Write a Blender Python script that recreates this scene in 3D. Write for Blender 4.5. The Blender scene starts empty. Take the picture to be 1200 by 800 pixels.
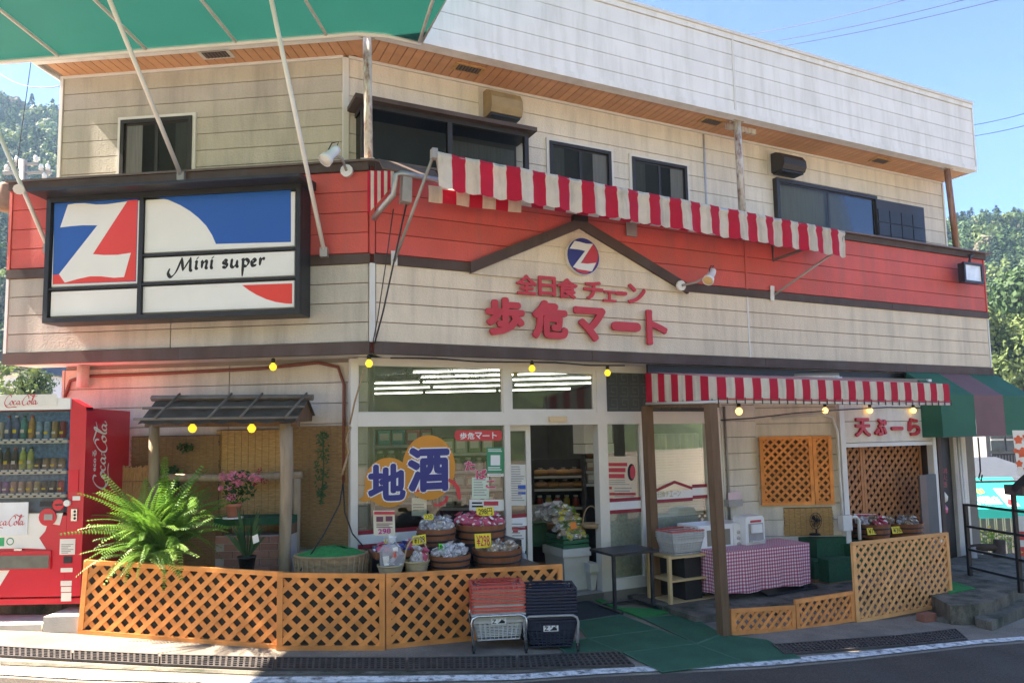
import bpy, math, random
from mathutils import Vector, Matrix
rnd = random.Random(11)
sc = bpy.context.scene
COL = sc.collection
V3 = Vector

# ---------------------------------------------------------------- camera
FPX, CX, CY = 850.0, 600.0, 438.0            # focal length and principal point in pixels of a 1200x800 frame
PITCH, ROLL, EYE = math.atan(75/850), math.atan(.018), 1.7
fw = V3((0, math.cos(PITCH), math.sin(PITCH)))
r0 = V3((1, 0, 0)); u0 = V3((0, -math.sin(PITCH), math.cos(PITCH)))
cup = u0*math.cos(ROLL) + r0*math.sin(ROLL)
crt = r0*math.cos(ROLL) - u0*math.sin(ROLL)
CAMP = V3((0, 0, EYE))
cam = bpy.data.cameras.new('camera'); camo = bpy.data.objects.new('camera', cam); COL.objects.link(camo)
camo.matrix_world = Matrix(((crt.x, cup.x, -fw.x, 0), (crt.y, cup.y, -fw.y, 0), (crt.z, cup.z, -fw.z, EYE), (0, 0, 0, 1)))
cam.sensor_width = 36; cam.lens = FPX/1200*36; cam.shift_y = (CY-400)/1200
cam.clip_start = .05; cam.clip_end = 3000
sc.camera = camo

# ---------------------------------------------------------------- daylight
SUN_EL = math.radians(48); SUN_DIR = V3((.99, -.06, 0)).normalized()      # the way the light travels over the ground
w = bpy.data.worlds.new('World'); sc.world = w; w.use_nodes = True
nt = w.node_tree; bg = nt.nodes['Background']
sky = nt.nodes.new('ShaderNodeTexSky'); sky.sky_type = 'NISHITA'; sky.sun_disc = False
sky.sun_elevation = SUN_EL; sky.sun_rotation = math.atan2(-SUN_DIR.x, -SUN_DIR.y)
sky.air_density = .32; sky.dust_density = .2; sky.ozone_density = 9
nt.links.new(sky.outputs[0], bg.inputs[0]); bg.inputs[1].default_value = .10
sl = bpy.data.lights.new('sun', 'SUN'); so = bpy.data.objects.new('sun', sl); COL.objects.link(so)
sl.energy = 4.4; sl.angle = math.radians(.5); sl.color = (1, .95, .86)
ld = V3((SUN_DIR.x*math.cos(SUN_EL), SUN_DIR.y*math.cos(SUN_EL), -math.sin(SUN_EL)))
so.rotation_euler = ld.to_track_quat('-Z', 'Y').to_euler()
sc.view_settings.view_transform = 'Standard'; sc.view_settings.look = 'None'
sc.view_settings.exposure = 2.98; sc.view_settings.gamma = 1
sc.view_settings.use_white_balance = True; sc.view_settings.white_balance_temperature = 7300; sc.view_settings.white_balance_tint = 14

# ---------------------------------------------------------------- helpers
def ray(px, py):
    return fw + crt*((px-CX)/FPX) - cup*((py-CY)/FPX)
class Fr:
    """A wall-like frame: u along, z up, n outwards."""
    def __init__(s, o, u, n=None):
        s.o = V3(o); s.u = V3(u).normalized(); s.n = V3(n) if n else V3((s.u.y, -s.u.x, 0))
    def pt(s, a, b, w=0): return s.o + s.u*a + s.n*w + V3((0, 0, b))
    def uv(s, px, py, w=0):
        d = ray(px, py); t = (s.o + s.n*w - CAMP).dot(s.n)/d.dot(s.n); P = CAMP + d*t
        return (P-s.o).dot(s.u), P.z - s.o.z
    def P(s, px, py, w=0): return s.pt(*s.uv(px, py, w), w)
    def rect(s, x0, y0, x1, y1, w=0):
        ym, xm = (y0+y1)/2, (x0+x1)/2
        return s.uv(x0, ym, w)[0], s.uv(x1, ym, w)[0], s.uv(xm, y1, w)[1], s.uv(xm, y0, w)[1]
    def off(s, w, a=0, b=0): return Fr(s.pt(a, b, w), s.u, s.n)
def zg(x): return -.04 - .05*max(-12, min(9, x))
def gp(px, py, dz=0):
    d = ray(px, py); t = (-.04+dz-EYE)/(d.z+.05*d.x); return CAMP + d*t
def FY(Y): return Fr((0, Y, 0), (1, 0, 0))
def two(A, B): return Fr((A.x, A.y, 0), (B.x-A.x, B.y-A.y, 0))

R = Fr((-1.3088, 6.7575, 0), (.8997, .4365, 0))
L = Fr((-1.3088, 6.7575, 0), (-.99434, .10628, 0), (-.10628, -.99434, 0))

ORG = {}
class MB:
    def __init__(s): s.v = []; s.f = []; s.m = []; s.s = []
    def add(s, vs, fs, m=0, sm=False):
        b = len(s.v); s.v += [V3(p) for p in vs]
        for f in fs: s.f.append([b+i for i in f]); s.m.append(m); s.s.append(sm)
        return s
    def hexa(s, p, m=0):
        return s.add(p, [(0, 3, 2, 1), (4, 5, 6, 7), (0, 1, 5, 4), (1, 2, 6, 5), (2, 3, 7, 6), (3, 0, 4, 7)], m)
    def fbox(s, F, a0, a1, b0, b1, w0, w1, m=0):
        return s.hexa([F.pt(a0, b0, w0), F.pt(a1, b0, w0), F.pt(a1, b0, w1), F.pt(a0, b0, w1),
                       F.pt(a0, b1, w0), F.pt(a1, b1, w0), F.pt(a1, b1, w1), F.pt(a0, b1, w1)], m)
    def box(s, c, d, m=0, rz=0):
        u = V3((math.cos(rz), math.sin(rz), 0)); F = Fr(c, u)
        return s.fbox(F, -d[0]/2, d[0]/2, -d[2]/2, d[2]/2, -d[1]/2, d[1]/2, m)
    def beam(s, p, q, wd, ht=None, upv=(0, 0, 1), m=0):
        ht = wd if ht is None else ht
        p, q = V3(p), V3(q); d = (q-p).normalized(); upv = V3(upv)
        x = d.cross(upv)
        if x.length < 1e-4: x = d.cross(V3((0, 1, 0)))
        x.normalize(); y = x.cross(d).normalized(); x *= wd/2; y *= ht/2
        return s.hexa([p-x-y, p+x-y, p+x+y, p-x+y, q-x-y, q+x-y, q+x+y, q-x+y], m)
    def tube(s, pts, r, n=6, m=0, sm=True, caps=True):
        pts = [V3(p) for p in pts]; rs = r if isinstance(r, (list, tuple)) else [r]*len(pts)
        rings = []; px = None
        for i, p in enumerate(pts):
            d = (pts[min(i+1, len(pts)-1)] - pts[max(i-1, 0)]).normalized()
            x = d.cross(V3((0, 0, 1))) if px is None else px - d*px.dot(d)
            if x.length < 1e-3: x = d.cross(V3((0, 1, 0)))
            x.normalize(); px = x; y = d.cross(x)
            rings += [p + (x*math.cos(6.28318*k/n) + y*math.sin(6.28318*k/n))*rs[i] for k in range(n)]
        fs = [(i*n+k, i*n+(k+1) % n, (i+1)*n+(k+1) % n, (i+1)*n+k) for i in range(len(pts)-1) for k in range(n)]
        s.add(rings, fs, m, sm)
        if caps and n > 2:
            b = len(s.v)-len(rings)
            s.f.append([b+k for k in range(n)][::-1]); s.m.append(m); s.s.append(False)
            s.f.append([len(s.v)-n+k for k in range(n)]); s.m.append(m); s.s.append(False)
        return s
    def lathe(s, prof, c=(0, 0, 0), n=14, m=0, sm=True, sx=1, sy=1, rot=None):
        c = V3(c); vs = []
        for r, z in prof:
            for k in range(n):
                p = V3((r*math.cos(6.28318*k/n)*sx, r*math.sin(6.28318*k/n)*sy, z))
                if rot: p = rot @ p
                vs.append(c+p)
        fs = [(i*n+k, i*n+(k+1) % n, (i+1)*n+(k+1) % n, (i+1)*n+k) for i in range(len(prof)-1) for k in range(n)]
        return s.add(vs, fs, m, sm)
    def prism(s, poly, nv, m=0, back=True):
        """poly: world points of one face, extruded by nv (the front is at +nv)."""
        nv = V3(nv); n = len(poly); poly = [V3(p) for p in poly]
        ar = V3((0, 0, 0))
        for i in range(n): ar += (poly[i]-poly[0]).cross(poly[(i+1) % n]-poly[0])
        if ar.dot(nv) < 0: poly = poly[::-1]
        vs = [p+nv for p in poly] + poly
        fs = [tuple(range(n))] + [(i, i+n, (i+1) % n+n, (i+1) % n) for i in range(n)]
        if back: fs.append(tuple(range(2*n-1, n-1, -1)))
        return s.add(vs, fs, m)
    def quad(s, a, b, c, d, m=0): return s.add([a, b, c, d], [(0, 1, 2, 3)], m)
    def xf(s, M):
        s.v = [M @ p for p in s.v]; return s
    def build(s, name, mats, parent=None, loc=None):
        if not isinstance(mats, (list, tuple)): mats = [mats]
        if parent is not None: org = ORG[parent.name]
        elif loc is not None: org = V3(loc)
        else:
            xs = [p.x for p in s.v]; ys = [p.y for p in s.v]; zs = [p.z for p in s.v]
            org = V3(((min(xs)+max(xs))/2, (min(ys)+max(ys))/2, min(zs)))
        me = bpy.data.meshes.new(name)
        me.from_pydata([tuple(p-org) for p in s.v], [], s.f); 
        for m_ in mats: me.materials.append(m_)
        me.polygons.foreach_set('material_index', s.m); me.polygons.foreach_set('use_smooth', s.s)
        me.update()
        o = bpy.data.objects.new(name, me); COL.objects.link(o)
        if parent is not None: o.parent = parent
        else: o.location = org
        ORG[o.name] = org
        return o
def tag(o, label=None, cat=None, group=None, kind=None):
    if label: o['label'] = label
    if cat: o['category'] = cat
    if group: o['group'] = group
    if kind: o['kind'] = kind
    return o
def thing(name, label, cat, loc, group=None, rz=0):
    o = bpy.data.objects.new(name, None); COL.objects.link(o); o.location = V3(loc); o.empty_display_size = .1
    ORG[o.name] = V3(loc)
    return tag(o, label, cat, group)
def copy_tree(o, loc=None, rz=None, label=None, parent=None, group=None, sc_=None):
    c = o.copy(); COL.objects.link(c)
    if parent is not None: c.parent = parent
    if loc is not None: c.location = V3(loc); ORG[c.name] = V3(loc)
    if rz is not None: c.rotation_euler = (0, 0, rz)
    if sc_ is not None: c.scale = sc_
    if label: c['label'] = label
    if group: c['group'] = group
    for ch in [k for k in o.children]: copy_tree(ch, parent=c)
    return c
def inst(src, name, M, parent=None):
    """another object that shares src's mesh"""
    o = bpy.data.objects.new(name, src.data); COL.objects.link(o)
    if parent is not None: o.parent = parent
    o.matrix_local = M
    return o

# ---------------------------------------------------------------- materials
MATS = {}
def mat(name, col, rough=.6, var=.12, scale=5, bump=0, bscale=90, metal=0, rand=0, streak=None, spec=.35, emit=0, alpha=1, trans=0, stretch=None, coat=0, speck=0):
    m = bpy.data.materials.new(name); m.use_nodes = True; t = m.node_tree; N = t.nodes; K = t.links
    b = N['Principled BSDF']; out = N['Material Output']
    b.inputs['Roughness'].default_value = rough; b.inputs['Metallic'].default_value = metal
    b.inputs['Specular IOR Level'].default_value = spec
    if coat: b.inputs['Coat Weight'].default_value = coat; b.inputs['Coat Roughness'].default_value = .15
    tc = N.new('ShaderNodeTexCoord'); src = tc.outputs['Object']
    if stretch:
        mp = N.new('ShaderNodeMapping'); mp.inputs['Scale'].default_value = stretch; K.new(src, mp.inputs[0]); srcs = mp.outputs[0]
    else: srcs = src
    n = N.new('ShaderNodeTexNoise'); n.inputs['Scale'].default_value = scale; n.inputs['Detail'].default_value = 5; K.new(srcs, n.inputs['Vector'])
    mr = N.new('ShaderNodeMapRange'); mr.inputs[1].default_value = .25; mr.inputs[2].default_value = .75
    mr.inputs[3].default_value = 1-var; mr.inputs[4].default_value = 1+var; K.new(n.outputs[0], mr.inputs[0])
    val = mr.outputs[0]
    if speck:
        ns = N.new('ShaderNodeTexNoise'); ns.inputs['Scale'].default_value = 75; ns.inputs['Detail'].default_value = 8; ns.inputs['Roughness'].default_value = .8; K.new(src, ns.inputs['Vector'])
        ms_ = N.new('ShaderNodeMapRange'); ms_.inputs[1].default_value = .36; ms_.inputs[2].default_value = .64; ms_.inputs[3].default_value = 1-speck; ms_.inputs[4].default_value = 1+speck; K.new(ns.outputs[0], ms_.inputs[0])
        mu = N.new('ShaderNodeMath'); mu.operation = 'MULTIPLY'; K.new(val, mu.inputs[0]); K.new(ms_.outputs[0], mu.inputs[1]); val = mu.outputs[0]
    if rand:
        oi = N.new('ShaderNodeObjectInfo'); m2 = N.new('ShaderNodeMapRange'); m2.inputs[3].default_value = 1-rand; m2.inputs[4].default_value = 1+rand
        K.new(oi.outputs['Random'], m2.inputs[0]); mm = N.new('ShaderNodeMath'); mm.operation = 'MULTIPLY'; K.new(val, mm.inputs[0]); K.new(m2.outputs[0], mm.inputs[1]); val = mm.outputs[0]
    mx = N.new('ShaderNodeVectorMath'); mx.operation = 'SCALE'; mx.inputs[0].default_value = col[:3]; K.new(val, mx.inputs['Scale'])
    cout = mx.outputs[0]
    if streak:
        scol, amt, sscale = streak[:3]
        mp2 = N.new('ShaderNodeMapping'); mp2.inputs['Scale'].default_value = (sscale, sscale, sscale*(streak[3] if len(streak) > 3 else .12)); K.new(src, mp2.inputs[0])
        n2 = N.new('ShaderNodeTexNoise'); n2.inputs['Scale'].default_value = 1; n2.inputs['Detail'].default_value = 6; n2.inputs['Roughness'].default_value = .65; K.new(mp2.outputs[0], n2.inputs['Vector'])
        r2 = N.new('ShaderNodeMapRange'); r2.inputs[1].default_value = .46; r2.inputs[2].default_value = .66; r2.inputs[4].default_value = amt; K.new(n2.outputs[0], r2.inputs[0])
        mc = N.new('ShaderNodeMix'); mc.data_type = 'RGBA'; K.new(r2.outputs[0], mc.inputs[0]); K.new(cout, mc.inputs[6]); mc.inputs[7].default_value = (*scol, 1); cout = mc.outputs[2]
    K.new(cout, b.inputs['Base Color'])
    if bump:
        nb = N.new('ShaderNodeTexNoise'); nb.inputs['Scale'].default_value = bscale; nb.inputs['Detail'].default_value = 3; K.new(srcs, nb.inputs['Vector'])
        bp = N.new('ShaderNodeBump'); bp.inputs['Strength'].default_value = bump; bp.inputs['Distance'].default_value = .01; K.new(nb.outputs[0], bp.inputs['Height']); K.new(bp.outputs[0], b.inputs['Normal'])
    if emit:
        b.inputs['Emission Color'].default_value = (*col[:3], 1); b.inputs['Emission Strength'].default_value = emit
    if trans:
        tr = N.new('ShaderNodeBsdfTranslucent'); K.new(cout, tr.inputs[0]); ms = N.new('ShaderNodeMixShader'); ms.inputs[0].default_value = trans
        K.new(b.outputs[0], ms.inputs[1]); K.new(tr.outputs[0], ms.inputs[2]); K.new(ms.outputs[0], out.inputs[0])
    if alpha < 1: b.inputs['Alpha'].default_value = alpha
    MATS[name] = m
    return m
def glassmat(name, tint=(.9, .95, .93), gl=.9, rough=.02, mixdark=None, ior=1.5):
    m = bpy.data.materials.new(name); m.use_nodes = True; t = m.node_tree; N = t.nodes; K = t.links
    out = N['Material Output']; N.remove(N['Principled BSDF'])
    tr = N.new('ShaderNodeBsdfTransparent'); tr.inputs[0].default_value = (*tint, 1)
    g = N.new('ShaderNodeBsdfGlossy'); g.inputs[1].default_value = rough; g.inputs[0].default_value = (gl, gl, gl, 1)
    fz = N.new('ShaderNodeFresnel'); fz.inputs[0].default_value = ior
    ms = N.new('ShaderNodeMixShader'); K.new(fz.outputs[0], ms.inputs[0]); K.new(tr.outputs[0], ms.inputs[1]); K.new(g.outputs[0], ms.inputs[2])
    K.new(ms.outputs[0], out.inputs[0]); return m

M_ = {}
def defm():
    g = M_
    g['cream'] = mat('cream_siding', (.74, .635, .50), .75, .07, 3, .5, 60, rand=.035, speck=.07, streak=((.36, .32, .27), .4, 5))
    g['grey_side'] = mat('shaded_weathered_siding', (.50, .465, .40), .75, .09, 3, .5, 60, rand=.05, speck=.08, streak=((.26, .24, .21), .6, 3))  # darker left-face siding with canopy shade in its colour, plus dirt streaks
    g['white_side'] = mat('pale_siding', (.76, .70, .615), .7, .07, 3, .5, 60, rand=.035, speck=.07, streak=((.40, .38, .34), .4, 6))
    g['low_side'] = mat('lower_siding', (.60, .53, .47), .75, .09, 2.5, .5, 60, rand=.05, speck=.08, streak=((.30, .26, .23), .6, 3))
    g['red_side'] = mat('red_siding', (.64, .11, .09), .65, .12, 2.5, .4, 60, rand=.06, speck=.06, streak=((.42, .12, .10), .65, 3.5))
    g['fascia'] = mat('white_fascia', (.83, .83, .82), .55, .05, 3, .15, 60, rand=.03, streak=((.44, .44, .38), .28, 7))
    g['trimw'] = mat('white_trim', (.72, .71, .68), .5, .06, 5)
    g['joint'] = mat('joint_shadow_gap', (.24, .21, .18), .9)
    g['redjoint'] = mat('red_joint', (.16, .03, .025), .9)
    g['soffit'] = mat('soffit_wood', (.62, .33, .175), .55, .12, 6, .1, 50, rand=.08, stretch=(1, 1, 1))
    g['brown'] = mat('brown_metal_trim', (.085, .055, .045), .7, .25, 4, .05, 40, streak=((.11, .09, .085), .6, 4))
    g['brown2'] = mat('faded_brown_flashing', (.16, .115, .10), .5, .15, 4)
    g['alu'] = mat('cream_aluminium', (.66, .62, .56), .42, .05, 6, metal=.15)
    g['bronze'] = mat('dark_bronze_frame', (.035, .03, .028), .4, .15, 5)
    g['steel'] = mat('grey_steel', (.42, .42, .42), .38, .12, 12, metal=.6)
    g['galv'] = mat('dull_metal', (.36, .34, .32), .5, .15, 10, metal=.3)
    g['chrome'] = mat('bright_steel', (.6, .6, .6), .25, .1, 20, metal=.9)
    g['rust'] = mat('rusted_white_post', (.62, .58, .52), .7, .12, 6, .25, 60, streak=((.20, .065, .03), 1.0, 16, .35))
    g['rust2'] = mat('heavily_rusted_post', (.30, .14, .09), .8, .3, 8, .3, 60, streak=((.55, .45, .38), .7, 10))
    g['black'] = mat('black_plastic', (.02, .02, .022), .45, .2, 8)
    g['blackm'] = mat('black_painted_metal', (.025, .025, .028), .4, .2, 8)
    g['white'] = mat('white_plastic', (.78, .78, .76), .35, .04, 6)
    g['whitep'] = mat('white_paint', (.8, .79, .77), .5, .05, 6)
    g['red'] = mat('sign_red', (.62, .05, .055), .4, .06, 5)
    g['letter'] = mat('letter_red', (.56, .045, .06), .5, .1, 6)
    g['blue'] = mat('sign_blue', (.015, .09, .42), .35, .06, 5)
    g['navy'] = mat('navy_print', (.03, .035, .20), .4, .05, 5)
    g['signw'] = mat('sign_face_white', (.74, .74, .70), .3, .05, 3, coat=.12)
    g['signb'] = mat('sign_face_blue', (.004, .085, .38), .3, .05, 3, coat=.12)
    g['signr'] = mat('sign_face_red', (.74, .045, .035), .3, .05, 3, coat=.12)
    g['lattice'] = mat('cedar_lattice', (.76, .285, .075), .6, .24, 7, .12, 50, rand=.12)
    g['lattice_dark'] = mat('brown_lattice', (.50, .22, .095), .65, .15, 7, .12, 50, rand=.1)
    g['post'] = mat('weathered_timber', (.16, .088, .044), .75, .25, 5, .3, 30, stretch=(6, 6, .7))
    g['post2'] = mat('grey_log', (.34, .25, .16), .8, .25, 5, .35, 25, stretch=(5, 5, .8))
    g['pine'] = mat('pale_pine', (.62, .42, .20), .55, .12, 6, .08, 40, rand=.08)
    g['dark_tile'] = mat('dark_roof_sheet', (.085, .065, .05), .7, .3, 9, .3, 30)
    g['bamboo'] = mat('grey_bamboo', (.17, .14, .11), .6, .2, 8)
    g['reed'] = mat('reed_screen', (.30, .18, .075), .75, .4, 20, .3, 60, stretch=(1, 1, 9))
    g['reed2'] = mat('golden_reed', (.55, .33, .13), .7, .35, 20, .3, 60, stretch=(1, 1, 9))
    g['reedv'] = mat('upright_reed', (.50, .28, .11), .7, .35, 20, .3, 60, stretch=(9, 9, 1))
    g['turf'] = mat('green_turf', (.02, .22, .055), .9, .25, 30, .6, 200)
    g['turfd'] = mat('dark_green_carpet', (.015, .085, .04), .9, .25, 30, .6, 200)
    g['matg'] = mat('green_rubber_mat', (.024, .115, .062), .8, .25, 3, .8, 260, speck=.35)
    g['matd'] = mat('dark_navy_mat', (.022, .032, .04), .85, .18, 25, .8, 260)
    g['matedge'] = mat('mat_edge', (.055, .15, .095), .8)
    g['brick'] = mat('brick_print', (.36, .17, .13), .85, .2, 10, .25, 60, rand=.18)
    g['mortar'] = mat('mortar', (.45, .38, .34), .9, .15, 10)
    g['ybrick'] = mat('sallow_tile', (.52, .45, .28), .7, .15, 8, .1, 60, rand=.1)
    g['wicker'] = mat('wicker', (.36, .24, .13), .7, .3, 14, .5, 70, stretch=(1, 1, 3))
    g['wickerl'] = mat('pale_wicker', (.52, .39, .22), .7, .3, 14, .5, 70, stretch=(1, 1, 3))
    g['tub'] = mat('cedar_tub', (.24, .085, .035), .5, .25, 8, .12, 40, rand=.12, stretch=(2, 2, .6))
    g['leaf'] = mat('fern_leaf', (.11, .235, .03), .5, .3, 6, trans=.35, rand=.25)
    g['leafl'] = mat('young_fern_leaf', (.19, .34, .05), .5, .3, 6, trans=.4)
    g['leafd'] = mat('dark_leaf', (.035, .10, .03), .55, .35, 9, trans=.25)
    g['pink'] = mat('pink_petal', (.80, .26, .34), .6, .3, 30, trans=.3)
    g['terra'] = mat('terracotta', (.45, .17, .10), .75, .15, 8)
    g['vmred'] = mat('vending_red', (.60, .012, .03), .28, .05, 3, coat=.3)
    g['vmwhite'] = mat('vending_white', (.78, .76, .70), .3, .04, 3)
    g['concrete'] = mat('apron_concrete', (.26, .215, .165), .85, .3, 2.5, .6, 120, streak=((.12, .105, .09), .75, 1.1, 1), speck=.35)
    g['conc_d'] = mat('mossy_concrete', (.15, .13, .10), .9, .4, 4, .7, 60, streak=((.035, .042, .025), 1.0, 5, .5), speck=.3)
    g['conc_l'] = mat('pale_block', (.50, .47, .42), .85, .15, 6, .3, 80)
    g['asphalt'] = mat('asphalt', (.088, .068, .053), .9, .3, 1.6, 1.0, 230, speck=.6, streak=((.095, .088, .082), .5, .9, 1))
    g['line'] = mat('worn_road_paint', (.72, .71, .68), .75, .15, 8, .4, 90, streak=((.10, .095, .095), 1.0, 14, 1), speck=.2)
    g['grate'] = mat('iron_grating', (.09, .08, .075), .6, .3, 12, metal=.4)
    g['pit'] = mat('drain_dark_sheet', (.02, .018, .016), .95)  # near-black flat sheet, the darkness of the drain's depth put into its colour
    g['yellow'] = mat('price_yellow', (.85, .66, .04), .6, .05, 8)
    g['ink'] = mat('black_ink', (.02, .02, .02), .7)
    g['paper'] = mat('paper', (.78, .75, .68), .7, .05, 8)
    g['green_card'] = mat('fluorescent_card', (.10, .80, .06), .6)
    g['orange'] = mat('gourd_orange', (.66, .26, .03), .45, .06, 4)
    g['greenp'] = mat('green_notice', (.04, .28, .14), .5)
    g['bulb'] = mat('yellow_bulb', (1.0, .72, .05), .3, .02, 5, emit=.16)
    g['bulbw'] = mat('warm_bulb', (1.0, .62, .18), .3, .02, 5, emit=.42)
    g['tray'] = mat('light_tray', (.30, .30, .29), .5)
    g['tubeL'] = mat('fluorescent_tube', (.95, 1.0, .92), .4, 0, 5, emit=1.3)
    g['bag'] = mat('clear_bag', (.72, .71, .73), .18, .2, 20, .5, 40, alpha=.42, spec=.7)
    g['bagpink'] = mat('pink_bag', (.66, .12, .20), .25, .4, 25, .6, 40, spec=.6)
    g['bagblue'] = mat('blue_bag', (.06, .10, .42), .25, .4, 25, .6, 40, spec=.6)
    g['baggrey'] = mat('grey_silver_bag', (.42, .40, .44), .22, .4, 25, .7, 40, spec=.7)
    g['bagtan'] = mat('tan_cracker_bag', (.42, .30, .20), .3, .45, 30, .6, 40, spec=.6)
    g['bagwhite'] = mat('white_bag', (.72, .68, .68), .25, .25, 25, .6, 40, spec=.6)
    g['orangered'] = mat('orange_sweets', (.85, .12, .05), .3, .3, 20, .4, 40)
    g['glass'] = glassmat('shop_glass', (.93, .96, .95))
    g['dglass'] = glassmat('dark_window_glass', (.82, .84, .83), .12, .15, ior=1.25)
    g['vmglass'] = glassmat('machine_glass', (.97, .98, .98), .25)
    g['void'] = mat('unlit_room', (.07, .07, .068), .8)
    g['curtain'] = mat('curtain', (.36, .375, .35), .85, .15, 4, stretch=(14, 14, .6))
    g['added_curtain'] = mat('added_net_curtain', (.15, .155, .15), .85, .2, 4, stretch=(14, 14, .6))  # for curtain strips added to imitate the tonal gradient in the panes
    g['canopy'] = mat('green_canopy', (.012, .11, .088), .6, .06, 2, trans=.25)
    g['awred'] = mat('awning_red', (.60, .012, .045), .7, .08, 9, trans=.35)
    g['awcream'] = mat('awning_cream', (.74, .68, .56), .75, .1, 9, trans=.3, streak=((.30, .28, .22), .45, 9))
    g['awgreen'] = mat('awning_green', (.028, .15, .09), .7, .1, 3, trans=.2)
    g['awpurp'] = mat('awning_mauve', (.22, .12, .125), .7, .1, 3, trans=.2)
    g['teal'] = mat('teal_awning', (.02, .62, .52), .5, .04, 3, trans=.3)
    g['navybask'] = mat('navy_basket', (.022, .028, .055), .4, .1, 10)
    g['redbask'] = mat('coral_basket', (.62, .09, .065), .4, .08, 10)
    g['greybask'] = mat('grey_basket', (.50, .49, .47), .4, .08, 10)
    g['shop_wall'] = mat('shop_interior_wall', (.22, .22, .20), .7)
    g['shop_floor'] = mat('shop_floor', (.22, .20, .17), .4, .08, 2)
    g['shelf'] = mat('dark_shelf', (.05, .05, .055), .5)
    g['wood'] = mat('brown_crate_wood', (.26, .13, .065), .65, .2, 7)
defm()
def lighter(): pass
# ================================================================ shop building
g = M_
Z_TRIM0, Z_TRIM1, Z_RED0, Z_RED1, Z_LED0, Z_LED1, Z_SOF, Z_TOP = 2.51, 2.62, 3.37, 3.46, 4.27, 4.35, 5.67, 6.76
AR, AL = 9.45, 3.72
shop = thing('shop_building', 'two storey roadside shop with cream and red siding band and rusty eave posts', 'building', R.pt(0, 0, 0))
RW, LW, SW = -.55, -.40, -.30           # upper walls right / left, ground floor plane
def board(F, a0, a1, b0, b1, w, m, name='siding_board', t=.014, parent=None):
    mb = MB(); h = .003
    vs = [F.pt(a, b, w) for a, b in ((a0, b0), (a1, b0), (a1, b1), (a0, b1))] + [F.pt(a, b, w+t) for a, b in ((a0+h, b0+h), (a1-h, b0+h), (a1-h, b1-h), (a0+h, b1-h))]
    mb.hexa(vs, 0)
    return mb.build(name, m, parent or shop)
def siding(F, a0, a1, b0, b1, w, m, pitch=.2, splits=(), top_first=True, gap=.004, parent=None):
    xs = [a0] + [s for s in splits if a0 < s < a1] + [a1]
    for i in range(len(xs)-1):
        z = b1
        while z > b0 + .03:
            zz = max(b0, z-pitch)
            board(F, xs[i]+.003, xs[i+1]-.003, zz+gap, z, w, m, parent=parent); z = zz
def part(name, m, fn, parent=None):
    mb = MB(); fn(mb); return mb.build(name, m, parent or shop)
def fpart(name, m, F, a0, a1, b0, b1, w0, w1, parent=None):
    return MB().fbox(F, a0, a1, b0, b1, w0, w1).build(name, m, parent or shop)

# cores behind the boards
def core(mb, poly, z0, z1):
    n = len(poly); vs = [V3((p.x, p.y, z0)) for p in poly] + [V3((p.x, p.y, z1)) for p in poly]
    mb.add(vs, [tuple(range(n))[::-1], tuple(range(n, 2*n))] + [(i, (i+1) % n, (i+1) % n+n, i+n) for i in range(n)])
e = .002
cu = L.pt(.40, 0, LW-e)
part('upper_wall', g['joint'], lambda mb: core(mb, [L.pt(3.53, 0, LW-e), cu, R.pt(AR-.03, 0, RW-e), R.pt(AR-.03, 0, -5.5), L.pt(3.53, 0, -6.0)], Z_LED1-.02, Z_TOP-.2))
# band core: thin walls only, hollow behind
fpart('band_wall', g['redjoint'], R, 0.0, AR-.02, Z_TRIM0+.02, Z_LED1-.03, -.16, -.002)
fpart('band_wall', g['redjoint'], L, 0.0, AL-.02, Z_TRIM0+.02, Z_LED1-.03, -.16, -.002)
# ledge between band and upper wall
part('ledge', g['brown2'], lambda mb: core(mb, [L.pt(AL+.05, 0, .06), R.pt(-.02, 0, .07), R.pt(AR+.12, 0, .10), R.pt(AR+.12, 0, RW), cu, L.pt(AL+.05, 0, LW)], Z_LED1, Z_LED1+.02))
fpart('ledge_trim', g['brown'], R, 0.02, AR+.03, Z_LED0, Z_LED1-.002, .0, .045)
fpart('ledge_trim', g['brown'], L, 0.02, AL+.03, Z_LED0, Z_LED1-.002, .0, .045)
# middle + bottom trims with butt joints
for F, A, j in ((R, AR, (2.4, 4.9, 7.5)), (L, AL, (1.9,))):
    xs = [0.012] + list(j) + [A+.02]
    for i in range(len(xs)-1):
        fpart('bottom_trim', g['brown'], F, xs[i]+.002, xs[i+1]-.002, Z_TRIM0, Z_TRIM1, -.04, .04)
fpart('band_underside', g['trimw'], R, 0, AR-.03, Z_TRIM0-.0, Z_TRIM0+.02, SW-.02, -.045)
fpart('band_underside', g['trimw'], L, 0, AL-.03, Z_TRIM0-.0, Z_TRIM0+.02, SW-.02, -.045)
fpart('added_gap_darkener', g['black'], R, 3.2, 8.0, 2.40, Z_TRIM0-.004, -.09, -.06)  # black board added to darken the bright gap above the lower awning
# gable
gl, gr_, ga = R.uv(553, 308, .05), R.uv(803, 334, .05), R.uv(679, 258, .05)
gl, gr_ = (gl[0], Z_RED1), (gr_[0], Z_RED1)
aj = R.uv(877, 400)[0]
for F, A, sp in ((R, AR, (aj,)), (L, AL, (2.0,))):
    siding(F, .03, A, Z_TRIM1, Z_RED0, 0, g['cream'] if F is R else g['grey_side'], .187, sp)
    siding(F, .03, A, Z_RED1, Z_LED0, 0, g['red_side'], .2, sp)
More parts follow.
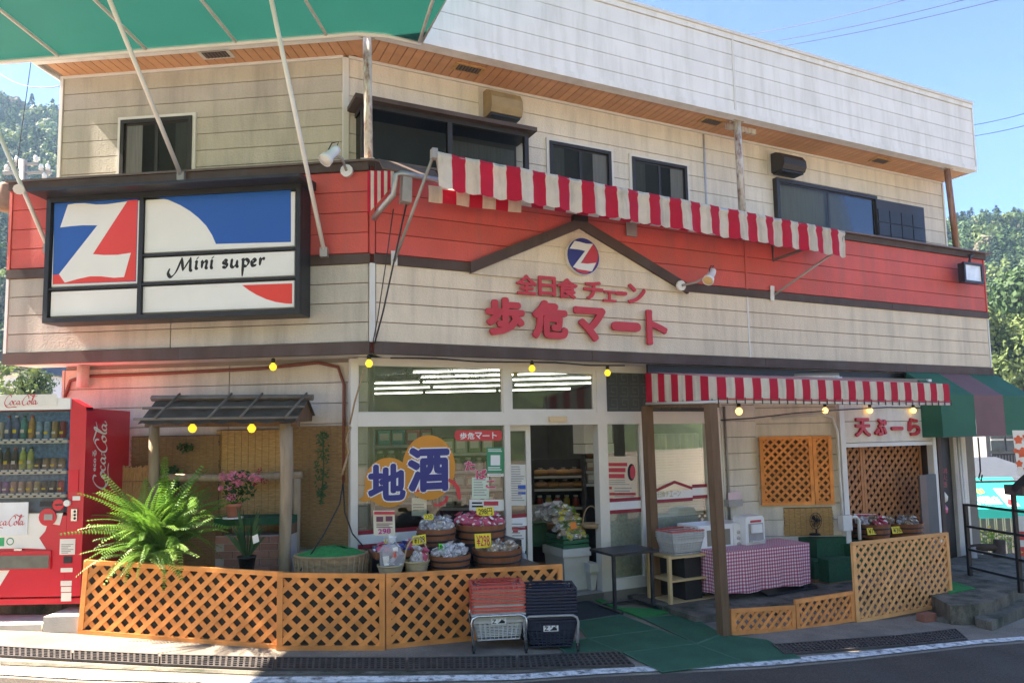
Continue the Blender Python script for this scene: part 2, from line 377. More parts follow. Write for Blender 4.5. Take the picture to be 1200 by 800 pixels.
# mid trim right, broken by the gable
GW = .055
def midtrim(F, a0, a1): fpart('middle_trim', g['brown'], F, a0, a1, Z_RED0, Z_RED1, -.01, .035)
midtrim(R, .01, gl[0]); midtrim(R, gr_[0], 5.1); midtrim(R, 5.104, 7.3); midtrim(R, 7.304, AR+.02)
midtrim(L, .012, 1.8); midtrim(L, 1.804, AL+.02)
def clip_rows(tri, pitch, m, w):
    zmax = max(p[1] for p in tri); z = min(p[1] for p in tri)
    (xl, zl), (xr, zr), (xa, za) = tri
    while z < zmax-.02:
        z1 = min(z+pitch-.004, zmax-.004)
        f0, f1 = (z-zl)/(za-zl), (z1-zl)/(za-zl)
        p = [(xl+(xa-xl)*f0, z), (xr+(xa-xr)*f0, z), (xr+(xa-xr)*f1, z1), (xl+(xa-xl)*f1, z1)]
        MB().prism([R.pt(a, b, w) for a, b in p], R.n*.012).build('gable_board', m, shop)
        z += pitch
gb = [(gl[0], Z_RED0-.02), (gr_[0], Z_RED0-.02), ga]
MB().prism([R.pt(a, b, .0165) for a, b in gb], R.n*.01).build('gable_backing', g['joint'], shop)
clip_rows(gb, .187, g['cream'], .0265)
def strip(F, p, q, h, w0, w1, name, m):
    """sloping board whose top edge runs p>q and is h tall (measured upright)"""
    MB().prism([F.pt(p[0], p[1]-h, w0), F.pt(q[0], q[1]-h, w0), F.pt(*q, w0), F.pt(*p, w0)], F.n*(w1-w0)).build(name, m, shop)
top = (ga[0], ga[1]+.02)
strip(R, (gl[0]-.02, Z_RED1), top, .115, .03, .075, 'gable_trim', g['brown'])
strip(R, top, (gr_[0]+.03, Z_RED1-.01), .115, .03, .074, 'gable_trim', g['brown'])
fpart('gable_cap', g['bronze'], R, ga[0]-.09, ga[0]+.09, ga[1]-.02, ga[1]+.045, .03, .085)
# corner trims
MB().beam(R.pt(.0, Z_TRIM1, .0), R.pt(.0, Z_RED0, .0), .05, .05, R.n).build('corner_trim', g['trimw'], shop)
MB().beam(R.pt(.0, Z_RED1, .0), R.pt(.0, Z_LED0, .0), .045, .045, R.n).build('corner_trim', g['red_side'], shop)
fpart('joint_strip', g['trimw'], R, aj-.012, aj+.012, Z_TRIM1, Z_RED0-.002, .0145, .022)
fpart('joint_strip', g['red_side'], R, aj-.015, aj+.015, Z_RED1+.002, Z_LED0-.002, .0145, .024)
fpart('end_trim', g['trimw'], R, AR, AR+.025, Z_TRIM1, Z_RED0, -.1, .024)
fpart('end_trim', g['red_side'], R, AR, AR+.025, Z_RED1, Z_LED0, -.1, .024)
fpart('end_trim', g['trimw'], L, AL, AL+.03, Z_TRIM1, Z_RED0, -.1, .024)
fpart('end_trim', g['red_side'], L, AL, AL+.03, Z_RED1, Z_LED0, -.1, .024)
# upper walls
j2 = R.uv(825, 200, RW)[0]
siding(R, -.10, AR, Z_LED1+.02, Z_SOF-.03, RW, g['white_side'], .2, (j2, ))
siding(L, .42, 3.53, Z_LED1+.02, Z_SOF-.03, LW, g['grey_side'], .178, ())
MB().beam(R.pt(-.13, Z_LED1+.02, RW+.01), R.pt(-.13, Z_SOF-.03, RW+.01), .06, .04, R.n).build('corner_trim', g['trimw'], shop)
fpart('joint_strip', g['steel'], R, j2-.012, j2+.012, Z_LED1+.02, Z_SOF-.04, RW+.0145, RW+.024)
fpart('end_trim', g['trimw'], R, AR, AR+.03, Z_LED1+.02, Z_SOF, RW-.1, RW+.03)
fpart('end_trim', g['trimw'], L, 3.53, 3.565, Z_LED1+.02, Z_SOF, LW-.1, LW+.03)
fpart('wall_top_trim', g['trimw'], R, -.1, AR-.01, Z_SOF-.03, Z_SOF-.002, RW, RW+.03)
fpart('wall_top_trim', g['trimw'], L, .42, 3.53, Z_SOF-.03, Z_SOF-.002, LW, LW+.03)
# fascia
jf = R.uv(863, 180, .0)[0]
FW = .0
fpart('fascia_core', g['joint'], R, .02, AR, Z_SOF+.0, Z_TOP-.02, -.12, FW-.002)
fpart('fascia_core', g['joint'], L, .02, 3.62, Z_SOF+.0, Z_TOP-.02, -.12, FW-.002)
fpart('fascia_lip', g['fascia'], R, .0, AR+.01, Z_SOF-.012, Z_SOF+.055, -.1, FW+.035)
fpart('fascia_lip', g['fascia'], L, .01, 3.63, Z_SOF-.012, Z_SOF+.055, -.1, FW+.035)
siding(R, .02, AR, Z_SOF+.06, Z_TOP-.11, FW, g['fascia'], .2, (jf,))
siding(L, .02, 3.62, Z_SOF+.06, Z_TOP-.11, FW, g['fascia'], .2, ())
fpart('fascia_joint_strip', g['trimw'], R, jf-.014, jf+.014, Z_SOF+.06, Z_TOP-.1, .0145, .026)
for F, A in ((R, AR), (L, 3.62)):
    fpart('fascia_cap', g['fascia'], F, .01, A+.01, Z_TOP-.105, Z_TOP-.04, -.05, .03)
    fpart('fascia_cap', g['trimw'], F, .01, A+.02, Z_TOP-.038, Z_TOP, -.12, .05)
fpart('fascia_end', g['fascia'], R, AR+.001, AR+.02, Z_SOF-.01, Z_TOP-.04, RW-.6, .03)
fpart('fascia_end', g['fascia'], L, 3.621, 3.64, Z_SOF-.01, Z_TOP-.04, LW-.6, .03)
part('roof', g['brown2'], lambda mb: core(mb, [L.pt(3.62, 0, -.05), R.pt(0.05, 0, -.05), R.pt(AR, 0, -.05), R.pt(AR, 0, -5.6), L.pt(3.62, 0, -6.1)], Z_TOP-.16, Z_TOP-.06))
# soffit planks (each its own part)
def soffit(F, a0, a1, w0, w1, pitch):
    a = a0; src = None
    fpart('soffit_backing', g['joint'], F, a0, a1, Z_SOF+.014, Z_SOF+.03, w0, w1)
    src = fpart('soffit_plank', g['soffit'], F, a0, a0+pitch-.008, Z_SOF, Z_SOF+.013, w0, w1)
    k = 1
    while a0+(k+1)*pitch < a1+.01:
        inst(src, 'soffit_plank', Matrix.Translation(F.u*pitch*k), shop); k += 1
soffit(R, .02, AR, RW+.0, -.101, .098)
soffit(L, .30, 3.6, LW+.0, -.101, .098)
part('soffit_corner', g['soffit'], lambda mb: mb.quad(R.pt(.02, Z_SOF+.008, -.101), R.pt(.02, Z_SOF+.008, RW), L.pt(.31, Z_SOF+.008, LW), L.pt(.31, Z_SOF+.008, -.101)))
def soffit_vent(F, px, py):
    d = ray(px, py); t = (Z_SOF-EYE)/d.z; P = CAMP+d*t; a, wq = (P-F.o).dot(F.u), (P-F.o).dot(F.n)
    v = MB(); v.fbox(F, a-.17, a+.17, Z_SOF-.012, Z_SOF-.001, wq-.08, wq+.08)
    vo = v.build('soffit_vent', g['reed2'] if F is R else g['alu'], shop)
    f = MB()
    f.fbox(F, a-.13, a+.13, Z_SOF-.0135, Z_SOF-.0125, wq-.055, wq+.055, 1)
    for k in range(7): f.fbox(F, a-.12+k*.036, a-.102+k*.036, Z_SOF-.02, Z_SOF-.0137, wq-.05, wq+.05, 0)
    f.build('vent_grille', [g['brown2'], g['bronze']], vo)
soffit_vent(L, 253, 63); soffit_vent(R, 549, 80); soffit_vent(R, 834, 142); soffit_vent(R, 1032, 188)

# upper windows
def window(F, x0, y0, x1, y1, w, frame=g['bronze'], panes=2, curtain=None, trim=None, proud=.05, b0=None, fw_=.04):
    a0, a1, c0, c1 = F.rect(x0, y0, x1, y1, w+proud)
    if b0 is not None: c0 = b0
    if a0 > a1: a0, a1 = a1, a0
    fr = MB()
    for q in ((a0, a0+fw_, c0, c1), (a1-fw_, a1, c0, c1), (a0+fw_, a1-fw_, c1-fw_, c1), (a0+fw_, a1-fw_, c0, c0+fw_)): fr.fbox(F, *q, w+.015, w+proud)
    wo = fr.build('window', frame, shop)
    if trim is not None:
        tr = MB()
        for q in ((a0-.035, a0, c0-.03, c1+.035), (a1, a1+.035, c0-.03, c1+.035), (a0, a1, c1, c1+.035)): tr.fbox(F, *q, w+.012, w+proud-.012)
        tr.build('frame', trim, wo)
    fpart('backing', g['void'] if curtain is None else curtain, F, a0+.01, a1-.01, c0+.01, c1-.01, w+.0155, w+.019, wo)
    if curtain is None:
        for c_, (u0_, u1_) in enumerate(((.06, .24), (.70, .95))): fpart('curtain', g['added_curtain'], F, a0+(a1-a0)*u0_, a0+(a1-a0)*u1_, c0+.02, c1-.02, w+.0195, w+.0235, wo)  # strips added in place of the soft light-to-dark gradient on the glass
    n = panes; W = (a1-a0-2*fw_)/n
    for k in range(n):
        s0, s1 = a0+fw_+W*k, a0+fw_+W*(k+1); z = w+proud-.018-.008*(k % 2)
        st = MB(); q = .022
        for r_ in ((s0, s0+q, c0+fw_, c1-fw_), (s1-q, s1, c0+fw_, c1-fw_), (s0+q, s1-q, c1-fw_-q, c1-fw_), (s0+q, s1-q, c0+fw_, c0+fw_+q)): st.fbox(F, *r_, z-.007, z)
        st.build('sash', frame, wo)
        fpart('pane', g['dglass'], F, s0+q, s1-q, c0+fw_+q, c1-fw_-q, z-.005, z-.003, wo)
    return wo, (a0, a1, c0, c1)
window(L, 140, 138, 224, 208, LW, panes=2, trim=g['trimw'], b0=Z_LED1+.02)
window(R, 645, 171, 717, 222, RW, panes=2, trim=g['trimw'], b0=4.38)
window(R, 742, 189, 806, 238, RW, panes=2, trim=g['trimw'], b0=4.38)
window(R, 912, 219, 1029, 276, RW, panes=2, curtain=g['curtain'], b0=4.40, proud=.09, fw_=.05)
# louvred shutter box beside it
a0, a1, c0, c1 = R.rect(1029, 238, 1085, 280, RW+.12)
sh = fpart('shutter_box', g['bronze'], R, a0+.01, a1, 4.39, c1, RW+.012, RW+.10)
for i in range(3):
    for j in range(4):
        W = (a1-a0-.06)/4; H = (c1-4.39-.16)/3
        fpart('shutter_panel', g['blackm'], R, a0+.03+W*j, a0+.03+W*j+W-.02, 4.41+H*i, 4.41+H*i+H-.012, RW+.1005, RW+.112, sh)
# bay window with its own little roof
ba0, ba1 = R.uv(424, 150, -.24)[0], R.uv(620, 175, -.24)[0]
bz1 = R.uv(520, 137, -.24)[1]
bay = fpart('bay_window', g['bronze'], R, ba0, ba1, bz1-.05, bz1-.002, RW, -.24)
fpart('bay_sill', g['bronze'], R, ba0, ba1, Z_LED1+.022, Z_LED1+.06, RW, -.24, bay)
fpart('bay_roof', g['brown'], R, ba0-.08, ba1+.07, bz1, bz1+.045, RW, -.17, bay)
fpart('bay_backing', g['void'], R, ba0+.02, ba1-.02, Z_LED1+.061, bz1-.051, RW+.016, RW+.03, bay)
for a in (ba0, (ba0+ba1)/2-.02, ba1-.05): fpart('mullion', g['bronze'], R, a, a+.05, Z_LED1+.06, bz1-.05, -.30, -.245, bay)
fpart('side_pane', g['dglass'], R, ba0+.01, ba0+.015, Z_LED1+.06, bz1-.05, RW+.03, -.31, bay)
mid = (ba0+ba1)/2
fpart('pane', g['dglass'], R, ba0+.05, mid-.02, Z_LED1+.06, bz1-.05, -.275, -.27, bay)
fpart('pane', g['dglass'], R, mid+.03, ba1-.05, Z_LED1+.06, bz1-.05, -.285, -.28, bay)
fpart('added_bay_curtain', g['added_curtain'], R, mid+.1, ba1-.06, Z_LED1+.06, bz1-.12, RW+.05, RW+.055, bay)  # added strip that lightens part of the bay pane like its gradient

# vent hoods
def hood(x0, y0, x1, y1, m, label):
    a0, a1, c0, c1 = R.rect(x0, y0, x1, y1, RW+.12)
    t = thing('vent_hood', label, 'vent hood', R.pt((a0+a1)/2, c0, RW+.012))
    fpart('back_plate', g['alu'], R, a0-.05, a1+.04, c0-.03, c1+.05, RW+.012, RW+.035, t)
    mb = MB(); prof = [(0, 0), (.20, 0), (.235, .06), (.225, .14), (.17, .21), (.09, .245), (0, .25)]
    H = c1-c0
    pa = [R.pt(a0, c0+b/.25*H, RW+.035+w_) for w_, b in prof]
    mb.prism(pa, R.u*(a1-a0)); mb.build('hood', m, t)
    fpart('grille', g['blackm'], R, a0+.015, a1-.015, c0-.025, c0-.002, RW+.05, RW+.22, t)
hood(570, 108, 606, 139, mat('golden_brown_hood', (.34, .24, .12), .5, .2, 8), 'curved brown vent hood on the upper wall above the big bay window')
hood(909, 181, 935, 203, g['bronze'], 'dark vent hood on the upper wall above the curtained window')
# rusted posts
def steel_post(P0, P1, r, m, label):
    t = thing('steel_post', label, 'post', P0)
    MB().tube([P0, P1], r, 8).build('pole', m, t)
    MB().box(V3(P0)+V3((0, 0, .01)), (.13, .13, .02)).build('base_plate', m, t)
    MB().box(V3(P1)+V3((0, 0, -.012)), (.16, .1, .02), rz=.45).build('top_plate', g['rust'], t)
a = R.uv(432, 190, -.04)[0]
steel_post(R.pt(a, Z_LED1+.02, -.04), R.pt(a-.01, Z_SOF, -.06), .042, g['rust'], 'rusty white steel post in front of the bay window corner')
a = R.uv(870, 248, -.08)[0]
steel_post(R.pt(a, Z_LED1+.02, -.08), R.pt(a, Z_SOF, -.1), .045, g['rust'], 'flaking rusty steel post under the middle of the right eave')
a = R.uv(1121, 288, -.05)[0]
steel_post(R.pt(a, Z_LED1+.02, -.05), R.pt(a-.02, Z_SOF, -.1), .045, g['rust2'], 'brown rusted steel post under the far right eave corner')
fpart('eave_bracket', g['rust'], R, R.uv(852, 144, -.2)[0], R.uv(886, 152, -.2)[0], Z_SOF-.07, Z_SOF-.002, -.24, -.2)

# ---------------------------------------------------------------- ground floor, left
lowz0, lowz1 = -.05, Z_TRIM0-.0
fpart('lower_wall', g['joint'], L, .12, 3.32, lowz0, lowz1, -.42, SW-.002)
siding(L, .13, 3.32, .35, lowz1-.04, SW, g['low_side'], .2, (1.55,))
fpart('end_trim', g['low_side'], L, 3.32, 3.345, .0, lowz1-.04, SW-.1, SW+.02)
# pale glazed tile base between the reed screen and the shop front
b0_, b1_ = 0.0, .35
fpart('tile_backing', g['mortar'], L, .13, 3.3, b0_, b1_, SW, SW+.008)
tl = None
for r_ in range(4):
    for c_ in range(9):
        a_ = .14 + c_*.24 + (.12 if r_ % 2 else 0)
        if a_+.23 > 2.4: continue
        if tl is None: tl = fpart('base_tile', g['ybrick'], L, a_, a_+.23, .01+r_*.085, .01+r_*.085+.077, SW+.008, SW+.018)
        else: inst(tl, 'base_tile', Matrix.Translation(L.u*(a_-.14)+V3((0, 0, r_*.085))), shop)
# back and side walls closing the shop
fpart('side_wall', g['shop_wall'], R, .08, .14, 0, 2.95, -6.5, -.42)
fpart('back_wall', g['shop_wall'], R, .14, 5.5, 0, 2.95, -6.6, -6.5)
fpart('inner_wall', g['shop_wall'], R, 5.4, 5.46, 0, 2.95, -6.5, SW-.05)
fpart('shop_floor', g['shop_floor'], R, .0, 5.5, -.12, .0, -6.5, SW+.06)
fpart('shop_ceiling', g['shop_wall'], R, .05, 5.46, 2.95, 3.0, -6.6, -.17)

# ---------------------------------------------------------------- shop front
SF = shop
def sx(px, py=550): return R.uv(px, py, SW)[0]
def sz(px, py): return R.uv(px, py, SW)[1]
A = {k: sx(v) for k, v in dict(j0=410, j1=418.5, m0=591, m1=597.5, d0=622, d1=700, r0=700.5, r1=711.5, e0=750, p0=761, p1=828, w0=845, w1=905).items()}
zt0, zt1, zh0, zh1, ztop = 0, 0, 1.835, 1.965, 2.44
alu = g['alu']
fpart('jamb', alu, R, A['j0'], A['j1'], -.04, 2.49, SW-.06, SW+.03)
fpart('head_beam', alu, R, A['j1'], A['w0'], zh0, zh1, SW-.06, SW+.035)
fpart('top_beam', alu, R, A['j1'], A['w0'], ztop, 2.505, SW-.06, SW+.02)
fpart('mullion', alu, R, A['m0']-.01, A['m1'], zh1, ztop, SW-.05, SW+.025)
fpart('mullion', alu, R, A['m0'], A['m1'], -.03, zh0, SW-.05, SW+.025)
fpart('mullion', alu, R, A['r0'], A['r1'], zh1, ztop, SW-.05, SW+.025)
fpart('door_jamb', alu, R, A['r0'], A['r1'], -.1, zh0, SW-.08, SW+.03)
fpart('jamb', alu, R, A['p1'], A['w0'], -.05, ztop, SW-.06, SW+.03)
fpart('mullion', alu, R, A['e0'], A['p0'], -.08, zh0, SW-.05, SW+.025)
fpart('sill', alu, R, A['j1'], A['m0'], -.06, .08, SW-.05, SW+.03)
fpart('sill', g['whitep'], R, A['r1'], A['e0'], -.1, .12, SW-.05, SW+.03)
fpart('sill', g['whitep'], R, A['p0'], A['p1'], -.1, .22, SW-.05, SW+.03)
fpart('door_sill', g['steel'], R, A['m1'], A['r0'], -.10, .005, SW-.06, SW+.06)
# transom lights
def pane(a0, a1, b0, b1, w=SW-.01, name='pane', m=None): return fpart(name, m or g['glass'], R, a0, a1, b0, b1, w-.003, w+.003)
def fixed(a0, a1, b0, b1, name='transom_window', q=.03, m=None):
    mb = MB()
    for r_ in ((a0, a0+q, b0, b1), (a1-q, a1, b0, b1), (a0+q, a1-q, b1-q, b1), (a0+q, a1-q, b0, b0+q)): mb.fbox(R, *r_, SW-.03, SW+.012)
    f = mb.build(name, alu, shop)
    fpart('pane', m or g['glass'], R, a0+q, a1-q, b0+q, b1-q, SW-.012, SW-.006, f); return f
fixed(A['j1'], A['m0']-.01, zh1, ztop, q=.012)
fixed(A['m1'], A['r0'], zh1, ztop, q=.04)
# patterned dark glass of the third transom light, with a meander print
f3 = fixed(A['r1'], A['w0'], zh1, ztop, q=.015, m=g['void'])
mb = MB()
for i in range(7):
    for j in range(3):
        a_, b_ = A['r1']+.05+i*.15, zh1+.04+j*.145; w_ = SW-.003; s = .013
        for q in ((0, .12, 0, s), (.12-s, .12, s, .12), (.03, .12-s, .12-s, .12), (.03, .03+s, .045, .12-s), (.03+s, .085, .045, .045+s)):
            mb.fbox(R, a_+q[0], a_+q[1], b_+q[2], b_+q[3], w_, w_+.002)
mb.build('meander_print', mat('dull_green_print', (.10, .115, .075), .7, .2), f3)
pane(A['j1'], A['m0'], .08, zh0, name='display_window')
pane(A['r1'], A['e0'], .12, zh0, name='side_window')
pane(A['p0'], A['p1'], .22, zh0, name='side_window')
# sliding leaf left of the doorway
dl = MB(); q = .045; l0, l1 = A['m1']-.02, A['d0']+.035
for r_ in ((l0, l0+q, .01, zh0), (l1-.055, l1, .01, zh0), (l0+q, l1-.055, zh0-.06, zh0), (l0+q, l1-.055, .01, .12)): dl.fbox(R, *r_, SW-.10, SW-.062)
door = dl.build('sliding_door', alu, shop)
fpart('pane', g['glass'], R, l0+q, l1-.055, .12, zh0-.06, SW-.084, SW-.078, door)
fpart('door_sensor', mat('sensor_cream', (.72, .52, .30), .4), R, sx(641, 491), sx(661, 491), sz(650, 494), sz(650, 488), SW+.035, SW+.07)
# red and white safety band across the glass
redb = mat('dark_red_band', (.30, .02, .035), .5)
def band(a0, a1, zc, w=SW):
    o = fpart('glass_band', g['whitep'], R, a0, a1, zc-.045, zc+.045, w, w+.0012)
    fpart('band_stripe', redb, R, a0, a1, zc+.046, zc+.085, w, w+.0012); fpart('band_stripe', redb, R, a0, a1, zc-.085, zc-.046, w, w+.0012)
zb1 = sz(460, 632); zb2 = sz(640, 607)
band(A['j1']+.01, A['j1']+.62, sz(450, 630), SW-.004)
MB().prism([R.pt(a, b, SW-.004) for a, b in ((A['j1']+.62, .78), (A['j1']+.62, .74), (1.05, .86), (1.3, .80), (1.3, .84), (1.05, .90))], R.n*.001).build('band_stripe', redb, shop)
band(1.3, A['m0']-.005, .80, SW-.004); band(l0+q, l1-.055, .81, SW-.077)
band(A['r1'], A['e0'], sz(730, 592), SW-.004)
band(A['p0'], A['p0']+.1, sz(780, 580), SW-.004); band(A['p0']+.62, A['p1'], sz(810, 576), SW-.004)
zc = sz(795, 579); pa = A['p0']+.1
MB().prism([R.pt(a, b, SW-.004) for a, b in ((pa, zc+.046), (pa+.26, zc+.13), (pa+.52, zc+.046), (pa+.52, zc+.08), (pa+.26, zc+.165), (pa, zc+.08))], R.n*.001).build('band_stripe', redb, shop)
fpart('band_stripe', redb, R, pa, pa+.52, zc-.085, zc-.046, SW-.004, SW-.003)
fpart('glass_band', g['whitep'], R, pa, pa+.52, zc-.045, zc+.045, SW-.004, SW-.003)
# blind + net curtain inside the right window, frosted film on the low parts
for k in range(26):
    z = .74+k*.032
    if z > 1.52: break
    MB().add([R.pt(A['p0'], z, SW-.07), R.pt(A['p1'], z, SW-.07), R.pt(A['p1'], z+.029, SW-.085), R.pt(A['p0'], z+.029, SW-.085)], [(0, 1, 2, 3)]).build('blind_slat', g['whitep'], shop)
frost = mat('frosted_film', (.50, .51, .50), .35, .25, 30, .6, 40)
fpart('frosted_film', frost, R, A['p0'], A['p1'], .22, .74, SW-.03, SW-.02)
fpart('frosted_film', frost, R, A['r1'], A['e0'], .12, zb2+.02, SW-.03, SW-.02)
mb = MB(); n = 60
vs = []
for k in range(n+1):
    t = k/n; a_ = A['p0']+(A['p1']-A['p0'])*t; dw = .02*math.sin(t*52)+.012*math.sin(t*23+1)
    vs += [R.pt(a_, zh0-.12, SW-.13+dw), R.pt(a_, 1.05, SW-.13+dw*1.4)]
mb.add(vs, [(2*k, 2*k+2, 2*k+3, 2*k+1) for k in range(n)], 0, True)
mb.build('net_curtain', mat('net_curtain', (.62, .63, .60), .85, .1, 4, trans=.3), shop)
fpart('blind_box', g['whitep'], R, A['p0'], A['p1'], 1.52, 1.72, SW-.2, SW-.16)
# wall right of the shop front
fpart('lower_wall', g['joint'], R, A['w0'], 5.05, -.2, 2.5, -.5, SW-.002)
siding(R, A['w0'], 5.02, -.1, 2.46, SW, g['white_side'], .2, ())
# ---------------------------------------------------------------- tempura booth (built on to the shop)
BA, BB = R.pt(5.0, 0, SW), R.pt(5.98, 0, .2)
B = two(BA, BB); BL = (BB-BA).length
fpart('booth_wall', g['joint'], B, 0, BL, -.25, 2.45, -.1, -.002)
siding(B, 0, BL, 0, 2.42, 0, g['white_side'], .2, ())
BW = .2
bz0 = R.uv(1040, 518, BW)[1]; bz1_ = R.uv(1040, 474, BW)[1]
ax0, ax1 = R.uv(985, 500, BW)[0], R.uv(1092, 500, BW)[0]
fpart('booth_head', g['joint'], R, ax0, ax1, bz0, 2.4, BW-.1, BW-.002)
h_ = (bz1_+.05-bz0)/2
for k in range(2): board(R, ax0+.05, ax1-.02, bz0+k*h_+.006, bz0+(k+1)*h_, BW, g['white_side'])
fpart('booth_lintel', g['trimw'], R, ax0+.05, ax1-.02, bz0-.05, bz0, BW-.05, BW+.025)
bp = fpart('booth_post', g['trimw'], R, ax0-.04, ax0+.045, -.3, 2.4, BW-.06, BW+.03)
fpart('booth_post', g['trimw'], R, ax1-.05, ax1+.02, .2, 2.4, BW-.06, BW+.03)
fpart('booth_back', g['brown'], R, 5.9, 7.98, -.2, 2.4, -.17, -.12)
fpart('booth_side', g['brown'], R, 7.9, 7.98, -.25, 2.4, -.119, BW-.06)
fpart('booth_floor', g['conc_d'], R, 2.95, 7.7, -.32, -.06, -.7, .9)
# far right end: dark doorway, pale pilaster
fpart('doorway', g['bronze'], R, 7.99, 8.45, -.1, 2.3, -.3, -.05)
fpart('door', g['black'], R, 8.06, 8.40, .0, 2.05, -.05, -.03)
fpart('pilaster', g['white_side'], R, 8.46, 8.74, -.3, 2.5, -.3, .0)
fpart('lower_wall', g['joint'], R, 8.74, AR-.05, -.6, 2.5, -.5, -.3)
# ================================================================ lettering
_tc = {}
def text_geo(s, off=0, res=3, shear=0, space=1):
    k = (s, off, res, shear, space)
    if k in _tc: return _tc[k]
    cu_ = bpy.data.curves.new('t', 'FONT'); cu_.body = s; cu_.offset = off; cu_.resolution_u = res; cu_.shear = shear; cu_.space_character = space
    cu_.fill_mode = 'FRONT'
    o = bpy.data.objects.new('t', cu_); COL.objects.link(o)
    dg = bpy.context.evaluated_depsgraph_get(); me = bpy.data.meshes.new_from_object(o.evaluated_get(dg))
    vs = [v.co.copy() for v in me.vertices]; fs = [tuple(p.vertices) for p in me.polygons]
    ed = {}
    for f in fs:
        for i in range(len(f)):
            e_ = (f[i], f[(i+1) % len(f)]); ed[e_] = ed.get(e_, 0)+1
    bd = [e_ for e_ in ed if (e_[1], e_[0]) not in ed]
    bpy.data.objects.remove(o); bpy.data.curves.remove(cu_); bpy.data.meshes.remove(me)
    x0, x1 = min(v.x for v in vs), max(v.x for v in vs); y0, y1 = min(v.y for v in vs), max(v.y for v in vs)
    vs = [((v.x-x0)/(x1-x0), (v.y-y0)/(y1-y0) if y1 > y0 else 0) for v in vs]
    _tc[k] = (vs, fs, bd); return _tc[k]
def put_text(mb, s, fn, nv=None, off=0, m=0, shear=0, space=1, bold=None):
    """fn(u,v) maps the unit box of the text to the world; nv = thickness vector (None for flat print)"""
    vs, fs, bd = text_geo(s, 0, 3, shear, space)
    bo = off if bold is None else bold; asp = (V3(fn(1, 0))-V3(fn(0, 0))).length/max(1e-6, (V3(fn(0, 1))-V3(fn(0, 0))).length)
    d = bo/max(asp, 1) if asp > 1 else bo; dv = bo*min(asp, 1) if asp < 1 else bo
    N0 = (V3(fn(1, 0))-V3(fn(0, 0))).cross(V3(fn(0, 1))-V3(fn(0, 0))).normalized()
    sh_ = [(0, 0)] if not bo else [(0, 0)]+[(d*math.cos(k*.785), dv*math.sin(k*.785)) for k in range(8)]
    for q_, (dx, dy) in enumerate(sh_):
        P = [V3(fn(d+u*(1-2*d)+dx, dv+v*(1-2*dv)+dy))+N0*(q_*1.2e-4) for u, v in vs]
        if nv is None: mb.add(P, fs, m); continue
        n = len(P); mb.add([p+nv for p in P]+P, list(fs)+[(b_, a_, a_+n, b_+n) for a_, b_ in bd], m)
def rectfn(F, a0, a1, b0, b1, w): return lambda u, v: F.pt(a0+(a1-a0)*u, b0+(b1-b0)*v, w)
def stroke(mb, pts, fn, w, ang=.7, dz=None, m=0, sub=5):
    """pen stroke of a broad nib through the points (Catmull-Rom); fn maps glyph space to the world"""
    P = [V3((x, y, 0)) for x, y in pts]; out = []
    Q = [P[0]]+P+[P[-1]]
    for i in range(1, len(Q)-2):
        for k in range(sub):
            t = k/sub; a, b, c, d = Q[i-1], Q[i], Q[i+1], Q[i+2]
            out.append(.5*((2*b)+(c-a)*t+(2*a-5*b+4*c-d)*t*t+(3*b-a-3*c+d)*t**3))
    out.append(P[-1]); n = len(out); vs = []
    for i, p in enumerate(out):
        d = (out[min(i+1, n-1)]-out[max(i-1, 0)]); d = d.normalized() if d.length > 1e-9 else V3((1, 0, 0))
        nrm = V3((-d.y, d.x, 0)); th = math.atan2(d.y, d.x); wd = w*(.28+.72*abs(math.sin(th-ang)))/2
        ends = min(1, .45+min(i, n-1-i)*.28)
        for sgn in (-1, 1):
            q = p+nrm*wd*sgn*ends; vs.append(fn(q.x, q.y, i*2e-6))
    mb.add(vs, [(2*i, 2*i+2, 2*i+3, 2*i+1) for i in range(n-1)], m)
CC = [  # the soft drink's cursive wordmark, drawn stroke by stroke in a 10 x 3 box
    [(2.15, 2.25), (2.3, 2.75), (1.75, 2.95), (.95, 2.3), (.4, 1.2), (.45, .35), (1.0, .1), (1.7, .55), (2.0, 1.0)],
    [(.5, .3), (.9, -.25), (1.8, -.45), (3.0, -.3), (3.9, -.45)],
    [(2.35, 1.35), (1.95, 1.0), (1.95, .45), (2.3, .3), (2.7, .75), (2.65, 1.25), (2.35, 1.35), (2.6, 1.1), (3.0, 1.2)],
    [(3.6, 1.2), (3.35, 1.35), (3.0, 1.0), (2.95, .5), (3.25, .3), (3.7, .6), (3.95, 1.0)],
    [(4.65, 1.2), (4.3, 1.35), (3.95, .95), (3.95, .45), (4.25, .35), (4.6, .8), (4.75, 1.3)],
    [(4.75, 1.3), (4.6, .6), (4.75, .3), (5.05, .5), (5.2, .8)],
    [(5.05, 1.15), (5.5, 1.25)],
    [(7.3, 1.9), (7.35, 2.5), (6.95, 2.75), (6.2, 2.2), (5.6, 1.2), (5.65, .35), (6.2, .1), (6.9, .6), (7.1, .95)],
    [(6.6, 2.6), (7.3, 3.1), (8.2, 2.75), (9.0, 2.45), (9.9, 2.75)],
    [(7.45, 1.3), (7.05, .95), (7.05, .45), (7.4, .3), (7.8, .75), (7.75, 1.25), (7.45, 1.3), (7.75, 1.05), (8.1, 1.2)],
    [(8.15, .9), (8.7, 2.0), (9.05, 2.9), (8.8, 3.0), (8.4, 1.8), (8.2, .7), (8.4, .3), (8.75, .6)],
    [(9.4, 1.2), (9.05, 1.35), (8.7, .95), (8.7, .45), (9.0, .35), (9.35, .8), (9.5, 1.3)],
    [(9.5, 1.3), (9.35, .6), (9.5, .3), (9.8, .5), (10, .8)]]
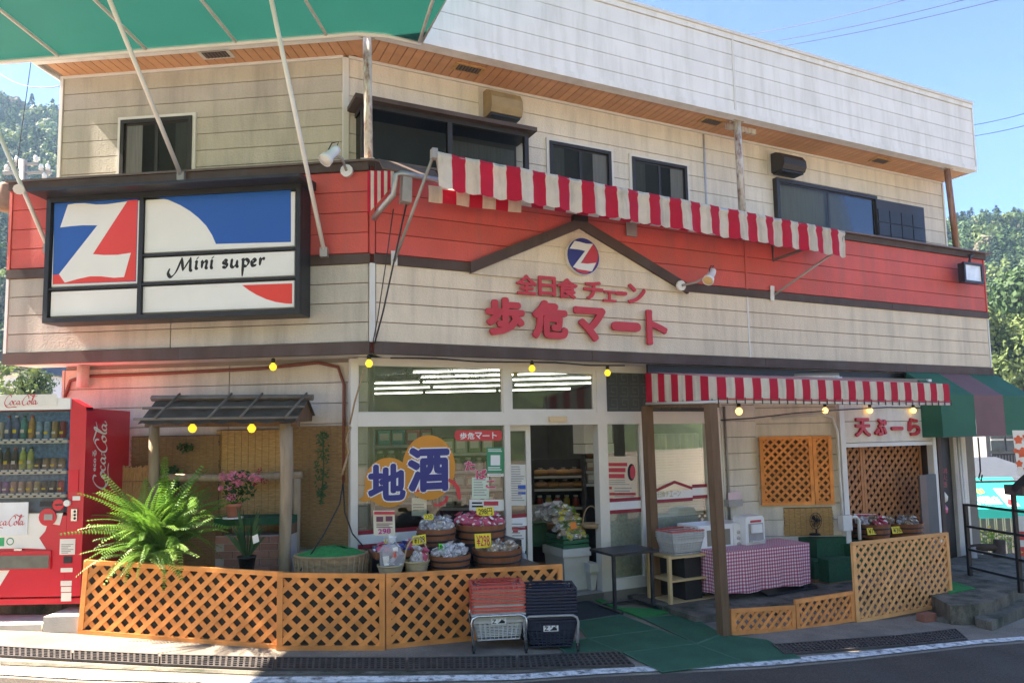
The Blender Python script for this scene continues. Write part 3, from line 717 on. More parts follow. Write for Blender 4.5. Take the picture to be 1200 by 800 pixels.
MS = [[(.0, .35), (-.15, -.05), (.1, -.35), (.55, .1), (1.0, 1.15)], [(1.0, 1.2), (1.1, .1)], [(1.1, .12), (1.75, 1.15)], [(1.75, 1.2), (1.72, .2), (1.9, .12)],
      [(2.1, .75), (2.25, .82), (2.2, .3), (2.38, .25)], [(2.3, 1.12), (2.36, 1.06)], [(2.6, .72), (2.72, .8), (2.68, .25)], [(2.7, .5), (2.98, .82), (3.1, .7), (3.04, .3), (3.2, .25)],
      [(3.4, .75), (3.52, .82), (3.48, .3), (3.64, .25)], [(3.58, 1.12), (3.64, 1.06)],
      [(4.85, .72), (4.62, .82), (4.5, .62), (4.78, .48), (4.72, .24), (4.4, .28)], [(5.1, .74), (5.2, .8), (5.16, .34), (5.36, .24), (5.6, .5)], [(5.66, .8), (5.62, .32), (5.78, .26)],
      [(6.02, .74), (6.14, .8), (6.08, -.55)], [(6.12, .6), (6.38, .82), (6.6, .6), (6.42, .28), (6.14, .3)], [(6.85, .5), (7.15, .62), (7.05, .8), (6.85, .62), (6.95, .28), (7.25, .34)],
      [(7.45, .74), (7.57, .8), (7.52, .26)], [(7.55, .5), (7.75, .8), (7.95, .76)]]
def cursive(mb, S, F, rc, w, wid, ang=.7, box=(0, 10, -.4, 3.05), m=0, swap=False):
    a0, a1, b0, b1 = rc
    def mk(lift):
        def fn(x, y, e_):
            u, v = (x-box[0])/(box[1]-box[0]), (y-box[2])/(box[3]-box[2])
            if swap: return F.pt(a0+(a1-a0)*v, b0+(b1-b0)*u, w+lift+e_)
            return F.pt(a0+(a1-a0)*u, b0+(b1-b0)*v, w+lift+e_)
        return fn
    for i, s_ in enumerate(S): stroke(mb, s_, mk(i*1.5e-4), wid, ang, m=m)

# ---------------------------------------------------------------- lit box sign on the left wall
W0 = .26
def bs(x, y): return (40+x/3.529, 200+y/3.529)
def bp_(x, y, w=W0): return L.P(*bs(x, y), w)
sa0, sa1 = L.uv(54, 300, W0)[0], L.uv(352.5, 300, W0)[0]
sb0, sb1 = 2.865, 4.085
sign = thing('box_sign', 'big black framed box sign with blue red and white panels reading Mini super', 'sign', L.pt((sa0+sa1)/2, sb0, .12))
mb = MB(); mb.fbox(L, sa1, sa0, sb0, sb1, .03, W0-.04); mb.build('case', g['blackm'], sign)
mb = MB()
ac = L.uv(*bs(443, 350), W0)[0]
for q in ((sa1, sa1+.045, sb0, sb1), (sa0-.045, sa0, sb0, sb1), (sa1+.045, sa0-.045, sb0, sb0+.05), (sa1+.045, sa0-.045, sb1-.05, sb1), (ac-.02, ac+.02, sb0+.05, sb1-.05)): mb.fbox(L, *q, W0-.04, W0+.02)
mb.build('frame', g['black'], sign)
mb = MB(); mb.prism([L.pt(sa1-.06, sb1+.002, .05), L.pt(sa1-.06, sb1+.002, W0+.2), L.pt(sa1-.06, sb1+.03, W0+.2), L.pt(sa1-.06, sb1+.085, .05)], L.u*(sa0-sa1+.12)); mb.build('visor', g['blackm'], sign)
def spanel(x0, y0, x1, y1, name='panel'):
    (a, b), (c, d) = L.uv(*bs(x0, y0), W0), L.uv(*bs(x1, y1), W0)
    t = MB(); k = .018
    t.hexa([L.pt(p, q, W0-.038) for p, q in ((c, d), (a, d), (a, b), (c, b))] + [L.pt(p, q, W0-.008) for p, q in ((c+k, d+k), (a-k, d+k), (a-k, b-k), (c+k, b-k))])
    return t.build(name, g['signw'], sign), (a, b, c, d)
x = L.uv(*bs(435, 300), W0)[0]; xr = L.uv(*bs(449, 300), W0)[0]; xe = sa1+.05; xl = sa0-.05
zz = [sb1-.055, L.uv(*bs(250, 483), W0)[1], L.uv(*bs(780, 335), W0)[1], L.uv(*bs(780, 455), W0)[1], sb0+.055]
def sp2(a, c, b, d):
    t = MB(); k = .014
    t.hexa([L.pt(p, q, W0-.038) for p, q in ((c, d), (a, d), (a, b), (c, b))] + [L.pt(p, q, W0-.006) for p, q in ((c+k, d+k), (a-k, d+k), (a-k, b-k), (c+k, b-k))])
    return t.build('panel', g['signw'], sign)
logo_p = sp2(xl, x, zz[0], zz[1]+.012); sp2(xl, x, zz[1]-.012, zz[4])
pt_ = sp2(xr, xe, zz[0], zz[2]+.012); pm = sp2(xr, xe, zz[2]-.012, zz[3]+.012); pb = sp2(xr, xe, zz[3]-.012, zz[4])
mb = MB()
for z in (zz[2], zz[3]): mb.fbox(L, xe, xr, z-.011, z+.011, W0-.04, W0+.012)
mb.fbox(L, x, xl, zz[1]-.011, zz[1]+.011, W0-.04, W0+.012)
mb.build('panel_bar', g['black'], sign)
def deco(pts, m, par, w, name):
    MB().prism([bp_(x_, y_, w) for x_, y_ in pts], L.n*.0015).build(name, m, par)
deco([(84, 124), (430, 116), (421, 458), (77, 470)], g['signb'], logo_p, W0-.006, 'blue_field')
deco([(387, 124), (428, 121), (419, 456), (77, 470), (78, 431), (110, 428), (243, 345)], g['signr'], logo_p, W0-.0044, 'red_field')
deco([(140, 141), (170, 136), (210, 135), (255, 140), (300, 139), (345, 133), (385, 127), (243, 345), (290, 349), (345, 348), (400, 340), (372, 440), (330, 443), (280, 437), (230, 437), (180, 448), (127, 463), (103, 428), (262, 226), (200, 226), (150, 230), (108, 235)], g['signw'], logo_p, W0-.0028, 'letter_z')
deco([(505, 111), (1062, 75), (1062, 295), (752, 303), (737, 268), (712, 228), (680, 195), (645, 167), (605, 143), (555, 121)], g['signb'], pt_, W0-.006, 'blue_field')
deco([(860, 473), (1067, 466), (1067, 550), (1040, 549), (1000, 543), (960, 531), (920, 513), (888, 494)], g['signr'], pb, W0-.006, 'red_field')
a, b = L.uv(*bs(552, 345), W0); c, d = L.uv(*bs(955, 445), W0)
for s0_, s1_ in ((0, 4), (4, 6), (6, 8), (8, 10), (10, 11), (11, 13), (13, 15), (15, 16), (16, 18)):
    mb = MB(); cursive(mb, MS[s0_:s1_], L, (a, c, zz[3]+.03, zz[2]-.03), W0-.0055, .30, .8, (-.2, 8, -.6, 1.25)); mb.build('letter', g['ink'], pm)

# ---------------------------------------------------------------- round emblem and the raised letters of the gable
def cs(x, y): return (560+x/5.217, 260+y/5.217)
EW = .045
ec = R.uv(683, 300.5, .08)
em = thing('round_emblem', 'round blue and red emblem with white zigzag letter under the gable peak', 'sign', R.pt(ec[0], ec[1]-.2, EW))
circ = [R.pt(ec[0]+.198*math.cos(k*.19635), ec[1]+.198*math.sin(k*.19635), EW) for k in range(32)]
MB().prism(circ, R.n*.05).build('disc', g['navy'], em)
MB().prism([R.pt(ec[0]+.2035*math.cos(k*.19635), ec[1]+.2035*math.sin(k*.19635), EW-.003) for k in range(32)], R.n*.047).build('rim', g['trimw'], em)
E_ = EW+.0505
def ein(pts):   # clip helper: keep inside the disc
    out = []
    for x_, y_ in pts:
        p = R.uv(*cs(x_, y_), E_); dx, dz = p[0]-ec[0], p[1]-ec[1]; r_ = math.hypot(dx, dz)
        if r_ > .19: dx, dz = dx*.19/r_, dz*.19/r_
        out.append(R.pt(ec[0]+dx, ec[1]+dz, E_))
    return out
MB().prism(ein([(700, 135), (720, 160), (733, 190), (735, 215), (727, 250), (712, 280), (690, 303), (665, 316), (640, 320), (610, 312), (590, 300), (640, 240)]), R.n*.0015).build('red_field', g['letter'], em)
MB().prism([p+R.n*.0016 for p in ein([(588, 112), (620, 122), (660, 133), (703, 136), (628, 252), (670, 256), (722, 250), (697, 303), (655, 296), (615, 290), (570, 286), (655, 178), (620, 170), (560, 163)])], R.n*.0015).build('letter_z', g['signw'], em)
def chars(par, s_, fn, m, bold, name='letter'):
    n_ = len(s_)
    for i, ch in enumerate(s_):
        u0_, u1_ = (i+.04)/n_, (i+.96)/n_; v0, v1 = (.40, .56) if ch == 'ー' else (0, 1)
        if ch == 'ト': u0_ += .3/n_
        mb = MB(); put_text(mb, ch, lambda u, v: fn(u0_+(u1_-u0_)*u, v0+(v1-v0)*v), None, bold); mb.build(name, m, par)
def letters(name, label, items, F, w, conv, off, th, m, cat='sign'):
    q = [F.uv(*conv(*it[1][:2]), w) for it in items]
    t = thing(name, label, cat, F.pt(sum(p[0] for p in q)/len(q), min(p[1] for p in q), w))
    for ch, (x0, y0, x1, y1) in items:
        p0 = conv(x0, y0); p1 = conv(x1, y1); rc = F.rect(p0[0], p0[1], p1[0], p1[1], w+th)
        mb = MB()
        if ch == 'ー':
            a0_, a1_, b0_2, b1_2 = rc; r_ = (b1_2-b0_2)/2; ps = []
            for k in range(9): ps.append((a1_-r_+r_*math.sin(k*.3927), b0_2+r_-r_*math.cos(k*.3927)))
            for k in range(9): ps.append((a0_+r_-r_*math.sin(k*.3927), b0_2+r_+r_*math.cos(k*.3927)))
            mb.prism([F.pt(p, q_, w) for p, q_ in ps], F.n*th)
        else: put_text(mb, ch, rectfn(F, *rc, w), F.n*th, off)
        mb.build('letter', m, t)
    return t
letters('store_lettering', 'smaller raised red letters 全日食チェーン under the round emblem', [('全', (236, 322, 362, 443)), ('日', (372, 332, 478, 452)), ('食', (485, 345, 612, 468)), ('チ', (648, 362, 768, 475)), ('ェ', (768, 420, 848, 488)), ('ー', (845, 425, 914, 447)), ('ン', (920, 380, 1028, 500))], R, .042, cs, .035, .022, g['letter'])
letters('store_lettering', 'large raised red letters 歩危マート across the cream gable band', [('歩', (52, 460, 288, 695)), ('危', (335, 480, 552, 715)), ('マ', (592, 520, 785, 730)), ('ー', (822, 612, 998, 666)), ('ト', (1035, 540, 1160, 752))], R, .042, cs, .05, .032, g['letter'])
def ts(x, y): return (880+x/4.57, 465+y/4.57)
letters('booth_lettering', 'red cut out letters 天ぷーら on the white booth head', [('天', (563, 112, 642, 212)), ('ぷ', (666, 116, 730, 207)), ('ー', (757, 158, 818, 178)), ('ら', (846, 112, 908, 207))], R, BW+.016, ts, .045, .03, g['letter'])

# ================================================================ green canopy over the left front
cz = 5.60
mm = V3((0, 0, 1))
def cp(F, a, w): return F.pt(a, cz+.10*w, w)
can = thing('green_canopy', 'large green fabric canopy with thin white ribs over the left front', 'canopy', L.pt(3, cz, .1))
CWD = 3.0
far_ = [cp(L, a, .12) for a in (5.5, 4.6, 3.6, 2.6, 1.6, .6, .1)] + [cp(R, .1, .12), cp(R, .46, .12)]
near = [cp(L, a, CWD) for a in (5.5, 4.6, 3.6, 2.6, 1.6, .6, .1)] + [cp(R, .1, CWD), cp(R, .46, CWD)]
n = len(far_)
def sheet2(mb, rows, m=0, sm_=True):
    k = len(rows[0]); mb.add([p for r_ in rows for p in r_], [(j*k+i, j*k+i+1, (j+1)*k+i+1, (j+1)*k+i) for j in range(len(rows)-1) for i in range(k-1)], m, sm_)
mb = MB()
rows = []
for j in range(9):
    t = j/8; rows.append([f_.lerp(q, t)-V3((0, 0, .05*math.sin(math.pi*t))) for f_, q in zip(far_, near)])
sheet2(mb, rows); mb.build('canopy_fabric', g['canopy'], can)
MB().tube([p+V3((0, 0, -.025)) for p in far_], .022, 6).build('front_bar', g['trimw'], can)
MB().tube([p+V3((0, 0, -.025)) for p in near], .022, 6).build('back_bar', g['trimw'], can)
for px in (70, 172, 277, 383):
    a_ = L.uv(px, 60, .12)[0]
    MB().tube([cp(L, a_, .13)-V3((0, 0, .02)), cp(L, a_, 1.5)-V3((0, 0, .075)), cp(L, a_, CWD)-V3((0, 0, .03))], .017, 6).build('rib', g['trimw'], can)
for a_ in (4.3, 5.4): MB().tube([cp(L, a_, .13)-V3((0, 0, .02)), cp(L, a_, 1.5)-V3((0, 0, .075)), cp(L, a_, CWD)-V3((0, 0, .03))], .017, 6).build('rib', g['trimw'], can)
MB().tube([cp(R, .44, .13)-V3((0, 0, .02)), cp(R, .25, 1.5)-V3((0, 0, .075)), cp(R, .1, CWD)-V3((0, 0, .03))], .017, 6).build('rib', g['trimw'], can)
MB().tube([cp(R, .47, .12), cp(R, .47, CWD)], .018, 6).build('end_bar', g['trimw'], can)
def strut(F, p0, w0, p1, wtry):
    A0 = F.P(*p0, w0); best = None
    # follow the strut's line of sight until it meets the canopy
    for k in range(200):
        w_ = .3+k*.013
        for s_ in (1.15,):
            q = (p0[0]+(p1[0]-p0[0])*(1+k*.004), p0[1]+(p1[1]-p0[1])*(1+k*.004))
        Q = F.P(*p1, w_); dz = abs(Q.z-(cz+.10*w_-.08))
        if best is None or dz < best[0]: best = (dz, Q)
    Q = best[1]; d = (Q-A0)
    s_ = MB().tube([A0, A0+d], .021, 7); o = s_.build('strut', g['trimw'], can)
    MB().box(A0, (.07, .07, .09)).build('strut_foot', g['galv'], o)
strut(L, (213, 208), .06, (112, -40), 0); strut(L, (380, 296), .06, (309, -42), 0); strut(L, (57, 292), .06, (-14, 127), 0)

# ================================================================ upper striped awning
PA, PB = R.P(511, 181, .7), R.P(989, 273, .48)
ua = thing('striped_awning', 'long red and white striped awning drawn halfway in on the red band', 'awning', R.pt(3, 3.45, .3))
NS = 39
def stripes(mb, P0, P1, prof, ns, first, sub=3, wave=.012, hem=0, seed=0, nrm=None):
    """striped cloth: prof = list of (outwards, down) along the drop; columns run from P0 to P1"""
    d = P1-P0; nv = nrm or R.n; N = ns*sub; r_ = random.Random(seed); ph = r_.random()*6
    for c_ in range(ns):
        vs = []; sp_ = sub+1
        for k in range(sp_):
            t = (c_*sub+k)/N; base = P0+d*t
            for j, (o_, dn) in enumerate(prof):
                f_ = j/(len(prof)-1)
                wv = wave*f_*(math.sin(t*ns*2.2+ph)+.6*math.sin(t*ns*.9+2*ph))
                hm = hem*f_*math.sin(t*ns*3.14159) if hem else 0
                vs.append(base+nv*(o_+wv)-V3((0, 0, dn+abs(hm))))
        J = len(prof)
        mb.add(vs, [(k*J+j, k*J+j+1, (k+1)*J+j+1, (k+1)*J+j) for k in range(sub) for j in range(J-1)], (c_+first) % 2, True)
aw2 = [g['awcream'], g['awred']]
mb = MB(); stripes(mb, PA, PB, [(-.05, .0), (-.02, -.025), (.02, -.02), (.035, .02), (.02, .05), (.035, .15), (.03, .24), (.035, .31)], NS, 0, 4, .022, .016, 1)
mb.build('valance', aw2, ua)
WA, WB = R.pt(.75, 4.16, .10), R.pt(5.9, 4.12, .08)
mb = MB()
NJ = 6
for c_ in range(NS):
    t0, t1 = c_/NS, (c_+1)/NS; vs = []
    for t in (t0, t1):
        p, q = PA.lerp(PB, t)+R.n*-.03, WA.lerp(WB, t)
        for j in range(NJ+1):
            f_ = j/NJ; vs.append(p.lerp(q, f_)-V3((0, 0, .17*math.sin(math.pi*f_))))
    mb.add(vs, [(j, j+1, NJ+1+j+1, NJ+1+j) for j in range(NJ)], c_ % 2, True)
mb.build('canopy_fabric', aw2, ua)
mb = MB(); q0, q1 = R.P(502, 217, .40), R.P(610, 231, .40)
stripes(mb, q0, q1, [(0, 0), (.01, .08), (0, .16)], 7, 0, 3, .01, 0, 5); mb.build('inner_valance', aw2, ua)
MB().tube([PA, PB], .02, 6).build('front_bar', g['steel'], ua)
MB().tube([WA, WB], .045, 8).build('roller', g['galv'], ua)
MB().tube([R.P(462, 306, .07), PA+R.u*-.02], .016, 6).build('arm', g['galv'], ua)
MB().tube([R.P(908, 345, .06), R.P(984, 291, .48)], .016, 6).build('arm', g['galv'], ua)
MB().tube([R.P(984, 291, .48), PB], .013, 6).build('arm', g['galv'], ua)
for px, py in ((462, 306), (905, 347)): MB().beam(R.P(px, py-12, .042), R.P(px, py+5, .042), .06, .012, R.n).build('bracket', g['trimw'], ua)
MB().box(PA+R.u*-.02, (.05, .07, .09), rz=.45).build('bar_end', g['galv'], ua)
MB().tube([R.P(438, 256, .10), R.P(447, 244, .25), R.P(461, 228, .38), R.P(464, 205, .4), R.P(470, 203, .4), R.P(516, 212, .4)], .028, 8).build('end_pipe', g['steel'], ua)
MB().beam(R.P(476, 207, .36), R.P(475, 238, .36), .09, .10, R.n).build('gear_box', g['galv'], ua)
mb = MB(); 
for c_ in range(8):
    x0, x1 = 430.5+c_*3.9, 430.5+(c_+1)*3.9; bot = lambda x_: 250-(x_-432)*1.15
    mb.quad(R.P(x0, 200, .30), R.P(x1, 200.5, .30), R.P(x1, max(206, bot(x1)), .30), R.P(x0, max(206, bot(x0)), .30), (c_+1) % 2)
mb.build('side_flap', aw2, ua)
MB().beam(R.P(446, 192, .22), R.P(513, 206, .22), .24, .014, R.n+V3((0, 0, 1.2))).build('lid_board', g['brown2'], ua)
mb = MB(); mb.tube([R.P(905, 283, .02), R.P(906, 305, .02), R.P(945, 291, .30)], .02, 6); mb.tube([R.P(905, 283, .02), R.P(945, 289, .30)], .014, 6); mb.build('folding_arm', g['brown2'], ua)
MB().beam(R.P(740, 260, .05), R.P(740, 277, .05), .14, .02, R.n).build('wall_plate', g['galv'], ua)
tag(MB().tube([R.P(461, 245, .3), R.P(452, 310, .22), R.P(443, 370, .14), R.P(437, 402, .06)], .007, 4).build('crank_chain', g['bronze']), 'thin dark chain hanging from the left end of the upper awning', 'chain', 'awning chains')
tag(MB().tube([R.P(476, 240, .33), R.P(462, 305, .25), R.P(449, 365, .14), R.P(439, 402, .06)], .009, 4).build('crank_chain', g['bronze']), 'thicker dark chain hanging from the awning gear box', 'chain', 'awning chains')

# ================================================================ lower striped awning on two timber posts
la = thing('striped_awning', 'low red and white striped awning on timber posts over the porch', 'awning', R.pt(4.5, 2.0, .7))
f0, f1 = R.pt(2.90, 2.235, 1.40), R.pt(6.30, 2.225, 1.40)
mb = MB(); stripes(mb, f0, f1, [(0, 0), (.006, .11), (0, .215)], 31, 1, 1, .003); mb.build('valance', aw2, la)
s0 = R.pt(3.12, 2.40, .0)
mb = MB()
for c_ in range(10):
    t0, t1 = c_/10, (c_+1)/10; p, q = s0.lerp(f0, t0), s0.lerp(f0, t1); h0, h1 = .335-.12*t0, .335-.12*t1
    mb.quad(p, q, q-V3((0, 0, h1)), p-V3((0, 0, h0)), (c_+1) % 2)
mb.build('side_valance', aw2, la)
mb = MB()
for c_ in range(31):
    t0, t1 = c_/31, (c_+1)/31; W0_, W1_ = R.pt(3.12, 2.41, 0), R.pt(6.5, 2.41, 0)
    mb.quad(f0.lerp(f1, t0)-V3((0, 0, .004)), f0.lerp(f1, t1)-V3((0, 0, .004)), W0_.lerp(W1_, t1), W0_.lerp(W1_, t0), (c_+1) % 2)
mb.build('canopy_fabric', aw2, la)
rl = MB(); rl.tube([f0-V3((0, 0, .23))+R.n*-.01, f1-V3((0, 0, .23))+R.n*-.01], .016, 6); rl.tube([s0-V3((0, 0, .345)), f0-V3((0, 0, .235))], .016, 6)
rl.build('rail', g['alu'], la)
MB().tube([f0-V3((0, 0, .205))+R.n*.012, f1-V3((0, 0, .205))+R.n*.012], .006, 5).build('red_cord', g['letter'], la)
hk = MB()
for k in range(32):
    p = f0.lerp(f1, k/31.); hk.beam(p-V3((0, 0, .19))+R.n*.012, p-V3((0, 0, .25))+R.n*.012, .009)
for k in range(8):
    p = s0.lerp(f0, (k+.5)/8)-V3((0, 0, .32-.12*(k+.5)/8)); hk.beam(p, p-V3((0, 0, .05)), .009)
tag(hk.build('hook', g['bronze'], la), kind='stuff')
for t in (.08, .36, .68, .96):
    p = f0.lerp(f1, t); MB().tube([p-V3((0, 0, .23)), R.pt((p-R.o).dot(R.u)+.1, 2.36, .05)], .014, 5).build('rafter', g['alu'], la)
MB().beam(R.pt(2.93, 1.985, 1.36), R.pt(3.17, 2.05, -.02), .05, .07).build('side_beam', g['post'], la)
def timber(F, a_, w_, z0, z1, wd, label, lean=0):
    mb = MB(); P = F.pt(a_, z0, w_); Q = F.pt(a_+lean, z1, w_); mb.beam(P, Q, wd, wd*.95, F.n)
    return tag(mb.build('timber_post', g['post']), label, 'post')
timber(R, 2.91, 1.345, zg(1.9)-.02, 1.99, .09, 'square timber post standing on the mats at the front of the porch', -.05)
timber(R, 3.17, -.02, -.16, 2.03, .095, 'square timber post against the shop window beside the black stand', -.03)

# ================================================================ green and mauve awning at the far right
ga_ = thing('shop_awning', 'faded green and mauve striped fabric awning at the far right end', 'awning', R.pt(8.6, 1.6, .3))
bx = [7.49, 8.2, 8.86, 9.55]
mcol = [g['awgreen'], g['awpurp'], g['awgreen']]
for k in range(3):
    mb = MB()
    A0, A1 = bx[k]+.002*(k > 0), bx[k+1]
    mb.quad(R.pt(A0, 2.51, .03), R.pt(A1, 2.51, .03), R.pt(A1, 2.17, .5), R.pt(A0, 2.17, .5)); mb.quad(R.pt(A0, 2.17, .5), R.pt(A1, 2.17, .5), R.pt(A1, 1.61, .505), R.pt(A0, 1.61, .505))
    if k == 0: mb.add([R.pt(A0, 2.51, .03), R.pt(A0, 2.17, .5), R.pt(A0, 1.61, .505), R.pt(A0, 1.61, .03)], [(0, 1, 2, 3)])
    if k == 2: mb.add([R.pt(A1, 2.51, .03), R.pt(A1, 2.17, .5), R.pt(A1, 1.61, .505), R.pt(A1, 1.61, .03)], [(0, 1, 2, 3)])
    mb.build('fabric_stripe', mcol[k], ga_)
MB().tube([R.pt(7.5, 1.62, .49), R.pt(9.54, 1.62, .49)], .015, 5).build('bar', g['galv'], ga_)
for a_ in (7.52, 9.5): MB().tube([R.pt(a_, 2.48, .04), R.pt(a_, 2.15, .48), R.pt(a_, 1.62, .49)], .013, 5).build('bar', g['galv'], ga_)

# ================================================================ lamps
def spotlight(F, base, bend, head, tip, w0, w1, label, warm):
    B0 = F.P(*base, w0); t = thing('spotlight', label, 'spotlight', B0)
    MB().prism([B0+F.u*(.06*math.cos(k*.524))+V3((0, 0, .06*math.sin(k*.524))) for k in range(12)], F.n*.03).build('wall_plate', g['white'], t)
    H, T = F.P(*head, w1), F.P(*tip, w1+.06); Bn = F.P(*bend, (w0+w1)/2+.04)
    MB().tube([B0+F.n*.03, Bn, H], .014, 6).build('arm', g['galv'], t)
    d = (T-H).normalized(); rot = V3((0, 0, 1)).rotation_difference(d).to_matrix()
    MB().lathe([(.0, -.09), (.038, -.085), (.045, -.05), (.045, .05), (.06, .07), (.066, .12), (.06, .125), (.055, .12)], H, 14, rot=rot).build('housing', g['white'], t)
    MB().lathe([(.055, .118), (.03, .128), (0, .132)], H, 14, rot=rot).build('lens', warm, t)
    MB().tube([H-d*.07, H-d*.11+V3((0, 0, .05)), H+V3((0, 0, .1)), H+d*.06+V3((0, 0, .07))], .006, 4).build('cable', g['black'], t)
lens = mat('lamp_lens', (.75, .74, .70), .12, .05, 10, spec=.8); lensw = mat('amber_lens', (.80, .55, .25), .15, .05, 10, spec=.8)
spotlight(L, (407, 201), (401, 186), (389, 180), (381, 188), .06, .28, 'white spotlight on an arm above the red band beside the box sign', lens)
spotlight(R, (797, 335), (815, 331), (833, 322), (827, 334), .09, .30, 'white spotlight with amber lens at the right foot of the gable', lensw)
fl = thing('floodlight', 'square black LED floodlight with bright face at the right end of the red band', 'floodlight', R.P(1141, 332, .2))
a0, a1, c0, c1 = R.rect(1130, 309, 1151, 331, .22)
MB().fbox(R, a0, a1, c0, c1, .13, .21).build('housing', g['blackm'], fl)
mb = MB()
for q in ((a0-.01, a0+.025, c0-.01, c1+.01), (a1-.025, a1+.01, c0-.01, c1+.01), (a0+.025, a1-.025, c0-.01, c0+.025), (a0+.025, a1-.025, c1-.025, c1+.01)): mb.fbox(R, *q, .20, .232)
mb.build('bezel', g['black'], fl)
MB().fbox(R, a0+.025, a1-.025, c0+.025, c1-.025, .21, .215).build('face', mat('flood_face', (.8, .84, .84), .15, .25, 6, spec=.8), fl)
MB().tube([R.P(1136, 309, .17), R.P(1137, 300, .1), R.P(1141, 298, .06)], .018, 6).build('bracket', g['bronze'], fl)
# string of coloured bulbs
def bulb(P, m, label, grp, r=.036):
    t = thing('light_bulb', label, 'bulb', P-V3((0, 0, r)))
    MB().lathe([(0, -r), (r*.6, -r*.82), (r, -.1*r), (r*.92, r*.45), (r*.5, r*.95), (r*.42, r*1.15)], P, 12).build('bulb', m, t)
    MB().lathe([(r*.45, r*1.1), (r*.55, r*1.2), (r*.55, r*2.1), (r*.3, r*2.4), (0, r*2.4)], P, 10).build('socket', g['black'], t)
for F, px, py, w_, m, lb in ((L, 320, 430, -.06, g['bulb'], 'yellow bulb under the band above the reed screens'), (R, 432.5, 426, -.05, g['bulb'], 'yellow bulb under the band at the building corner'),
        (R, 623.5, 432, -.1, g['bulb'], 'yellow bulb hanging above the middle of the shop front'), (R, 712, 437, -.12, g['bulb'], 'yellow bulb in front of the dark patterned glass'),
        (R, 866, 482, 1.1, g['bulbw'], 'warm bulb under the lower awning right beside the front post'), (R, 967, 481, .4, g['bulbw'], 'warm bulb hanging left of the booth post'),
        (R, 1019.5, 481, BW+.06, g['bulbw'], 'glowing bulb above the left letters of the booth head'), (R, 1070.5, 481, BW+.06, g['bulbw'], 'glowing bulb above the right letters of the booth head')):
    bulb(F.P(px, py, w_), m, lb, None)
def cable(name, pts, r, m, label, cat): return tag(MB().tube(pts, r, 5).build(name, m), label, cat)
cable('light_cable', [R.pt(.2+k*.45, 2.485+.012*math.sin(k*2.1), -.08) for k in range(7)], .008, g['bronze'], 'dark cable of the bulbs running under the band over the shop front', 'cable')
cable('light_cable', [R.P(845, 492, .9), R.P(880, 490, .7), R.P(930, 484, .5), R.P(985, 480, .35), R.P(1040, 477, BW+.03), R.P(1090, 478, BW+.03)], .008, g['bronze'], 'dark cable of the bulbs running under the lower awning to the booth', 'cable')
cable('conduit', [L.pt(3.30, 2.2, SW+.03), L.pt(3.24, 2.36, SW+.04), L.pt(3.1, 2.40, SW+.04), L.pt(2.2, 2.41, SW+.04), L.pt(1.2, 2.43, SW+.04), L.pt(.62, 2.47, SW+.04), L.pt(.42, 2.42, SW+.04), L.pt(.36, 2.25, SW+.04), L.pt(.36, 1.3, SW+.04)], .017, mat('red_brown_pipe', (.20, .06, .04), .5), 'red brown conduit running along the left wall and down behind the reed screen', 'pipe')
cable('drain_pipe', [L.pt(3.05, 2.5, SW+.1), L.pt(3.05, 2.28, SW+.1)], .06, g['low_side'], 'short fat pipe stub under the band above the vending machine', 'pipe')
# ================================================================ ground, road, drain, mats
def sm(x, a, b):
    t = max(0, min(1, (x-a)/(b-a))); return t*t*(3-2*t)
def zgr(x, y):
    z = zg(x)
    z -= 2.45*sm(y, 9.6, 15.5)*sm(x, 4.6, 7.0)
    z -= 1.2*sm(y, 30, 60)*sm(x, 7, 20)
    return z
def sheet(name, xs, ys, m, dz, label=None):
    vs = [V3((x, y, zgr(x, y)+dz)) for y in ys for x in xs]; n = len(xs)
    fs = [(j*n+i, j*n+i+1, (j+1)*n+i+1, (j+1)*n+i) for j in range(len(ys)-1) for i in range(n-1)]
    mb = MB().add(vs, fs, 0, True)
    return tag(mb.build(name, m, None, loc=(0, 0, 0)), kind='structure')
xs = [-290, -200, -120, -60, -30, -20, -14, -12] + [-10+.7*i for i in range(45)] + [24, 30, 45, 80, 160, 290]
ys = [-190, -90, -40, -20, -8, -3, 0] + [1+.7*i for i in range(30)] + [23, 27, 32, 40, 50, 62, 80, 120, 200, 290]
sheet('ground', xs, ys, g['concrete'], 0)
def strip_on_ground(name, top, bot, m, dz, sub=4, label=None):
    """two rows of pixel points > a sheet lying on the ground"""
    def dens(ps):
        out = []
        for i in range(len(ps)-1):
            for k in range(sub):
                t = k/sub; out.append((ps[i][0]+(ps[i+1][0]-ps[i][0])*t, ps[i][1]+(ps[i+1][1]-ps[i][1])*t))
        return out+[ps[-1]]
    T, Bq = [gp(*p) for p in dens(top)], [gp(*p) for p in dens(bot)]
    n = len(T); vs = [V3((p.x, p.y, zg(p.x)+dz)) for p in T+Bq]
    mb = MB().add(vs, [(i, n+i, n+i+1, i+1) for i in range(n-1)])
    return mb.build(name, m)
LINE_T = [(-60, 780), (0, 784), (100, 789.5), (200, 792.5), (300, 794), (450, 793), (600, 791), (700, 784.5), (770, 781), (900, 774), (1000, 765), (1087, 756), (1150, 750), (1215, 745)]
LINE_B = [(-60, 788), (0, 791), (100, 797), (200, 800), (300, 801), (450, 800.5), (600, 797.5), (700, 790.5), (770, 787), (900, 780.5), (1000, 771.5), (1087, 761.5), (1150, 754.5), (1215, 749.5)]
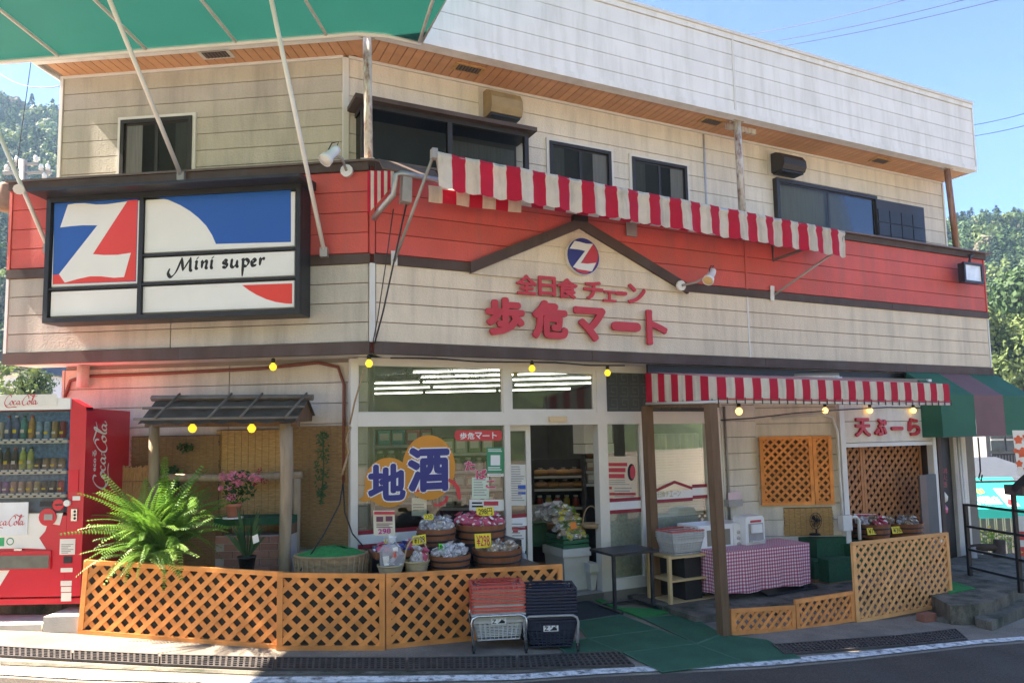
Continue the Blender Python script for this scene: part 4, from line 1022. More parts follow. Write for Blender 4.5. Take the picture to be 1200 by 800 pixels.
# road: from the white line towards the viewer and on beyond
lt = [gp(x, y+3) for x, y in LINE_B]
far = lt[-1]
edge = [V3((-60, 9.5, 0)), V3((-14, 6.3, 0)), V3((-6, 5.95, 0))] + lt + [V3((7, 6.9, 0)), V3((10, 8.2, 0)), V3((20, 13, 0)), V3((60, 30, 0))]
edge = [p for i, p in enumerate(edge) if i == 0 or p.x > edge[i-1].x]
vs = [V3((p.x, p.y, zgr(p.x, p.y)+.005)) for p in edge]; n = len(vs)
rows = [vs]
for yy in (4.6, 3.5, 2, 0, -2, -4):
    rows.append([V3((p.x, min(yy, p.y-.5+yy*.02) if p.x < 8 else p.y-(6-yy), zgr(p.x, 0)+.005)) for p in edge])
allv = [q for r_ in rows for q in r_]
mb = MB().add(allv, [(j*n+i, (j+1)*n+i, (j+1)*n+i+1, j*n+i+1) for j in range(len(rows)-1) for i in range(n-1)])
tag(mb.build('road', g['asphalt'], loc=(0, 0, 0)), kind='structure')
tag(strip_on_ground('road_edge_line', LINE_T, LINE_B, g['line'], .009, 8), kind='structure')
# drain with iron gratings
def bil(q, s, t):
    return q[0].lerp(q[1], s).lerp(q[3].lerp(q[2], s), t)
def grating(tl, tr, br, bl, label):
    q = [gp(*p) for p in (tl, tr, br, bl)]
    c = sum(q, V3())/4; t = thing('drain_grating', label, 'grating', c, 'iron gratings over the roadside drain')
    up_ = lambda p, z: V3((p.x, p.y, zg(p.x)+z))
    MB().add([up_(p, .004) for p in q], [(3, 2, 1, 0)]).build('drain_dark_sheet', g['pit'], t)
    mb = MB()
    for s0_, s1_, t0, t1 in ((0, 1, .0, .07), (0, 1, .93, 1), (0, .012, .07, .93), (.988, 1, .07, .93)):
        P = [bil(q, s, tt) for s, tt in ((s0_, t1), (s1_, t1), (s1_, t0), (s0_, t0))]; mb.hexa([up_(p, .004) for p in P]+[up_(p, .02) for p in P])
    mb.build('frame', g['grate'], t)
    mb = MB(); Ln = (q[1]-q[0]).length; n = max(8, int(Ln/.045))
    for k in range(1, n):
        s = k/n; P = [bil(q, s-.18/n, .95), bil(q, s+.18/n, .95), bil(q, s+.18/n, .05), bil(q, s-.18/n, .05)]; mb.hexa([up_(p, .006) for p in P]+[up_(p, .017) for p in P])
    for tt in (.25, .42, .58, .75):
        P = [bil(q, s, v) for s, v in ((.01, tt+.022), (.99, tt+.022), (.99, tt-.022), (.01, tt-.022))]; mb.hexa([up_(p, .008) for p in P]+[up_(p, .0185) for p in P])
    tag(mb.build('bars', g['grate'], t), kind='stuff')
grating((-70, 755), (84, 764), (84, 775), (-70, 766), 'iron grating in the sunlit stretch at the far left of the drain')
grating((86, 764), (186, 768.5), (186, 780.5), (86, 775), 'iron grating below the first lattice panel')
grating((188, 768.5), (322, 772), (320, 786), (188, 780.5), 'iron grating where the sunlight ends on the drain')
grating((324, 772), (476, 772.5), (476, 787), (322, 786), 'iron grating below the middle lattice panel')
grating((478, 772.5), (605, 770), (606, 785.5), (478, 787), 'iron grating in front of the shopping basket carts')
grating((607, 770), (726, 764.5), (744, 781.5), (608, 785.5), 'iron grating running under the edge of the green mats')
grating((905, 756.5), (1048, 746), (1062, 757), (920, 768), 'iron grating right of the green mats')
grating((1050, 746), (1120, 738), (1134, 750), (1064, 757), 'iron grating at the right end of the drain')
# kerb-like mortar joints along the drain
CR_T = [(0, 778), (150, 784), (300, 790), (450, 789.5), (600, 788), (740, 783)]
tag(strip_on_ground('drain_kerb', [(x, y-3) for x, y in CR_T], [(x, y+1) for x, y in CR_T], g['conc_d'], .006, 3), kind='structure')

# rubber mats
mat_names = [('green_mat', 'matg', [(690, 749), (772, 738.5), (815, 755.5), (730, 766)], 'green rubber mat in the middle of the walkway'),
    ('green_mat', 'matg', [(731, 766.2), (815, 755.8), (872, 777), (776, 789)], 'green rubber mat nearest the road'),
    ('green_mat', 'matg', [(674, 729.3), (727, 721.5), (771.5, 738.2), (689, 748.8)], 'green rubber mat before the dark doormat'),
    ('green_mat', 'matg', [(752, 725), (806, 721.5), (846, 744), (816, 755.2)], 'green rubber mat beside the front timber post'),
    ('green_mat', 'matg', [(816.5, 755.6), (847, 744.2), (899, 751), (938, 772), (873, 777)], 'green rubber mat right of the walkway in front of the short lattice'),
    ('green_mat', 'matg', [(652, 757), (688, 749.2), (728, 765.5), (664, 767)], 'small green rubber mat under the navy basket cart'),
    ('door_mat', 'matd', [(673, 701), (704, 708.5), (726, 721.2), (674, 729)], 'dark navy doormat at the shop entrance')]
for i, (nm, mk, q, lb) in enumerate(mat_names):
    P = [gp(*p) for p in q]; t = thing(nm, lb, 'mat', sum(P, V3())/len(P))
    dz = .008+.003*(i % 2)
    def lift(p, z): return V3((p.x, p.y, zg(p.x)+z))
    mb = MB(); mb.prism([lift(p, .004) for p in P], V3((0, 0, dz))); mb.build('mat_sheet', g[mk], t)
    mb = MB()
    for k in range(len(P)): mb.beam(lift(P[k], dz+.004), lift(P[(k+1) % len(P)], dz+.004), .012, .006)
    mb.build('edge_binding', g['matedge'] if mk == 'matg' else g['conc_d'], t)
P = [gp(*p) for p in [(665, 690), (676, 690), (726, 713), (800, 716.5), (752, 725), (708, 709)]]
tag(MB().prism([V3((p.x, p.y, zg(p.x)+.003)) for p in P], V3((0, 0, .018))).build('turf_carpet', g['turf']), 'bright green artificial turf strip along the shop window foot', 'carpet')
# ================================================================ lattice panels
def lattice(P0, P1, z0, z1, h, label, name='lattice_panel', pitch=.132, sw=.04, fw_=.045, m=None, back=None, group=None, nv=None, cat='lattice', frame=True, shx=0):
    m = m or g['lattice']
    F = Fr((P0.x, P0.y, 0), (P1.x-P0.x, P1.y-P0.y, 0)); W = math.hypot(P1.x-P0.x, P1.y-P0.y)
    t = thing(name, label, cat, F.pt(W/2, min(z0, z1)), group)
    zb = lambda a: z0+(z1-z0)*a/W
    hh = h if isinstance(h, (tuple, list)) else (h, h)
    zt = lambda a: zb(a)+hh[0]+(hh[1]-hh[0])*a/W
    F0 = F
    class FF:
        n = F0.n
        def pt(s_, a, b, w=0): return F0.pt(a+(b-zb(a))*shx*(1-a/W), b, w)
    F = FF()
    def q(mb, a0, a1, lo, hi, w0, w1):
        mb.hexa([F.pt(a0, lo(a0), w0), F.pt(a1, lo(a1), w0), F.pt(a1, lo(a1), w1), F.pt(a0, lo(a0), w1), F.pt(a0, hi(a0), w0), F.pt(a1, hi(a1), w0), F.pt(a1, hi(a1), w1), F.pt(a0, hi(a0), w1)])
    if frame:
        for a0, a1, lo, hi in ((0, W, lambda a: zt(a)-fw_*.8, zt), (0, W, zb, lambda a: zb(a)+fw_*.8), (0, fw_, lambda a: zb(a)+fw_*.8+.001, lambda a: zt(a)-fw_*.8-.001), (W-fw_, W, lambda a: zb(a)+fw_*.8+.001, lambda a: zt(a)-fw_*.8-.001)):
            mb = MB(); q(mb, a0, a1, lo, hi, -.014, .014); mb.build('frame_rail', m, t)
    H = (hh[0]+hh[1])/2
    for dr in (1, -1):
        k = 0; c = -H + pitch*.4
        while c < W+H:
            # line: a = c + dr*(b-H/2)+..., clipped to the frame
            pts = []
            b0, b1 = 0.0, H
            f_ = (lambda b: c+b) if dr > 0 else (lambda b: c+H-b)
            lo_, hi_ = .012, W-.012
            bl, bh = b0, b1
            if dr > 0: bl, bh = max(bl, lo_-c), min(bh, hi_-c)
            else: bl, bh = max(bl, c+H-hi_), min(bh, c+H-lo_)
            if bh-bl > .03:
                A_, B_ = f_(bl), f_(bh)
                sh_ = lambda a, b: zb(a)+(b/H)*(zt(a)-zb(a))
                p, r_ = F.pt(A_, sh_(A_, max(bl, .012)), .005*dr), F.pt(B_, sh_(B_, min(bh, H-.012)), .005*dr)
                MB().beam(p, r_, .008, sw, F.n.cross((r_-p).normalized()) ).build('slat', m, t)
            c += pitch
    if back:
        mb = MB(); q(mb, .01, W-.01, lambda a: zb(a)+.01, lambda a: zt(a)-.01, -.022, -.018); mb.build('backing_sheet', back, t)
    return t
backm = mat('dark_backing_sheet', (.045, .04, .035), .9, .2, 4)
backw = mat('added_dark_backing', (.15, .08, .04), .9, .2, 4)  # brown sheet added behind the wall lattices so their holes look dark
def ghost(px, py): return gp(px, py)
l0_, l1_ = gp(92, 742), gp(331, 760); l2_, l3_ = gp(326, 760), gp(452, 760); l4_ = gp(660, 739)
lattice(l0_, l1_, l0_.z, l1_.z, .605, shx=.06, label='long leaning cedar lattice panel left, under the big fern', back=backm)
lattice(l2_+V3((0, -.035, 0)), l3_+V3((0, -.03, 0)), l2_.z, l3_.z, .605, 'short cedar lattice panel in the middle, below the turf covered basket', back=backm)
lattice(l3_+V3((0, .0, 0)), l4_, l3_.z, l4_.z+.0, .60, 'long cedar lattice panel behind the shopping basket carts', back=backm)
def Rg(px, py, w_):
    a_, z_ = R.uv(px, py, w_); return R.pt(a_, 0, w_), z_
p, z = Rg(857, 744, 1.38); q_, z2 = Rg(932, 738, 1.38); _, zt_ = Rg(857, 713, 1.38)
lattice(p, q_, z, z2, zt_-z, 'low short cedar lattice panel beside the front timber post', pitch=.105, sw=.031)
p, z = Rg(933, 739, 1.37); q_, z2 = Rg(1001, 727, 1.37); _, zt_ = Rg(933, 702, 1.37)
lattice(p, q_, z, z2, zt_-z, 'low short cedar lattice panel next to the tall pale lattice', pitch=.105, sw=.031)
pale = mat('pale_cedar', (.76, .37, .135), .6, .16, 7, .12, 50, rand=.12)
p, z = Rg(1003, 730, 1.38); q_, z2 = Rg(1116, 708.5, 1.38); _, zt_ = Rg(997, 635, 1.38); _, zt2 = Rg(1112, 623, 1.38)
lattice(p, q_, z, z2, (zt_-z, zt2-z2), 'tall pale lattice panel raised on a brick in front of the booth', pitch=.108, sw=.031, m=pale)
# on the booth wall and at the back of the booth
BWp = .055
(a0, zb_), (a1, _) = B.uv(893, 592, BWp), B.uv(955, 590, BWp); zt_ = B.uv(925, 511, BWp)[1]
lattice(B.pt(a0, 0, BWp), B.pt(a1, 0, BWp), zb_, zb_, zt_-zb_, 'wider cedar lattice panel hung on the porch wall above the reed blind', pitch=.105, sw=.029, back=backw)
a2 = B.uv(978, 590, BWp)[0]
lattice(B.pt(a1+.005, 0, BWp), B.pt(a2, 0, BWp), zb_, zb_, zt_-zb_, 'narrow cedar lattice panel hung between the wall panel and the booth post', pitch=.105, sw=.029, back=backw)
a0, a1, a2 = R.uv(985, 560, -.09)[0], R.uv(1011, 560, -.09)[0], R.uv(1080, 560, -.09)[0]
zb_, zt_ = R.uv(1045, 634, -.09)[1], R.uv(1045, 512, -.09)[1]
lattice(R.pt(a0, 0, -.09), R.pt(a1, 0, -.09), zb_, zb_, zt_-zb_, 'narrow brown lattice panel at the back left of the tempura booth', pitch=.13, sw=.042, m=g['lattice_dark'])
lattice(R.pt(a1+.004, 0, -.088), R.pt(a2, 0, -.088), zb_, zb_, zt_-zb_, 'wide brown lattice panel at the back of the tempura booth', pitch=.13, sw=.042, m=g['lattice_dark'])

# ================================================================ reed screens
def reed(F, x0, y0, x1, y1, w_, m, label, vertical=False, pit=.012):
    a0, a1, b0, b1 = F.rect(x0, y0, x1, y1, w_)
    if a0 > a1: a0, a1 = a1, a0
    t = thing('reed_screen', label, 'reed screen', F.pt((a0+a1)/2, b0, w_))
    mb = MB(); r_ = random.Random(int(x0*7+y0))
    n = int(((a1-a0) if vertical else (b1-b0))/pit)
    for k in range(n):
        o_ = r_.uniform(-.003, .003); e0, e1 = r_.uniform(-.012, .012), r_.uniform(-.012, .012)
        if vertical: mb.fbox(F, a0+k*pit, a0+k*pit+pit*.82, b0+e0, b1+e1, w_+o_, w_+o_+.006)
        else: mb.fbox(F, a0+e0, a1+e1, b0+k*pit, b0+k*pit+pit*.82, w_+o_, w_+o_+.006)
    tag(mb.build('reeds', m, t), kind='stuff')
    mb = MB()
    if vertical:
        for k in range(4): z = b0+(b1-b0)*(k+.5)/4; mb.fbox(F, a0, a1, z-.004, z+.004, w_+.01, w_+.013)
    else:
        k = a0+.06
        while k < a1: mb.fbox(F, k-.0012, k+.0012, b0, b1, w_+.009, w_+.011); k += .07
    tag(mb.build('threads', g['wood'], t), kind='stuff')
    MB().fbox(F, a0, a1, b0, b1, w_-.006, w_-.004).build('backing', g['brown'], t)
    return t
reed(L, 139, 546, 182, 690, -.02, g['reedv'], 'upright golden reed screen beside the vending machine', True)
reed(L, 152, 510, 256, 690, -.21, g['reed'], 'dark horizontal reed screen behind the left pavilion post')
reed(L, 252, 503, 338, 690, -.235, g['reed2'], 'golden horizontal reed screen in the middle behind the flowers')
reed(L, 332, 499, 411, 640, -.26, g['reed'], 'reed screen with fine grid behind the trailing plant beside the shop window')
reed(B, 919, 594, 976, 627, -.0+.02, g['reed2'], 'golden reed blind under the wall lattice in the porch')

# ================================================================ small roofed pavilion
pav = thing('garden_pavilion', 'small rustic pavilion of log posts with a dark sheet roof tied with bamboo', 'pavilion', (-2.6, 6.8, .05))
FA, FB = FY(6.62), FY(6.95)
def vpost(F, px, py0, z0, r, m, name='post', px1=None, py1=None, par=None):
    P = F.P(px, py0); Q = F.P(px1 or px, py1 or py0+100); Q.z = z0
    mb = MB(); n = 5
    mb.tube([P.lerp(Q, k/n)+V3((rnd.uniform(-.008, .008), 0, 0)) for k in range(n+1)], [r*rnd.uniform(.93, 1.07) for k in range(n+1)], 9)
    return mb.build(name, m, par or pav)
vpost(FY(6.9), 181, 497, .1, .048, g['post2'], px1=177, py1=690)
vpost(FA, 336, 496, .0, .058, g['post2'], px1=334, py1=690)
vpost(FB, 349, 560, .0, .035, g['post2'], px1=347, py1=690)
MB().tube([FB.P(190, 559), FB.P(270, 560), FB.P(354, 556)], .035, 8).build('cross_log', g['post2'], pav)
MB().beam(FY(6.9).P(172, 497), FA.P(350, 496), .06, .05).build('front_beam', g['post'], pav)
eL, eR, rL, rR = FY(6.45).P(161, 497), FY(6.45).P(345, 495), FY(6.85).P(183, 469), FY(6.85).P(362, 468)
for k in range(7):
    t0, t1 = k/7, (k+1)/7; nv = V3((0, -.02, .03))
    mb = MB(); p = [eL.lerp(eR, t0), eL.lerp(eR, t1), rL.lerp(rR, t1), rL.lerp(rR, t0)]; rows = []
    for j in range(5):
        tt = j/4; rows.append([p[0].lerp(p[1], tt)+nv*(.3*math.sin(tt*6.28)+.02*k), p[3].lerp(p[2], tt)+nv*(.3*math.sin(tt*6.28)+.02*k)])
    sheet2(mb, [list(r_) for r_ in zip(*rows)]); mb.build('roof_sheet', g['dark_tile'], pav)
bL, bR = FY(7.2).P(176, 497), FY(7.2).P(372, 493)
MB().quad(rL, rR, bR, bL).build('rear_roof_sheet', g['dark_tile'], pav)
MB().add([eR+V3((-.03, 0, 0)), bR+V3((-.03, 0, 0)), rR+V3((-.03, 0, 0))], [(0, 1, 2)]).build('gable_board', g['post'], pav)
for t in (.05, .5, .93):
    MB().tube([eL.lerp(rL, t)+V3((-.03, -.02, .035)), eR.lerp(rR, t)+V3((.03, -.02, .035))], .013, 6).build('bamboo_batten', g['bamboo'], pav)
for t in (.12, .46, .66, .95):
    MB().tube([eL.lerp(eR, t)+V3((0, -.03, .05)), rL.lerp(rR, t+.04)+V3((0, -.02, .06))], .011, 6).build('bamboo_rafter', g['bamboo'], pav)
MB().tube([rL+V3((-.04, 0, .02)), rR+V3((.04, 0, .02))], .03, 7).build('ridge_pole', g['bamboo'], pav)
for px, lb in ((225.5, 'yellow bulb under the left half of the pavilion roof'), (295, 'yellow bulb under the right half of the pavilion roof')):
    bulb(FY(6.6).P(px, 502), g['bulb'], lb, None, .038)
# flower ledge with brick front
FL = FY(6.70)
led = thing('flower_ledge', 'low brick faced flower ledge covered with dark green carpet', 'planter', FL.P(295, 690))
a0, a1 = FL.uv(252, 610)[0], FL.uv(340, 610)[0]; zt_ = FL.uv(300, 606)[1]; zu = FL.uv(300, 614.5)[1]; zb1_ = FL.uv(300, 626)[1]
MB().fbox(FL, a0, a1, zu, zt_, -.3, .03).build('ledge_board', g['turfd'], led)
MB().fbox(FL, a0, a1, zu-.004, zu-.001, -.3, .02).build('underside', g['post'], led)
MB().fbox(FL, a0, a1, -.05, zb1_-.01, -.3, -.02).build('core', g['mortar'], led)
for a_ in (a0, a1-.06): MB().fbox(FL, a_, a_+.06, zb1_-.009, zu-.004, -.25, -.02).build('support', g['post'], led)
br = None; bh, bl = .058, .155
for r_ in range(9):
    for c_ in range(6):
        a_ = a0+.006+c_*(bl+.01)+(bl/2 if r_ % 2 else 0)
        z = zb1_-.01-(r_+1)*(bh+.009)
        if a_+bl > a1 or z < -.02: continue
        if br is None: br = MB().fbox(FL, a_, a_+bl, z, z+bh, -.022, -.008).build('brick', g['brick'], led); ob = (a_, z)
        else: inst(br, 'brick', Matrix.Translation(V3((a_-ob[0], 0, z-ob[1]))), led)

# ================================================================ plants
def frond_mesh(L_, npair, lw, droop, m, seed, lift_=.9):
    r_ = random.Random(seed); mb = MB(); pts = []
    n = 14
    for k in range(n+1):
        t = k/n; x = L_*(.22*t+.62*t*t); z = L_*(1.12*t-droop*.72*t*t-.12*droop*t**3); pts.append(V3((x, .03*math.sin(t*3+seed)*L_, z)))
    mb.tube(pts, [.004*(1-.7*k/n) for k in range(n+1)], 3, caps=False)
    for k in range(npair):
        t = .1+.9*k/npair; i = min(n-1, int(t*n)); f_ = t*n-i; p = pts[i].lerp(pts[i+1], f_); d = (pts[i+1]-pts[i]).normalized()
        up = d.cross(V3((0, 1, 0))); side = up.cross(d).normalized(); up = side.cross(d)
        ll = 1.15*lw*math.sin(min(1, t*1.25+.12)*math.pi*.5)*(1-.72*max(0, t-.35)/.65)*r_.uniform(.85, 1.1)
        for sg in (-1, 1):
            tip = p+side*sg*ll+d*ll*.28-V3((0, 0, ll*.22)); mid_ = p+side*sg*ll*.5+d*ll*.10+V3((0, 0, .004)); wv = d*(.0045+.12*L_/npair)
            mb.add([p-wv*.5, mid_-wv*1.1, tip, mid_+wv*1.1, p+wv*.5], [(0, 1, 2, 3, 4)])
    return mb.build('frond', m, None, loc=(0, 0, 0))
def scrap(o): bpy.data.objects.remove(o)
fc = FY(6.36).P(186, 662)
fern = thing('fern', 'large light green fern spilling over the left lattice panel', 'plant', fc)
protos = [frond_mesh(.70, 36, .075, .35, g['leaf'], s) for s in (1, 2)] + [frond_mesh(.66, 34, .07, .8, g['leaf'], 3), frond_mesh(.62, 32, .068, 1.35, g['leafl'], 4), frond_mesh(.68, 34, .072, .6, g['leafl'], 5)]
rf = random.Random(5)
for k in range(100):
    az = k*2.39996+rf.uniform(-.3, .3); e_ = rf.random()
    pr = protos[0 if e_ < .3 else 1 if e_ < .5 else 2 if e_ < .72 else 3 if e_ < .86 else 4]
    tilt = rf.uniform(-.6, .42)
    M = Matrix.Translation(V3((rf.uniform(-.07, .07), rf.uniform(-.05, .05), rf.uniform(0, .14)))) @ Matrix.Rotation(az, 4, 'Z') @ Matrix.Rotation(tilt, 4, 'Y') @ Matrix.Rotation(rf.uniform(-.4, .4), 4, 'X') @ Matrix.Scale(rf.uniform(.75, 1.12), 4)
    inst(pr, 'frond', M, fern)
for k in range(22):
    az = -1.57+rf.uniform(-1.25, 1.25)
    M = Matrix.Translation(V3((rf.uniform(-.12, .14), rf.uniform(-.12, -.02), rf.uniform(-.02, .12)))) @ Matrix.Rotation(az, 4, 'Z') @ Matrix.Rotation(rf.uniform(.15, .75), 4, 'Y') @ Matrix.Rotation(rf.uniform(-.4, .4), 4, 'X') @ Matrix.Scale(rf.uniform(.6, .9), 4)
    inst(protos[2+k % 3], 'frond', M, fern)
for p_ in protos: scrap(p_)
MB().lathe([(.0, -.42), (.12, -.42), (.16, -.12), (.17, -.1), (.17, -.06), (.15, -.07), (.0, -.08)], fc, 16).build('pot', g['black'], fern)
MB().box(fc-V3((0, 0, .42+(fc.z-.42-zg(fc.x))/2+.0)), (.34, .3, max(.05, fc.z-.42-zg(fc.x)))).build('stand_block', g['conc_l'], fern)
def leafcloud(c, rx, ry, rz, n, size, seed, m, name, par, hang=False):
    r_ = random.Random(seed); mb = MB()
    for k in range(n):
        while True:
            x, y, z = (r_.uniform(-1, 1) for _ in range(3))
            if x*x+y*y+z*z < 1: break
        p = V3(c)+V3((x*rx, y*ry, z*rz)); a_ = V3((r_.uniform(-1, 1), r_.uniform(-1, 1), r_.uniform(-.6, .6))).normalized(); b_ = a_.cross(V3((r_.uniform(-1, 1), r_.uniform(-1, 1), 1))).normalized()
        s_ = size*r_.uniform(.6, 1.3); mb.add([p-a_*s_, p+b_*s_*.55, p+a_*s_, p-b_*s_*.55], [(0, 1, 2, 3)])
    return mb.build(name, m, par)
gp_ = FY(6.62)
gb_ = gp_.P(273.5, 606); ger = thing('geranium', 'pink flowering geranium in a terracotta pot on the carpeted ledge', 'plant', gb_)
MB().lathe([(0, 0), (.05, 0), (.066, .10), (.073, .10), (.073, .125), (.062, .125), (.055, .11), (0, .11)], gb_, 16).build('pot', g['terra'], ger)
MB().lathe([(0, -.008), (.09, -.008), (.095, .004), (.06, .004)], gb_, 16).build('saucer', g['white'], ger)
leafcloud(gb_+V3((.05, 0, .27)), .16, .12, .15, 190, .028, 3, g['leafd'], 'foliage', ger)
for k in range(7): MB().tube([gb_+V3((0, 0, .1)), gb_+V3((rf.uniform(-.1, .15), -.03, .25))], .004, 4).build('stem', g['leafd'], ger)
for (px, py, s_) in ((263, 558, .055), (274, 557, .06), (279, 565, .05), (297, 560, .05), (258, 571, .025), (269, 571, .03), (270, 583, .05), (285, 556, .04), (303, 562, .035)):
    leafcloud(FY(6.52).P(px, py), s_, s_, s_*.8, int(900*s_), .017, int(px), g['pink'], 'flower_head', ger)
pb_ = FY(6.38).P(289, 671); pg = thing('potted_grass', 'thin leaved plant in a black nursery pot with a white price tag', 'plant', pb_)
MB().lathe([(0, 0), (.055, 0), (.075, .13), (.08, .13), (.08, .145), (.066, .145), (0, .135)], pb_, 14).build('pot', g['black'], pg)
mb = MB()
for k in range(46):
    az = rf.uniform(0, 6.28); h_ = rf.uniform(.15, .48); sp_ = rf.uniform(.03, .2)*(1 if h_ < .3 else .6); d = V3((math.cos(az), math.sin(az)*.6, 0)); s_ = V3((-d.y, d.x, 0))*.0032
    b_ = pb_+V3((0, 0, .13))+d*.02; m_ = b_+d*sp_*.4+V3((0, 0, h_*.7)); e_ = b_+d*sp_+V3((0, 0, h_))
    mb.add([b_-s_, b_+s_, m_+s_, e_, m_-s_], [(0, 1, 2, 3, 4)])
mb.build('blades', g['leafd'], pg)
for px, py in ((304, 552), (309, 563), (300, 566)): leafcloud(FY(6.38).P(px, py), .03, .02, .03, 18, .012, int(px), mat('dark_red_flower', (.30, .02, .05), .6), 'flower', pg)
tg = FY(6.30); MB().prism([tg.P(295.5, 628), tg.P(302, 625), tg.P(304, 634), tg.P(297, 637)], (0, -.002, 0)).build('price_tag', g['paper'], pg)
def trail(F, w_, px, y0, y1, wd, seed, label):
    T = F.P(px, y0, w_); Bm = F.P(px-2, y1, w_); t = thing('hanging_plant', label, 'plant', Bm)
    MB().tube([T, T.lerp(Bm, .5)+V3((.02, 0, 0)), Bm], .006, 4).build('stem', g['leafd'], t)
    n = 9
    mb = MB(); r_ = random.Random(seed)
    for k in range(150):
        f_ = r_.random(); c = T.lerp(Bm, f_); s_ = wd*math.sin(math.pi*(.15+.8*f_))
        p = c+V3((r_.uniform(-1, 1)*s_, r_.uniform(-.05, .05), r_.uniform(-.03, .03))); a_ = V3((r_.uniform(-1, 1), r_.uniform(-1, .2), r_.uniform(-1, .3))).normalized()*.024; b_ = a_.cross(V3((0, -1, .2))).normalized()*.008
        mb.add([p-a_, p+b_, p+a_, p-b_], [(0, 1, 2, 3)])
    mb.build('foliage', g['leafd'], t)
trail(L, -.12, 378, 506, 590, .07, 4, 'trailing green plant hanging on the reed screen beside the shop window')
trail(L, -.12, 203, 548, 580, .06, 5, 'lower dark trailing sprig on the reed screen behind the fern')
leafcloud(L.P(217, 524, -.12), .09, .04, .05, 70, .022, 8, g['leafd'], 'hanging_plant', None)
o = bpy.data.objects['hanging_plant.002']; tag(o, 'dark leafy sprig high on the reed screen inside the pavilion', 'plant')

# ================================================================ big wicker basket with turf lid, ropes
wc = FY(6.50).P(388, 690); wc.z = zg(wc.x)
zr = FY(6.50).uv(388, 650)[1]-wc.z; rx = .315
wb = thing('wicker_basket', 'big round wicker basket topped with bright green artificial turf', 'basket', wc)
prof = [(0, .0), (.2, 0)]
for k in range(27):
    t = k/26; prof.append((.215+(rx-.215)*t**.8+(.006 if k % 2 else -.004), .01+(zr-.01)*t))
prof += [(rx+.012, zr+.012), (rx-.01, zr+.02), (rx-.035, zr-.01), (rx-.05, zr-.05)]
MB().lathe(prof, wc, 40, sy=.8).build('basket_body', g['wicker'], wb)
mb = MB()
for k in range(34):
    az = k*6.2832/34; c_, s_ = math.cos(az), math.sin(az)*.8
    mb.tube([wc+V3((.218*c_, .218*s_, .0)), wc+V3((.287*c_, .287*s_, zr*.45)), wc+V3(((rx+.01)*c_, (rx+.01)*s_, zr))], .006, 4)
tag(mb.build('stakes', g['wicker'], wb), kind='stuff')
mb = MB(); rows = []
for j in range(7):
    rr = (rx-.02)*j/6; rows.append([wc+V3((rr*math.cos(k*.2618), rr*.8*math.sin(k*.2618), zr+.075*(1-(j/6)**2)+.012*math.sin(k*1.7+j))) for k in range(25)])
sheet2(mb, rows); mb.build('turf_cover', g['turf'], wb)
def rope(pts, r, m, label): return tag(MB().tube(pts, r, 5).build('rope', m), label, 'rope')
rope([L.P(411, 500, .0), L.P(406, 515, .02), L.P(409, 530, .03), L.P(404, 545, .05), L.P(401, 556, .06)], .012, g['wicker'], 'frayed brown rope hanging on the shop corner above the basket')
hk_ = FY(6.7).P(402, 566)
rope([hk_, FY(6.6).P(398, 590), FY(6.5).P(380, 625), FY(6.3).P(352, 668)], .007, g['black'], 'black cord from the corner rope to the left of the wicker basket')
rope([hk_, FY(6.65).P(404, 600), FY(6.6).P(413, 625), FY(6.55).P(426, 640)], .007, g['black'], 'black cord from the corner rope to the right of the wicker basket')
rope([R.P(427, 432, .02), R.P(416, 470, -.1), R.P(410, 497, -.15)], .009, g['wicker'], 'rope tied slanting from the band corner down to the window frame')
# ================================================================ goods in front of the shop window
def bag_mesh(seed, sx_, sy_, sz_, rough=.16):
    r_ = random.Random(seed); mb = MB(); n, k = 14, 9; vs = []
    ph = [r_.uniform(0, 6) for _ in range(6)]
    for j in range(k+1):
        v = j/k; th = v*math.pi
        for i in range(n):
            az = 6.2832*i/n; rr = math.sin(th)**.6 if 0 < j < k else .0
            pin = 1-.55*max(0, v-.62)/.38 if False else 1
            dn = 1+rough*(math.sin(3*az+ph[0]+2*v)+math.sin(5*az+ph[1]-4*v)*.7+r_.uniform(-.9, .9))
            vs.append(V3((sx_*rr*dn*math.cos(az), sy_*rr*dn*math.sin(az), sz_*(1-math.cos(th))/2*1.0+.02*r_.uniform(-1, 1)*sz_)))
    mb.add(vs, [(j*n+i, j*n+(i+1) % n, (j+1)*n+(i+1) % n, (j+1)*n+i) for j in range(k) for i in range(n)], 0, False)
    # twisted top frill
    top_ = V3((0, 0, sz_*.97))
    for i in range(5):
        az = 6.2832*i/5+ph[2]; d = V3((math.cos(az), math.sin(az), 0)); s_ = V3((-d.y, d.x, 0))
        mb.add([top_-s_*.2*sx_, top_+s_*.2*sx_, top_+d*.55*sx_+s_*.45*sx_+V3((0, 0, .32*sz_)), top_+d*.6*sx_-s_*.35*sx_+V3((0, 0, .26*sz_))], [(0, 1, 2, 3)])
    return mb.build('bag', [], None, loc=(0, 0, 0)).data
BAGM = [bag_mesh(s, 1, .8, 1.15) for s in (1, 2, 3, 4)]
for o in [o for o in COL.objects if o.name.startswith('bag')]: bpy.data.objects.remove(o)
BAGV = {}
